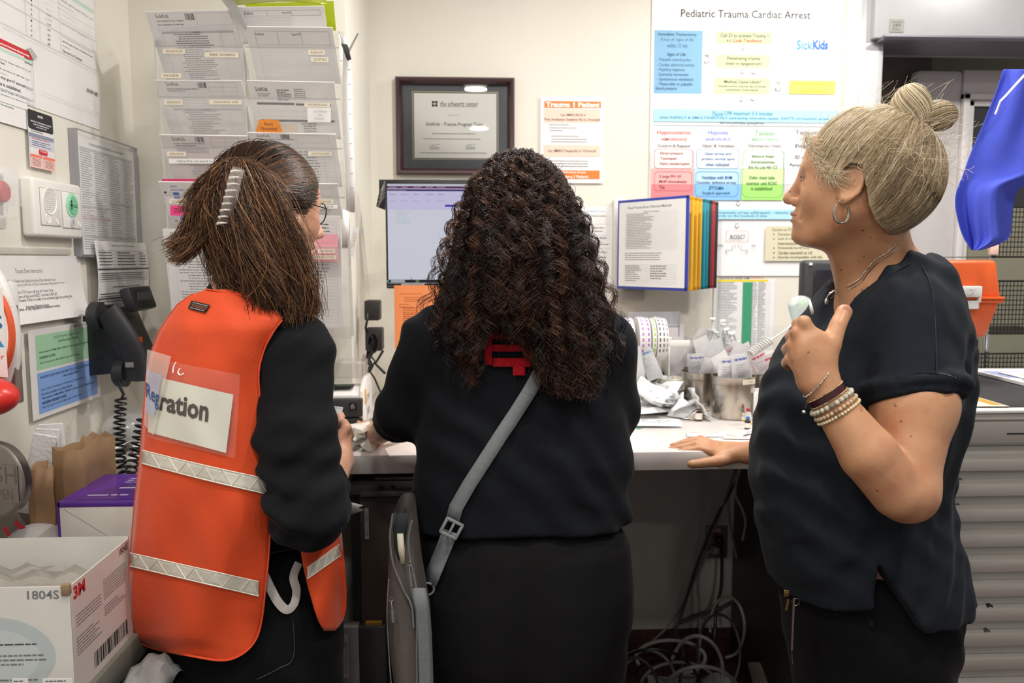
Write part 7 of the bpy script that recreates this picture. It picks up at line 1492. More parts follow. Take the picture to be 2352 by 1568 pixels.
# hair: tight cap swept to the bun plus fine strands
HB = [hair_mat('hair_ash', '#b8a480'), hair_mat('hair_silver', '#dacdb4'), hair_mat('hair_dark_ash', '#7f6d55'), hair_mat('hair_sand', '#9c8666')]
rg = np.random.RandomState(5)
hcn = np.array([-.020, 0, .014]); hr = np.array([.113, .088, .112])
def on_cap(d, lift): d = d/np.linalg.norm(d, axis=-1, keepdims=True); return hcn+d*hr*(1+lift)
hl = np.array([(.088, 0, .082), (.086, .030, .076), (.074, .055, .055), (.062, .070, .028), (.040, .078, .002), (.026, .081, .012), (.010, .084, .028), (-.008, .084, .024), (-.019, .083, -.012), (-.026, .080, -.040), (-.042, .070, -.072), (-.064, .050, -.094), (-.080, 0, -.102)])
def hairline(t):
    x = t*(len(hl)-1); i = np.minimum(x.astype(int), len(hl)-2); f = (x-i)[:, None]; return hl[i]*(1-f)+hl[i+1]*f
bun = np.array([-.068, 0, .104])
def swept(N_, K=22, seed=1, lift=(.0, .075)):
    rg = np.random.RandomState(seed); t = rg.uniform(0, 1, N_); globals()['sw_t'] = t; st = hairline(t); st[:, 1] *= rg.choice([-1, 1], N_, p=[.35, .65])
    d0 = (st-hcn)/hr; d0 /= np.linalg.norm(d0, axis=1, keepdims=True); d1 = (bun-hcn)/hr; d1 = d1/np.linalg.norm(d1)+rg.normal(size=(N_, 3))*.07; d1 /= np.linalg.norm(d1, axis=1, keepdims=True)
    s0 = rg.uniform(0, .55, N_)*(rg.uniform(0, 1, N_) < .6); om = np.arccos(np.clip((d0*d1).sum(1), -1, 1))
    u = s0[:, None]+(1-s0[:, None])*np.linspace(0, 1, K)[None]
    so = np.sin(om)[:, None]; D = (np.sin((1-u)*om[:, None])/so)[..., None]*d0[:, None]+(np.sin(u*om[:, None])/so)[..., None]*d1[:, None]
    lf = rg.uniform(lift[0], lift[1], N_)[:, None]*np.sin(np.pi*np.clip(u, 0, 1))+.012
    wob = .05*np.sin(u*rg.uniform(6, 14, N_)[:, None]+rg.uniform(0, 6, N_)[:, None])
    D[..., 1] += wob*.5; D[..., 2] += wob*.5
    D /= np.linalg.norm(D, axis=2, keepdims=True); return hcn+D*hr*(1+lf[..., None])
p1 = swept(8600, seed=2); V1, F1, m1 = strand_mesh(fr3.wa(p1), np.full(p1.shape[:2], .00042)*np.linspace(1, .8, 22)[None], 3, np.where(np.random.RandomState(77).uniform(size=8600)+(sw_t > .5)*.45 > .72, rg.choice([2, 3, 2, 0], 8600), rg.choice([0, 0, 1, 1, 3], 8600)))  # lower strands darker: part own colour, part shade put into the colour
def lobe(c, r, ax, N_, seed, K=20, m=(0, 1, 1, 3)):
    rg = np.random.RandomState(seed); ax = np.array(ax, float); ax /= np.linalg.norm(ax); a = np.cross(ax, [0, 1, .2]); a /= np.linalg.norm(a); b = np.cross(ax, a)
    ph = rg.uniform(0, 2*np.pi, N_)[:, None]; th = np.linspace(.15, np.pi*.95, K)[None]+rg.normal(size=(N_, 1))*.1; tw = ph+.9*th; rr = rg.uniform(.86, 1.04, N_)[:, None]
    D = (np.cos(th))[..., None]*ax+(np.sin(th)*np.cos(tw))[..., None]*a+(np.sin(th)*np.sin(tw))[..., None]*b
    P_ = np.array(c)+D*np.array(r)*rr[..., None]; return strand_mesh(fr3.wa(P_), np.full((N_, K), .00045), 3, rg.choice(m, N_))
V2, F2, m2 = lobe((-.070, .004, .128), (.032, .030, .040), (.15, 0, 1), 1300, 3)
V3, F3, m3 = lobe((-.114, -.004, .118), (.030, .022, .025), (1, 0, .2), 950, 4, m=(0, 2, 3, 1))
# stray wisps
N_ = 420; dd = rg.normal(size=(N_, 3))+np.array([-.2, .2, .6]); dd[:, 2] = np.abs(dd[:, 2]); st = on_cap(dd, .03); en = st+rg.normal(size=(N_, 3))*.018+((st-hcn)/np.linalg.norm(st-hcn, axis=1, keepdims=True))*rg.uniform(.008, .035, N_)[:, None]+np.array([-.015, 0, 0])
md = (st+en)/2+rg.normal(size=(N_, 3))*.012; pw = bez(st, st*.4+md*.6, md, en, 12); V4, F4, m4 = strand_mesh(fr3.wa(pw), np.full((N_, 12), .00022), 3, np.ones(N_, int))
# soft curls at the temple
N_ = 620; t = rg.uniform(.02, .42, N_); st = hairline(t); st[:, 1] *= rg.choice([-1, 1], N_, p=[.3, .7]); st *= 1.01; c0 = st+np.array([.002, 0, -.004]); en = st+np.stack([rg.uniform(-.03, .012, N_), rg.uniform(-.004, .010, N_)*np.sign(st[:, 1]+1e-6), rg.uniform(-.028, .006, N_)], 1); c1 = (st+en)/2+np.stack([rg.uniform(.0, .014, N_), .008*np.sign(st[:, 1]), rg.uniform(-.01, .01, N_)], 1)
pw = bez(st, c0, c1, en, 12); V5, F5, m5 = strand_mesh(fr3.wa(pw), np.full((N_, 12), .00026), 3, rg.choice([1, 1, 0], N_))
def cat_mesh(*vf):
    Vs = []; Fs = []; Ms = []; o = 0
    for V, F, m in vf: Vs.append(V); Fs.append(F+o); Ms.append(m); o += len(V)
    return np.concatenate(Vs), np.concatenate(Fs), np.concatenate(Ms)
# cap below the strands
hf = Field(np.array(tuple(fr3.o))-.17, np.array(tuple(fr3.o))+.20, .0035)
def capf(g):
    p = fr3.loc(g); d = d_ell(p, hcn, hr*.965)
    # hairline: remove face side
    f1 = (p[..., 0]-.056)*.75+(.060-p[..., 2])*.62
    f2 = np.where(p[..., 0] > -.024, .030-p[..., 2]-np.clip((p[..., 0]+.020)*.4, 0, 1), -.05)
    f3 = -.086-p[..., 2]+np.clip((p[..., 0]+.05), 0, 1)*.8
    return smax(smax(smax(d, f1, .006), f2, .006), f3, .006)
hf.put(capf, hf.lo, np.array(hf.lo)+.37, .001, m=0)
for c, r in (((-.070, .004, .128), (.028, .026, .036)), ((-.114, -.004, .118), (.026, .018, .021))): hf.ell(fr3.w(c), r, .008)
V, F_ = hf.mesh(1); del hf
Vh, Fh, mh = cat_mesh((V, F_, np.full(len(F_), 4)), (V1, F1, m1), (V2, F2, m2), (V3, F3, m3), (V4, F4, m4), (V5, F5, m5))
np_mesh('hair', Vh, Fh, HB+[mat('hair_under_ash', '#85745c', rough=.9, var=.25, scale=90, spec=.1)], W3, mh, label='ash blonde hair swept up into a loose bun')
# necklace
SIL = MATS['silver']
def beads(pts, r, m, q, gap=1.0):
    P3 = [Vector(p) for p in pts]; d = 0; i = 0; acc = []
    L = [(P3[k+1]-P3[k]).length for k in range(len(P3)-1)]; T_ = sum(L); n = int(T_/(2*r*gap))
    for k in range(n+1):
        s_ = T_*k/n; j = 0
        while j < len(L)-1 and s_ > L[j]: s_ -= L[j]; j += 1
        q.sph(P3[j].lerp(P3[j+1], min(1, s_/L[j])), r, m, None, 8, 6)
NK = [(2062, 558, 1.385), (2040, 578, 1.375), (2010, 598, 1.365), (1988, 622, 1.362), (1975, 640, 1.362), (1950, 655, 1.365), (1922, 664, 1.372), (1905, 676, 1.382)]
q = MB(); beads(smoothpts([hit(bt3, a[0], a[1], .001) for a in NK], 5), .0014, SIL, q, .9); q.tube(smoothpts([hit(bt3, a[0]+3, a[1]+8, .0006) for a in NK], 5), .0006, SIL, 5)
q.tube(smoothpts([hit(bt3, a[0], a[1], .001) for a in ((1922, 664, 1.372), (1910, 668, 1.375), (1900, 682, 1.38), (1897, 692, 1.385))]), .0008, SIL, 5); q.build('necklace', W3)
q = MB(); q.sph(hit(bt3, 1898, 693, .003), (.0035, .002, .006), SIL); q.build('pendant', W3)
q = MB(); bc = P(1863, 706, Y=1.36); q.lathe(bc, [(0, .003), (.0125, .002), (.013, 0), (.0125, -.002), (0, -.003)], WHTP, 24, rotm(0, 75, -20)); q.build('badge_reel', W3, label='round white badge clipped at the neckline')
# bracelets around the forearm near the wrist
def ringpts(c, n_, r1, n=40, e=None):
    n_ = Vector(n_).normalized(); e1 = n_.cross(Vector((0, 0, 1))).normalized(); e2 = n_.cross(e1); return [c+(e1*math.cos(u)+e2*math.sin(u))*r1 for u in np.linspace(0, 2*math.pi, n)]
fa = (P(1994, 1042, Y=1.185)-wr3); fn_ = fa.normalized(); rr_at = lambda t: .0255+(.043-.0255)*t
def brc(t, r, m, nm, lb=None, tilt=(0, 0, 0), gap=1., rr=None):
    c = wr3+fa*t; q = MB(); beads(ringpts(c, fn_+Vector(tilt), (rr or rr_at(t))+r*.8), r, m, q, gap); return q.build(nm, W3, label=lb)
brc(-.02, .0015, SIL, 'bracelet', 'fine silver bead bracelet at the wrist', tilt=(.15, 0, .25), rr=.030)
q = MB(); c = wr3+fa*.17
for k in range(2): beads(ringpts(c+fn_*(.006-.012*k), fn_, rr_at(.17)+.002), .0013, mat('gold_bead', '#c9b48a', rough=.25, metal=1., var=0), q, .95)
rgp = [(ringpts(c+fn_*x, fn_, rr_at(.17)+.0018, 60)) for x in (-.0048, .0048)]
q.grid(rgp, mat('wine_beads', '#3f1f24', rough=.3, var=.3, scale=400)); q.build('bracelet', W3, label='wine red woven bracelet with gold bead edges')
brc(.27, .0042, mat('stone_grey_bead', '#b9b7a6', rough=.4, var=.25, scale=60), 'bracelet', 'grey stone bead bracelet')
brc(.35, .0034, mat('wood_bead', '#c2a888', rough=.5, var=.2, scale=60), 'bracelet', 'pale wooden bead bracelet')
brc(.41, .0026, mat('cream_bead', '#d9cda8', rough=.4, var=.1, scale=60), 'bracelet', 'cream bead bracelet nearest the elbow')
q = MB(); q.tube([P(1853, 922, Y=1.17), P(1849, 938, Y=1.17)], .0008, mat('wine_cord', '#4a262a', var=0), 6); q.sph(P(1846, 946, Y=1.17), .003, SIL, None, 12, 8); q.build('bracelet_bead', W3)
# moles on the arm
nl = hit(bt3, 1944, 711, -.0002); vd = (nl-CAM).normalized(); q = MB(); q.sph(nl, (.0062, .0012, .0075), mat('nail_pink', '#c98f7b', rough=.22, var=0, coat=.5), Matrix.Rotation(math.atan2(-vd.x, vd.y), 3, 'Z') @ rotm(0, 22, 0), 16, 10); q.build('thumb_nail', W3)
# keys hanging at the hip
kp = P(1822, 1380, Y=1.33)
t = root('key_ring', 'key ring with a long silver key hanging at the hip', 'keys', kp)
q = MB(); q.tube(ringpts(kp+Vector((.004, 0, -.002)), (0, 1, .2), .007, 24), .0008, STEEL, 6); q.build('ring', t)
q = MB(); a = P(1823, 1372, Y=1.325); b = P(1818, 1492, Y=1.325); q.tube([a, b], .0024, CHROME, 8); q.tube([b, P(1820, 1525, Y=1.325)], .0009, CHROME, 6); q.build('long_key', t)
q = MB(); q.box(P(1808, 1388, Y=1.33), (.004, .002, .02), mat('brass', '#8d7448', rough=.35, metal=.9, var=.1), rotm(0, 10, 0)); q.box(P(1806, 1362, Y=1.33), (.009, .003, .012), MATS['brass'], bev=.001); q.build('small_key', t)
# ================================================================ PERSON: long dark curls, black shirt
SK2 = skin_mat('skin_light', '#d0a284', '#c08c70', fre=.01)
W2 = root('person', 'person with long dark curly hair, black shirt with red glitter letters, at the monitor', 'person', (P(1190, 1500, Y=1.62).x, 1.62, 0))
fr2 = Frame(P(1190, 492, Y=1.68), (.0, .97, -.24), sc=.98)
YC2 = 1.66
tr2 = loft_px([(655, 1110, 1270, YC2, .075), (700, 1040, 1340, YC2, .10), (760, 1000, 1385, YC2, .125), (850, 975, 1418, YC2, .14), (950, 958, 1440, YC2, .145), (1040, 950, 1446, YC2, .15), (1130, 944, 1438, YC2, .15), (1190, 946, 1438, YC2, .155), (1262, 950, 1448, YC2, .165)], 2.3)
b2 = Field((-.30, 1.35, 0), (.34, 2.10, 1.66), .0055)
put_head(b2, fr2); nb2 = P(1190, 665, Y=YC2); b2.cone(fr2.w((-.02, 0, -.05)), nb2, .054, .060, .03); b2.loft(shrink(tr2, .034), .04)
shl, ell_, wrl = P(996, 788, Y=1.64), P(932, 945, Y=1.70), P(868, 995, Y=2.00)
shr, elr, wrr = P(1382, 790, Y=1.64), P(1404, 940, Y=1.70), P(1330, 985, Y=2.02)
wrl.z = ZC+.035; wrr.z = ZC+.035
for s_, e_, w_ in ((shl, ell_, wrl), (shr, elr, wrr)):
    b2.cone(nb2, s_, .044, .048, .05); b2.cone(s_, e_, .049, .045, .02); b2.cone(e_, w_, .044, .026, .015)
for w_, sx, tipx in ((wrl, 1, -.035), (wrr, -1, .03)):
    f0 = w_+Vector((tipx*.6, .055, .004))
    palm = [(w_, f0+Vector((.022*k, .0, 0)), .020, .014) for k in (-1, 0, 1)]
    fing = [[(f0+Vector((.021*k, 0, 0)), .0105), (f0+Vector((.022*k+tipx*.3, .034-.004*abs(k), .006)), .0095), (f0+Vector((.022*k+tipx*.5, .055-.006*abs(k), -.008)), .0088), (f0+Vector((.022*k+tipx*.6, .062-.006*abs(k), -.020)), .008)] for k in (-1.3, -.45, .45, 1.3)]
    fing.append([(w_+Vector((.022*sx, .015, 0)), .015), (w_+Vector((.045*sx, .045, -.004)), .0115), (w_+Vector((.048*sx, .072, -.014)), .0095)])
    hand(b2, w_, fing, palm)
for kx in (-.085, .085): x = tr2.r[0, 1]+kx; b2.cone((x, YC2, .88), (x, YC2+.01, .48), .105, .062, .03); b2.cone((x, YC2+.01, .48), (x, YC2, .09), .058, .036, .02); b2.cone((x, YC2-.02, .05), (x, YC2+.13, .045), .034, .028, .02)
V, F_ = b2.mesh(1); np_mesh('body', V, F_, [SK2], W2); del b2
SH2 = cloth_mat('shirt_black', '#15181d', bump=.12)
s2 = Field((-.32, 1.40, .72), (.36, 1.95, 1.46), .0048)
s2.loft(tr2, .02)
for s_, e_, sg in ((shl, ell_, -1), (shr, elr, 1)):
    s2.cone(nb2+Vector((0, 0, -.02)), s_, .050, .060, .06); s2.cone(s_, e_, .061, .060, .03)
    m_ = e_.lerp(wrl if sg < 0 else wrr, .22); s2.cone(e_, m_, .060, .055, .012)
s2.put(lambda g: d_cone(g, fr2.w((-.02, 0, -.06)), nb2, .06, .066), (-.2, 1.4, 1.2), (.3, 1.9, 1.6), .006, op='s')
s2.warp(lambda p: -.010*folds(p, (.25, .1, 1), 42, 31)*np.clip((1.12-p[:, 2])*5, .15, 1)-.007*folds(p, (.7, .2, .7), 48, 33)+.003*vn(p, 26, 34))
s2.cut(lambda p: (P(1190, 1246, Y=1.5).z+.006*np.sin(p[:, 0]*14))-p[:, 2], .003)
V, F_ = s2.mesh(2); np_mesh('shirt', V, F_, [SH2], W2); del s2
PT2 = cloth_mat('trousers_charcoal', '#131314', rib='X', ribs=130, bump=.10)
t2 = Field((-.34, 1.36, 0), (.36, 1.95, .98), .0065)
hp2 = loft_px([(1180, 975, 1412, YC2, .135), (1240, 955, 1445, YC2, .16), (1330, 946, 1453, YC2+.0, .18), (1400, 952, 1448, YC2, .185), (1450, 962, 1440, YC2, .185), (1520, 974, 1430, YC2, .175), (1600, 985, 1420, YC2, .16)], 2.4)
t2.loft(hp2, .02)
for kx in (-.088, .088): x = float(hp2.r[0, 1])+kx; t2.cone((x, YC2-.01, .66), (x+kx*.2, YC2, .06), .112, .10, .02)
t2.put(lambda g: d_cone(g, (float(hp2.r[0, 1]), YC2-.20, .84), (float(hp2.r[0, 1])-.01, YC2-.20, .60), .006, .03), (-.1, 1.3, .5), (.2, 1.7, 1), .05, op='s')
t2.warp(lambda p: -.006*folds(p, (.8, .1, .4), 36, 44))
V, F_ = t2.mesh(2); np_mesh('trousers', V, F_, [PT2], W2, label='charcoal ribbed wide trousers'); del t2
for kx in (-.09, .09): q = MB(); q.sph((float(hp2.r[0, 1])+kx, YC2+.05, .045), (.05, .13, .045), BLKP, None, 20, 12); q.build('shoe', W2)
# red glitter letters across the shoulder blades
GL = mat('red_glitter', '#e01428', rough=.35, var=.6, scale=900, metal=.2, bump=1, bscale=1200)
def on2(x, y, k): v = P(x, y, Y=tr2.front(P(x, y, Y=1.52).x, P(x, y, Y=1.52).z)-k); return v
def patch(name, x0, y0, x1, y1, k, m, par, fn=None, sk=0, n=5, **kw):
    q = MB(); q.grid([[fn(x0+(x1-x0)*j/n, y0+(y1-y0)*i/n+sk*j/n, k) for j in range(n+1)] for i in range(n+1)], m); return q.build(name, par, solid=.0012, **kw)
for i, (x0, y0, x1, y1) in enumerate(((1126, 763, 1200, 778), (1128, 791, 1206, 807), (1132, 822, 1230, 842), (1112, 765, 1130, 838), (1178, 836, 1206, 862), (1206, 778, 1222, 832))): patch('glitter_letter_stroke', x0, y0, x1, y1, .014, GL, W2, on2)
# curly hair
CU = [hair_mat('curl_black', '#191210', .33), hair_mat('curl_dark', '#33211a', .33), hair_mat('curl_brown', '#5a3a2a', .38), hair_mat('curl_deep', '#221713', .33)]
env = [(367, 1150, 1225), (378, 1115, 1275), (400, 1092, 1308), (440, 1068, 1330), (500, 1050, 1345), (560, 1022, 1362), (620, 998, 1385), (680, 980, 1412), (740, 968, 1440), (800, 985, 1436), (850, 1020, 1425), (890, 1050, 1395), (915, 1310, 1372)]
ey = np.array([e[0] for e in env], float); el = np.array([e[1] for e in env], float); er = np.array([e[2] for e in env], float)
def PXA(px, py, Y):   # vectorised pixel ray to plane y=Y
    fx = (px-CX)/FPX; fy = (CY-py)/FPX; d = np.array(FW)+fx[..., None]*np.array(RT)+fy[..., None]*np.array(UPV); t = Y/d[..., 1]; return np.array(CAM)+d*t[..., None]
def curls(NL, M_, K, seed, rmin, rmax, ymin=560, jit=.0035):
    """NL locks of M_ strands; strands of a lock share the same curl"""
    rg = np.random.RandomState(seed)
    th = rg.uniform(-np.pi, np.pi, NL); ph = np.arccos(rg.uniform(-.25, 1, NL)); D = np.stack([np.sin(ph)*np.cos(th), np.sin(ph)*np.sin(th), np.cos(ph)], 1); D = D[D[:, 0] < .55]; N_ = len(D)
    root_ = fr2.wa(np.array([-.014, 0, .03])+D*np.array([.100, .078, .090]))
    yend = np.where(rg.uniform(size=N_) < .74, rg.uniform(770, 915, N_), rg.uniform(ymin, 780, N_)); u = np.clip(-D[:, 1]*.62+rg.normal(size=N_)*.26, -.99, .99)
    lx = np.interp(yend, ey, el); rx = np.interp(yend, ey, er); xe = (lx+rx)/2+u*(rx-lx)/2
    ye = np.where(np.abs(xe-1172) < 66, np.minimum(yend, rg.uniform(690, 790, N_)), yend)
    end = PXA(xe, ye, 1.53-.055*np.sqrt(np.clip(1-u*u, 0, 1))+rg.uniform(-.035, .05, N_))
    ym = 400+(ye-400)*.5; um = np.clip(u*1.05, -.97, .97); lm = np.interp(ym, ey, el); rm = np.interp(ym, ey, er); mid = PXA((lm+rm)/2+um*(rm-lm)/2, ym, 1.555-.045*np.sqrt(1-um*um)+rg.uniform(-.02, .05, N_))
    c1 = root_+np.stack([D[:, 1]*-.05, -.03+0*u, .035*np.clip(D[:, 2], 0, 1)+.005], 1)
    L_ = np.linalg.norm(end-root_, axis=1)[:, None]; nt = L_/rg.uniform(.030, .052, N_)[:, None]; A = rg.uniform(rmin, rmax, N_)[:, None]; p0 = rg.uniform(0, 6.28, N_)[:, None]; hd = rg.choice([-1, 1], N_)[:, None]
    R_ = lambda x: np.repeat(x, M_, 0)
    root_, c1, mid, end, nt, A, p0, hd = [R_(x) for x in (root_, c1, mid, end, nt, A, p0, hd)]; N_ = len(nt)
    J = lambda s: rg.normal(size=(N_, 3))*s
    base = bez(root_+J(.004), c1+J(jit), mid+J(jit), end+J(jit*1.6), K); t = np.linspace(0, 1, K)[None]
    T = np.gradient(base, axis=1); T /= np.linalg.norm(T, axis=2, keepdims=True); a = np.cross(T, np.array([0, 1, .15])); a /= np.linalg.norm(a, axis=2, keepdims=True); b = np.cross(T, a)
    A = A*(1+rg.normal(size=(N_, 1))*.10)*np.clip(t*3.2-.15, .05, 1); w = 2*np.pi*nt*t*(.85+.15*t)*(1+rg.normal(size=(N_, 1))*.012)+p0+rg.normal(size=(N_, 1))*.22
    return base+a*(A*np.cos(w))[..., None]+b*(A*np.sin(w)*hd)[..., None], N_
pA, nA = curls(560, 14, 80, 11, .0055, .0115); mA = np.repeat(np.random.RandomState(1).choice([0, 1, 1, 3, 2], nA//14), 14)
V1, F1, m1 = strand_mesh(pA, np.full(pA.shape[:2], .0005)*np.linspace(1, .75, 80)[None], 3, mA)
pB, nB = curls(420, 1, 80, 12, .007, .013, 450, .008); V2, F2, m2 = strand_mesh(pB, np.full(pB.shape[:2], .00032), 3, np.random.RandomState(2).choice([1, 2, 3], nB))
hf = Field((-.22, 1.42, 1.12), (.30, 1.80, 1.72), .006)
hf.put(lambda g: d_ell(fr2.loc(g), (-.016, 0, .034), (.104, .082, .092)), (-.15, 1.5, 1.4), (.2, 1.85, 1.72), .01)
core = loft_px([(y, l+22+(.04*max(0, y-780))*6, r-22-(.04*max(0, y-780))*6, 1.605, .060) for y, l, r in env if 430 < y < 760], 2.2); hf.loft(core, .03)
V, F_ = hf.mesh(1); Vh, Fh, mh = cat_mesh((V, F_, np.full(len(F_), 4)), (V1, F1, m1), (V2, F2, m2)); np_mesh('hair', Vh, Fh, CU+[mat('hair_under_dark', '#120d0b', rough=.95, var=.1, spec=.05)], W2, mh, label='long dark curly hair falling over the back'); del hf
# ---------------------------------------------------------------- crossbody bag
def on2b(x, y, k):
    L_ = tr2 if y < 1250 else hp2; v = P(x, y, Y=1.5); return P(x, y, Y=L_.front(v.x, v.z)-k)
cb = P(940, 1568, Y=1.50)
BG = root('crossbody_bag', 'grey crossbody bag with open zip hanging at the left hip', 'bag', (cb.x, 1.52, P(940, 1700, Y=1.5).z))
ST = mat('strap_grey', '#7f8487', rough=.7, var=.06, scale=120, bump=.4, bscale=500)
def ribbon(pts, w, m, fn, k=.010, th=.0025):
    q = MB(); rows = []
    for i, (x, y) in enumerate(pts):
        a = pts[max(0, i-1)]; b = pts[min(len(pts)-1, i+1)]; dx, dy = b[0]-a[0], b[1]-a[1]; l = math.hypot(dx, dy); nx, ny = -dy/l*w/2, dx/l*w/2
        rows.append([fn(x+nx*s, y+ny*s, k) for s in (-1, 0, 1)])
    q.grid(rows, m); return q
sp = [(1240, 856), (1215, 900), (1186, 946), (1150, 1000), (1114, 1056), (1078, 1112), (1048, 1164), (1038, 1200)]
ribbon(sp, 32, ST, on2b, .012).build('strap', BG, solid=.0025)
ribbon([(1034, 1220), (1018, 1262), (1000, 1305), (986, 1340)], 34, ST, on2b, .016).build('strap', BG, solid=.0025)
q = MB(); c = on2b(1037, 1213, .022); bR = Matrix.Rotation(math.radians(-62), 3, 'Y')
GP = mat('buckle_grey', '#8b8f90', rough=.4, var=.03)
for off, sz in (((0, 0, .0145), (.036, .006, .006)), ((0, 0, -.0145), (.036, .006, .006)), ((.016, 0, 0), (.006, .006, .033)), ((-.016, 0, 0), (.006, .006, .033)), ((0, 0, 0), (.005, .005, .03))): q.box(c+Matrix.Rotation(math.radians(28), 3, 'Y') @ Vector(off), sz, GP, Matrix.Rotation(math.radians(28), 3, 'Y'), bev=.002)
q.build('slider_buckle', BG)
q = MB(); c = on2b(982, 1352, .02); q.tube(ringpts(c, (0, 1, .1), .0125, 20), .0024, GP, 8); q.tube([c+Vector((-.004, 0, -.010)), c+Vector((-.010, 0, -.024)), c+Vector((-.014, .002, -.034))], .0035, GP, 8); q.build('swivel_hook', BG)
bag = [(1150, 922, 946), (1168, 908, 950), (1200, 899, 954), (1250, 893, 960), (1300, 890, 966), (1350, 888, 975), (1400, 888, 984), (1450, 890, 988), (1500, 894, 990), (1568, 903, 992), (1640, 915, 992), (1690, 925, 985), (1700, 935, 975)]
BGM = mat('bag_taupe', '#5f5854', rough=.75, var=.08, scale=40, bump=.3, bscale=300); BGS = mat('bag_side_grey', '#74787a', rough=.7, var=.08, scale=90, bump=.4, bscale=500)
def bagring(y, xl, xr, n=28, g=0.):
    l = P(xl, y, Y=1.49); r = P(xr, y, Y=1.49); cx = (l.x+r.x)/2; a = (r.x-l.x)/2+g; z = (l.z+r.z)/2; out = []
    for k in range(n): u = 2*math.pi*k/n; cu, su = math.cos(u), math.sin(u); out.append(Vector((cx+a*math.copysign(abs(cu)**.7, cu), 1.52+(.075+g)*math.copysign(abs(su)**.8, su), z)))
    return out
rows = [bagring(*r) for r in bag]
q = MB(); n = 28
q.grid(rows[1:], BGM, closed=True); q.raw(rows[-1], [tuple(range(n))], BGM)
bb = q.build('bag_body', BG, sharp=60)
q = MB()   # light gusset with piping on the side turned to the camera
q.grid([[P(x, y, Y=1.438-(.004 if 0 < j < 5 else -.006)) for j, x in enumerate(np.linspace(r_-34, r_+2, 6))] for y, l_, r_ in bag[5:11]], BGS); q.build('side_gusset', BG, solid=.003)
for pts, nm in (([(946, 1195), (938, 1240), (943, 1290), (955, 1345), (958, 1420), (957, 1500), (958, 1568)], 'zip'), ([(902, 1180), (896, 1230), (902, 1290), (925, 1350), (945, 1390), (950, 1440)], 'zip'), ([(893, 1330), (889, 1400), (892, 1480), (898, 1568)], 'seam')):
    q = MB(); q.tube(smoothpts([P(x, y, Y=1.436) for x, y in pts], 4), .0032 if nm == 'zip' else .002, BGS, 8, flat=.6); q.build(nm, BG)
q = MB(); q.grid([[P(x, y, Y=1.442) for x in np.linspace(l, r, 4)] for y, l, r in ((1178, 912, 940), (1210, 903, 936), (1250, 905, 930), (1285, 915, 928))], mat('bag_lining_dark', '#232a2c', rough=.8, var=.1)); q.grid([[P(x, y, Y=1.440) for x in np.linspace(l, r, 3)] for y, l, r in ((1225, 912, 926), (1262, 914, 930), (1295, 921, 930))], mat('bag_papers', '#cfc9b4', rough=.8, var=.08)); q.build('open_mouth', BG, label='open zip mouth showing dark lining and pale papers', solid=.001)
for x, y in ((940, 1298), (899, 1380)): q = MB(); q.tube([P(x, y, Y=1.428), P(x+2, y+18, Y=1.426)], .0016, CHROME, 6); q.tube(ringpts(P(x, y-4, Y=1.428), (0, 1, 0), .0035, 14), .0008, CHROME, 5); q.tube([P(x+2, y+20, Y=1.427), P(x+4, y+48, Y=1.43)], .0028, BGS, 6); q.build('zip_pull', BG)
# ================================================================ PERSON: orange Registration vest
SK1 = skin_mat('skin_warm', '#d3a186', '#c48c70', fre=.0)
W1 = root('person', 'person in an orange Registration vest with brown hair held in a clear claw clip', 'person', (P(590, 1500, Y=1.48).x, 1.48, 0))
fr1 = Frame(P(622, 478, Y=1.52), (.74, .66, -.12), sc=.95)
Y1 = 1.49
tr1 = loft_px([(672, 520, 620, Y1, .05), (710, 460, 680, Y1, .08), (750, 412, 715, Y1, .10), (820, 380, 725, Y1, .115), (920, 362, 728, Y1, .12), (1020, 358, 728, Y1, .12), (1120, 356, 732, Y1, .115), (1220, 356, 742, Y1, .12), (1290, 356, 765, Y1, .125)], 2.3)
b1 = Field((-.76, 1.20, 0), (-.18, 2.02, 1.66), .005)
put_head(b1, fr1); nb1 = P(572, 668, Y=1.48); b1.cone(fr1.w((-.02, 0, -.05)), nb1, .046, .046, .03); b1.loft(shrink(tr1, .03), .04)
sh1 = P(672, 812, Y=1.40); el1 = P(712, 1168, Y=1.33); wr1 = P(783, 1062, Y=1.60)
b1.cone(nb1, sh1, .05, .055, .05); b1.cone(sh1, el1, .054, .042, .02); b1.cone(el1, wr1, .042, .025, .015)
h0 = P(783, 1020, Y=1.64)
hand(b1, wr1, [[(h0+Vector((.0, -.012+.016*k, .008-.012*k)), .0115), (h0+Vector((.014, .000+.018*k, .030-.012*k)), .0098), (h0+Vector((.004, .028+.016*k, .034-.012*k)), .009), (h0+Vector((-.014, .034+.012*k, .024-.012*k)), .008)] for k in (-.6, .1, .8, 1.5)]+[[(h0+Vector((.004, .02, -.01)), .013), (h0+Vector((-.004, .045, .028)), .0105), (h0+Vector((-.012, .062, .045)), .009)]], [(wr1, h0+Vector((0, .006*k, .010)), .021, .019) for k in (-1, 1)])
shl1 = P(462, 810, Y=1.56); ell1 = P(520, 1050, Y=1.80); wrl1 = P(745, 985, Y=1.88); hl0 = P(772, 972, Y=1.90)
b1.cone(nb1, shl1, .04, .044, .05); b1.cone(shl1, ell1, .044, .04, .03); b1.cone(ell1, wrl1, .040, .024, .015)
hand(b1, wrl1, [[(hl0+Vector((-.012, 0, .014-.017*k)), .0105), (hl0+Vector((.010, -.006, .016-.017*k)), .0092), (hl0+Vector((.018, -.024, .014-.016*k)), .008)] for k in (-.4, .5, 1.3, 2.1)], [(wrl1, hl0+Vector((-.02, 0, .012-.018*k)), .018, .014) for k in (0, 1, 2)])
hx1 = float(tr1.r[0, 1])
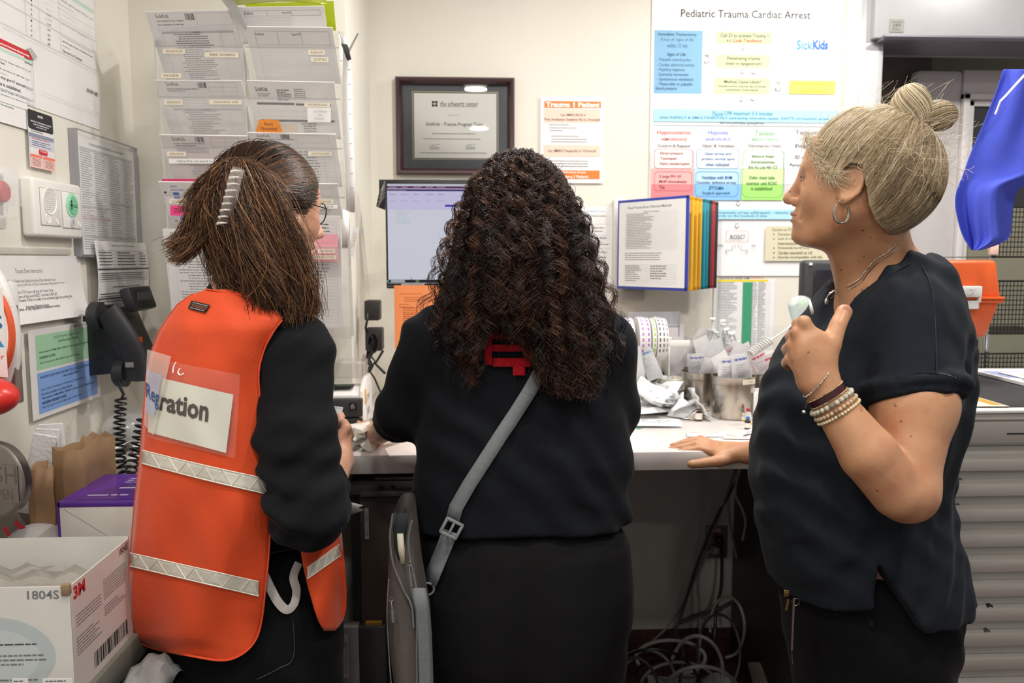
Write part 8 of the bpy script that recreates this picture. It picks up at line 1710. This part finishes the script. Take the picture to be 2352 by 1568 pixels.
for kx, ky in ((-.042, .02), (.085, -.02)): b1.cone((hx1+kx, Y1+ky, .85), (hx1+kx, Y1+ky, .47), .078, .055, .03); b1.cone((hx1+kx, Y1+ky, .47), (hx1+kx, Y1+ky, .09), .055, .036, .02); b1.cone((hx1+kx, Y1+ky, .05), (hx1+kx+.08, Y1+ky+.08, .045), .034, .028, .02)
V, F_ = b1.mesh(1); np_mesh('body', V, F_, [SK1], W1); del b1
SW = cloth_mat('sweater_black', '#111317', rib='X', ribs=105, bump=.22)
s1 = Field((-.76, 1.20, .74), (-.20, 1.95, 1.45), .0045)
s1.loft(tr1, .02); s1.cone(nb1+Vector((0, 0, -.025)), sh1, .052, .062, .05); s1.cone(sh1, P(682, 1000, Y=1.355), .0635, .062, .03); s1.cone(P(682, 1000, Y=1.355), el1, .062, .056, .02)
s1.ell(el1+Vector((.0, .0, -.005)), (.058, .06, .05), .02); s1.cone(el1, el1.lerp(wr1, .45), .056, .042, .02)
s1.cone(nb1, shl1, .045, .050, .05); s1.cone(shl1, ell1, .05, .046, .03); s1.cone(ell1, ell1.lerp(wrl1, .5), .05, .04, .02)
s1.warp(lambda p: -.013*folds(p, (.25, -.1, 1), 60, 61)*np.clip((1.28-p[:, 2])*5, .15, 1)-.006*folds(p, (-.5, 0, .8), 60, 63))
s1.cut(lambda p: P(600, 1262, Y=1.4).z-p[:, 2], .003)
V, F_ = s1.mesh(2); np_mesh('sweater', V, F_, [SW], W1, label='black ribbed sweater with pushed up sleeves'); del s1
q = MB(); q.tube(ringpts(P(583, 642, Y=1.485), (.3, .1, 1), .047, 32), .012, SW, 10, flat=1.3); q.build('collar', W1)
JN = cloth_mat('jeans_black', '#0f1012', bump=.3)
j1_ = Field((-.78, 1.25, 0), (-.16, 1.75, .98), .006)
hp1 = loft_px([(1230, 360, 762, Y1, .11), (1290, 360, 782, Y1, .12), (1360, 368, 790, Y1, .13), (1430, 380, 790, Y1, .135), (1500, 390, 786, Y1, .135), (1580, 404, 778, Y1, .13)], 2.4); j1_.loft(hp1, .02)
for kx, ky in ((-.045, .02), (.085, -.02)): j1_.cone((hx1+kx, Y1+ky, .62), (hx1+kx*1.1, Y1+ky, .30), .094, .072, .02); j1_.cone((hx1+kx*1.1, Y1+ky, .30), (hx1+kx*1.1, Y1+ky, .09), .072, .06, .02)
j1_.warp(lambda p: -.005*folds(p, (.6, .1, .6), 50, 71))
V, F_ = j1_.mesh(2); np_mesh('jeans', V, F_, [JN], W1); del j1_
for kx, ky in ((-.07, .04), (.11, .0)): q = MB(); q.sph((hx1+kx, Y1+ky+.03, .045), (.05, .12, .045), BLKP, rotm(0, 0, -40), 20, 12); q.build('shoe', W1)
def onj(x, y, k): v = P(x, y, Y=1.38); return P(x, y, Y=hp1.front(v.x, v.z)-k)
for pts in ([(672, 1410), (674, 1508), (640, 1535), (590, 1560)], [(740, 1470), (752, 1520), (748, 1568)], [(620, 1270), (680, 1262), (740, 1275)]): q = MB(); q.tube(smoothpts([onj(x, y, .003) for x, y in pts]), .0008, mat('stitch_grey', '#3c3f45', var=0), 5); q.build('pocket_stitching', W1)
# vest back panel
VO = mat('vest_orange', '#d84a1c', rough=.7, var=.05, scale=14, bump=.25, bscale=500, sheen=.2)
vr = [(664, 474, 524), (676, 442, 592), (700, 408, 632), (730, 386, 650), (760, 367, 632), (800, 351, 609), (860, 337, 595), (950, 330, 603), (1050, 322, 616), (1150, 310, 622), (1250, 301, 620), (1350, 296, 611), (1420, 298, 603), (1465, 308, 590), (1490, 352, 575), (1505, 425, 556), (1517, 500, 520)]
vy = [r[0] for r in vr]; vl = [r[1] for r in vr]; vrr = [r[2] for r in vr]
def vestY(x, y):
    l = float(np.interp(y, vy, vl)); r = float(np.interp(y, vy, vrr)); ll = min(l, 350); rr = max(r, 600)
    u = min(1, max(0, (x-ll)/(rr-ll))); top = max(0, (760-y)/100)
    d = .15*math.sin(math.pi*(.10+.60*u))**.8
    d += .003*math.sin(x*.06-y*.018+2)*math.sin(y*.011)+.005*math.sin(x*.035+y*.012)*min(1, max(0, (y-1080)/100))+.005*math.sin(y*.02+x*.03)*max(0, 1-abs(y-820)/120)*.7+.006*math.sin(x*.045+2)*min(1, max(0, (y-1350)/100))
    return 1.462-d+.055*top**1.5+.012*max(0, (y-1200)/300)
def onv(x, y, k): return P(x, y, Y=vestY(x, y)-k)
fine = np.concatenate([np.linspace(vy[i], vy[i+1], 5)[:-1] for i in range(len(vy)-1)]+[[vy[-1]]])
def pan(q, m, ys, fl, frr, fn, k=0, n=28): q.grid([[fn(fl(y)+(frr(y)-fl(y))*j/n, y, k) for j in range(n+1)] for y in ys], m)
q = MB(); pan(q, VO, fine, lambda y: np.interp(y, vy, vl), lambda y: np.interp(y, vy, vrr), onv)
# over the left shoulder and round the side to the front
rows = []
for y in fine[4:-10]:
    l = float(np.interp(y, vy, vl)); a = onv(l, y, 0); rows.append([a, a+Vector((.006, .03, 0)), a+Vector((.03, .07, 0)), a+Vector((.07, .10, -.0))])
q.grid(rows, VO)
VB = q.build('vest_back_panel', W1, solid=.002, solo=1, label='orange vest back panel', sharp=0)
def edge(pts, fn, par=VB): q = MB(); q.tube(smoothpts([fn(x, y, .001) for x, y in pts], 5), .0024, VO, 8, flat=.6); q.build('vest_binding', par)
edge([(474, 664), (500, 668), (545, 676), (592, 690), (640, 722)], onv); edge([(648, 735), (622, 770), (603, 815), (594, 865), (601, 940), (614, 1040), (621, 1140), (619, 1250), (610, 1350), (602, 1420), (588, 1468), (556, 1502), (510, 1516), (430, 1504), (352, 1488), (308, 1463), (297, 1420)], onv)
TPE = mat('reflective_tape', '#d6d2c6', rough=.3, var=.06, scale=60, bump=.5, bscale=90, coat=.5); TPS = mat('tape_seam', '#f0ede2', rough=.35, var=0)
def band(x0, x1, t0, t1, h0_, h1, fn, par, curve=0, n=24, zig=7):
    cv = lambda u: t0+(t1-t0)*u+curve*math.sin(math.pi*u)
    q = MB(); q.grid([[fn(x0+(x1-x0)*j/n, cv(j/n)+(h0_+(h1-h0_)*j/n)*i/4, .003) for j in range(n+1)] for i in range(5)], TPE); bd = q.build('reflective_band', par, solid=.0008, sharp=0)
    q = MB()
    for s_ in (.04, .96): q.tube([fn(x0+(x1-x0)*j/n, cv(j/n)+(h0_+(h1-h0_)*j/n)*s_, .0038) for j in range(n+1)], .0009, TPS, 5)
    zz = [(k/(2*zig), .08 if k % 2 else .92) for k in range(2*zig+1)]; q.tube([fn(x0+(x1-x0)*u, cv(u)+(h0_+(h1-h0_)*u)*s_, .0038) for u, s_ in zz], .0007, TPS, 5); q.build('band_seams', bd)
band(326, 614, 1032, 1098, 33, 38, onv, VB, 2); band(299, 594, 1268, 1334, 33, 36, onv, VB, 0)
# name pocket with printed card
PLS = mat('pocket_plastic', '#f3e6e0', rough=.08, var=0, alpha=.09, spec=1., bump=.6, bscale=25); CRD = mat('card_pale', '#dfe2d6', rough=.4, var=.01, coat=.4)
def quad(x0, y0, x1, y1, x2, y2, x3, y3): return lambda u, v: ((x0*(1-u)+x1*u)*(1-v)+(x3*(1-u)+x2*u)*v, (y0*(1-u)+y1*u)*(1-v)+(y3*(1-u)+y2*u)*v)
def qpatch(name, Q, k, m, par, n=14, **kw): q = MB(); q.grid([[onv(*Q(j/n, i/n), k) for j in range(n+1)] for i in range(n+1)], m); return q.build(name, par, sharp=0, **kw)
def qtext(q, txt, Q, k, m, bold=.02):
    V, F = text_mesh(txt, bold); xs = [v[0] for v in V]; ys = [v[1] for v in V]; a, b, c, d = min(xs), max(xs), min(ys), max(ys)
    q.raw([onv(*Q((v[0]-a)/(b-a), 1-(v[1]-c)/(d-c)), k) for v in V], F, m, False)
cd_ = qpatch('name_card', quad(346, 862, 536, 906, 519, 1040, 340, 992), .005, CRD, VB, label='white card printed with the end of Registration')
q = MB(); qtext(q, 'ration', quad(367, 899, 481, 922, 477, 970, 365, 942), .0062, BLK, .03); q.build('card_text', cd_)
pk_ = qpatch('clear_pocket', quad(345, 822, 552, 860, 540, 1052, 338, 1004), .0075, PLS, VB, label='clear plastic pocket over the card')
cu_ = qpatch('curled_cover', quad(338, 802, 393, 818, 352, 1000, 331, 975), .014, mat('curled_plastic', '#e9e1d8', rough=.12, var=.03, alpha=.42, spec=1., bump=.5, bscale=30), VB, label='curled clear flap at the pocket edge')
q = MB(); q.grid([[onv(*quad(337, 848, 372, 862, 352, 960, 336, 945)(j/6, i/8), .0095+.0005*i) for j in range(7)] for i in range(9)], mat('crest_reflection_blue', '#93aadb', rough=.4, var=.04)); q.build('crest_reflection', cd_, sharp=0)  # blue patch painted for the crest's reflection in the plastic
q = MB(); qtext(q, 'Reg', quad(335, 878, 366, 896, 364, 944, 335, 920), .0155, ink('#35548f'), .01); q.build('card_text', cu_)
q = MB()
for g in ([(404, 832), (399, 842), (397, 856)], [(413, 846), (409, 855), (414, 861), (421, 858)]): q.tube(smoothpts([onv(x, y, .009) for x, y in g]), .0012, mat('gloss_white', '#ffffff', rough=.1, var=0, coat=1), 6)
q.build('pocket_creases', pk_)
q = MB(); q.grid([[onv(*quad(440, 690, 482, 700, 471, 718, 432, 708)(j/3, i/2), .004) for j in range(4)] for i in range(3)], mat('tag_black', '#241c1b', rough=.6, var=.05)); tg = q.build('brand_tag', VB, solid=.001)
q = MB(); qtext(q, 'RC KUNINGCO', quad(443, 697, 475, 705, 471, 712, 440, 704), .0055, ink('#8a4b3a'), .02)
for s_ in (.18, .84): qq = quad(440, 690, 482, 700, 471, 718, 432, 708); q.tube([onv(*qq(u, s_), .0052) for u in (.1, .5, .9)], .0005, LG, 4)
q.build('tag_print', tg)
# vest front panel hanging at the right, sliver above the elbow, elastic strap
fr_rows = [(868, 748, 762), (950, 748, 766), (1010, 746, 766), (1080, 720, 766), (1150, 700, 776), (1205, 690, 783), (1250, 688, 786), (1300, 697, 792), (1350, 708, 796), (1400, 722, 795), (1430, 733, 786), (1448, 745, 768)]
fy = [r[0] for r in fr_rows]
def onf(x, y, k):
    v = P(min(x, 784), y, Y=1.38); g = min(1, max(0, (1240-y)/120)); lx_ = v.x-(hx1+.085); Yb = min(hp1.front(v.x, min(max(v.z, hp1.r[0, 0]), hp1.r[-1, 0])), Y1-.02-math.sqrt(max(0, .108**2-lx_*lx_)))-.016+.006*math.sin(y*.03+x*.06); return P(x, y, Y=(Yb*(1-g)+1.50*g)-k)
q = MB(); pan(q, VO, np.linspace(868, 1448, 50), lambda y: np.interp(y, fy, [r[1] for r in fr_rows]), lambda y: np.interp(y, fy, [r[2] for r in fr_rows]), onf, n=10)
VF = q.build('vest_front_panel', W1, solid=.002, sharp=0, label='orange vest front flap hanging by the hip')
q = MB(); band(706, 783, 1302, 1246, 28, 30, onf, VF, 0, n=8, zig=4)
q = MB(); ep = smoothpts([onj(x, y, .012) for x, y, Y in ((606, 1318, 1.33), (622, 1352, 1.325), (640, 1384, 1.325), (660, 1400, 1.33), (676, 1385, 1.35), (681, 1355, 1.38), (674, 1325, 1.41), (686, 1292, 1.45))], 6)
q.tube(ep, .0075, mat('elastic_white', '#c2bcb8', rough=.7, var=.04), 8, flat=.12, ref=(.3, -1, 0)); q.build('elastic_strap', W1, label='pale elastic strap joining the vest panels')
# label paper in the hand, leaflet under the arm
s = Sheet(P(764, 932, Y=1.85), P(788, 935, Y=1.85), P(758, 976, Y=1.83), PAPER); s.F('KEEP FLAT', .1, .05, .9, .12, DGR); s.greek(.1, .2, .8, .6, 5, LG, px=False); s.F('PROTECT', .1, .8, .6, .88, DGR); s.done('printed_label', label='printed white label held between the fingers', cat='label')
q = MB(); q.grid([[P(*p_, Y=1.56+.01*i) for p_ in r_] for i, r_ in enumerate((((770, 1148), (800, 1152), (834, 1160)), ((770, 1165), (800, 1165), (822, 1166)), ((770, 1190), (800, 1184), (836, 1171))))], PAPER); q.build('folded_paper', label='folded white paper poking out behind the elbow', cat='paper', solid=.0006)
# glasses temple and earring, lips etc. on the far side
q = MB(); q.tube([fr1.w(v) for v in ((-.006, -.077, .012), (.03, -.076, .012), (.085, -.062, .010))], .0011, BLKP, 6); q.tube([fr1.w((.088+.004*math.cos(u), -.035+.026*math.cos(u), .002+.02*math.sin(u))) for u in np.linspace(0, 6.28, 25)], .0011, BLKP, 6); q.build('glasses', W1)
for z_ in (-.046, -.052): q = MB(); q.tube(ringpts(fr1.w((.002, -.078, z_)), fr1.M.col[0], .006, 18), .0008, mat('gold', '#d8b878', rough=.2, metal=1, var=0), 6); q.build('earring', W1)
for s in (1, -1): eye(W1, fr1, s, '#4a3526')
# hair
HC = [hair_mat('brown_mid', '#6b472c'), hair_mat('brown_dark', '#35241a'), hair_mat('brown_gold', '#9c7046'), hair_mat('brown_deep', '#2a1d17')]
rg = np.random.RandomState(9)
clip_t = P(543, 385, Y=1.385); clip_b = P(518, 520, Y=1.375)
hc1 = np.array([-.016, 0, .028]); hr1 = np.array([.106, .083, .096])
clipl = fr1.loc(np.array([tuple(clip_t.lerp(clip_b, .35))]))[0]
def sweptb(N_, K, seed, lo=.0):
    rg = np.random.RandomState(seed); t = rg.uniform(0, 1, N_); st = hairline(t)*np.array([.97, .95, .95]); st[:, 1] *= rg.choice([-1, 1], N_, p=[.65, .35])
    d0 = (st-hc1)/hr1; d0 /= np.linalg.norm(d0, axis=1, keepdims=True); d1 = (clipl-hc1)/hr1; d1 = d1/np.linalg.norm(d1)+rg.normal(size=(N_, 3))*.12; d1 /= np.linalg.norm(d1, axis=1, keepdims=True)
    om = np.arccos(np.clip((d0*d1).sum(1), -1, 1))[:, None]; u = np.linspace(0, 1, K)[None]*np.ones((N_, 1)); D = (np.sin((1-u)*om)/np.sin(om))[..., None]*d0[:, None]+(np.sin(u*om)/np.sin(om))[..., None]*d1[:, None]
    D /= np.linalg.norm(D, axis=2, keepdims=True); return hc1+D*hr1*(1.01+rg.uniform(0, .025, N_)[:, None, None]*np.ones((1, K, 1)))
p1 = sweptb(6500, 20, 21); V1, F1, m1 = strand_mesh(fr1.wa(p1), np.full(p1.shape[:2], .00045), 3, rg.choice([1, 3, 1, 0], 6500))
def tail(N_, seed, ctrl, end, K=26, sp0=8, sp1=18, sp2=14, wav=.009):
    """strands from the clip through pixel control points to pixel ends: (x,y,Y)"""
    rg = np.random.RandomState(seed); s_ = rg.uniform(-.1, .75, N_)
    x0 = 543-25*s_+rg.normal(size=N_)*sp0; y0 = 378+120*s_+rg.normal(size=N_)*sp0*.5; r0 = PXA(x0, y0, 1.385+rg.uniform(-.01, .03, N_))
    f = rg.uniform(0, 1, N_); L3_ = lambda A, sp: PXA(A[0][0]+(A[1][0]-A[0][0])*f+rg.normal(size=N_)*sp, A[0][1]+(A[1][1]-A[0][1])*f+rg.normal(size=N_)*sp, A[0][2]+(A[1][2]-A[0][2])*f+rg.uniform(-.012, .03, N_))
    b = bez(r0, L3_(ctrl[0], sp1), L3_(ctrl[1], sp1), L3_(end, sp2), K); t = np.linspace(0, 1, K)[None]; ph = rg.uniform(0, 6, N_)[:, None]; q_ = rg.uniform(4, 10, N_)[:, None]
    b[..., 0] += wav*1.5*np.sin(q_*t+ph*.35)*t; b[..., 1] += wav*np.cos(q_*t+ph)*t; b[..., 2] += wav*.6*np.sin(q_*1.7*t+ph)*t; return b
parts_ = [tail(2900, 31, (((500, 350, 1.35), (660, 385, 1.37)), ((560, 560, 1.31), (700, 560, 1.36))), ((610, 705, 1.335), (702, 712, 1.40)), sp2=20),
          tail(2100, 32, (((450, 372, 1.36), (520, 400, 1.33)), ((470, 520, 1.36), (600, 600, 1.31))), ((520, 610, 1.38), (622, 662, 1.33)), sp2=20),
          tail(800, 33, (((470, 372, 1.37), (520, 360, 1.36)), ((440, 470, 1.38), (480, 600, 1.36))), ((498, 620, 1.40), (560, 652, 1.36)), sp2=12),
          tail(330, 34, (((455, 380, 1.37), (475, 370, 1.37)), ((462, 560, 1.38), (440, 520, 1.38))), ((398, 560, 1.38), (392, 575, 1.38)), sp1=10, sp2=7),
          tail(260, 35, (((480, 390, 1.36), (500, 400, 1.36)), ((520, 560, 1.36), (470, 540, 1.36))), ((400, 592, 1.37), (412, 600, 1.37)), sp1=10, sp2=5),
          tail(140, 36, (((430, 400, 1.38), (440, 390, 1.38)), ((455, 440, 1.39), (470, 440, 1.39))), ((420, 480, 1.39), (432, 470, 1.39)), sp1=7, sp2=6),
          tail(500, 38, (((480, 390, 1.37), (530, 380, 1.36)), ((490, 520, 1.37), (470, 620, 1.37))), ((500, 655, 1.38), (560, 640, 1.36)), sp2=14),
          tail(400, 39, (((600, 400, 1.36), (680, 440, 1.37)), ((690, 600, 1.36), (730, 660, 1.37))), ((655, 745, 1.35), (720, 720, 1.38)), sp2=14),
          tail(950, 37, (((620, 372, 1.37), (670, 400, 1.39)), ((690, 520, 1.38), (660, 620, 1.36))), ((640, 735, 1.36), (690, 730, 1.40)), sp2=12)]
vf = []
for i, pth in enumerate(parts_): vf.append(strand_mesh(pth, np.full(pth.shape[:2], .00052)*np.linspace(1, .6, pth.shape[1])[None], 3, rg.choice([0, 1, 1, 2, 0, 3], len(pth))))
hf = Field((-.56, 1.28, 1.22), (-.25, 1.70, 1.68), .0045)
def cap1(g):
    p = fr1.loc(g); d = d_ell(p, hc1, hr1*.985); f1 = (p[..., 0]-.060)*.75+(.064-p[..., 2])*.62; f2 = np.where(p[..., 0] > -.034, .010-p[..., 2]-np.clip((p[..., 0]+.034)*.3, 0, 1), -.05); f3 = -.090-p[..., 2]
    return smax(smax(smax(d, f1, .006), f2, .006), f3, .006)
hf.put(cap1, (-.6, 1.28, 1.2), (-.2, 1.7, 1.68), .001, m=0)
for a, b, ra, rb in (((525, 420, 1.42), (540, 590, 1.41), .022, .022), ((610, 450, 1.43), (640, 620, 1.42), .028, .020), ((560, 440, 1.41), (600, 640, 1.39), .028, .018)): hf.cone(P(a[0], a[1], Y=a[2]), P(b[0], b[1], Y=b[2]), ra, rb, .02)
V, F_ = hf.mesh(1); del hf
Vh, Fh, mh = cat_mesh((V, F_, np.full(len(F_), 4)), (V1, F1, m1), *vf); np_mesh('hair', Vh, Fh, HC+[mat('hair_under_brown', '#2a1c14', rough=.95, var=.1, spec=.05)], W1, mh, label='brown hair with golden strands, twisted up in a clip')
# claw clip
CL = mat('clip_clear', '#d9d4cf', rough=.05, var=0, alpha=.17, spec=1., coat=1.)
KC = root('claw_clip', 'clear plastic claw clip with rounded teeth in the brown hair', 'hair clip', clip_b)
q = MB(); sp_ = [P(548, 388, Y=1.345), P(540, 410, Y=1.338), P(534, 440, Y=1.333), P(526, 470, Y=1.333), P(519, 500, Y=1.338), P(513, 516, Y=1.345)]; q.tube(smoothpts(sp_), .0105, CL, 12, flat=.45, ref=(0, 1, 0)); q.build('spine', KC)
for i in range(9):
    y = 392+i*15; x = 547-i*4.0
    q = MB(); q.tube(smoothpts([P(x+10, y+2, Y=1.342), P(x+3, y, Y=1.330), P(x-9, y, Y=1.332), P(x-16, y+2, Y=1.342)], 4), [.0012]*6+[.0017]*4+[.0026, .0028, .0022], mat('clip_tooth', '#efe9e2', rough=.06, var=0, alpha=.75, spec=1., coat=1.), 8); q.build('tooth', KC)
# ================================================================ CAMERA
cd = bpy.data.cameras.new('camera'); co = bpy.data.objects.new('camera', cd); COL.objects.link(co)
cd.sensor_width = 36; cd.lens = FPX/2352*36; cd.clip_start = .05
co.matrix_world = Matrix(((RT.x, UPV.x, -FW.x, CAM.x), (RT.y, UPV.y, -FW.y, CAM.y), (RT.z, UPV.z, -FW.z, CAM.z), (0, 0, 0, 1)))
cd.dof.use_dof = True; cd.dof.focus_distance = 1.48; cd.dof.aperture_fstop = 5.6
sc = bpy.context.scene; sc.camera = co
sc.view_settings.view_transform = 'Standard'; sc.view_settings.look = 'None'; sc.view_settings.gamma = 1; sc.view_settings.use_curve_mapping = False
sc.view_settings.exposure = -0.6
sc.cycles.use_denoising = True; sc.cycles.max_bounces = 8; sc.cycles.transparent_max_bounces = 24; sc.cycles.caustics_reflective = False; sc.cycles.caustics_refractive = False
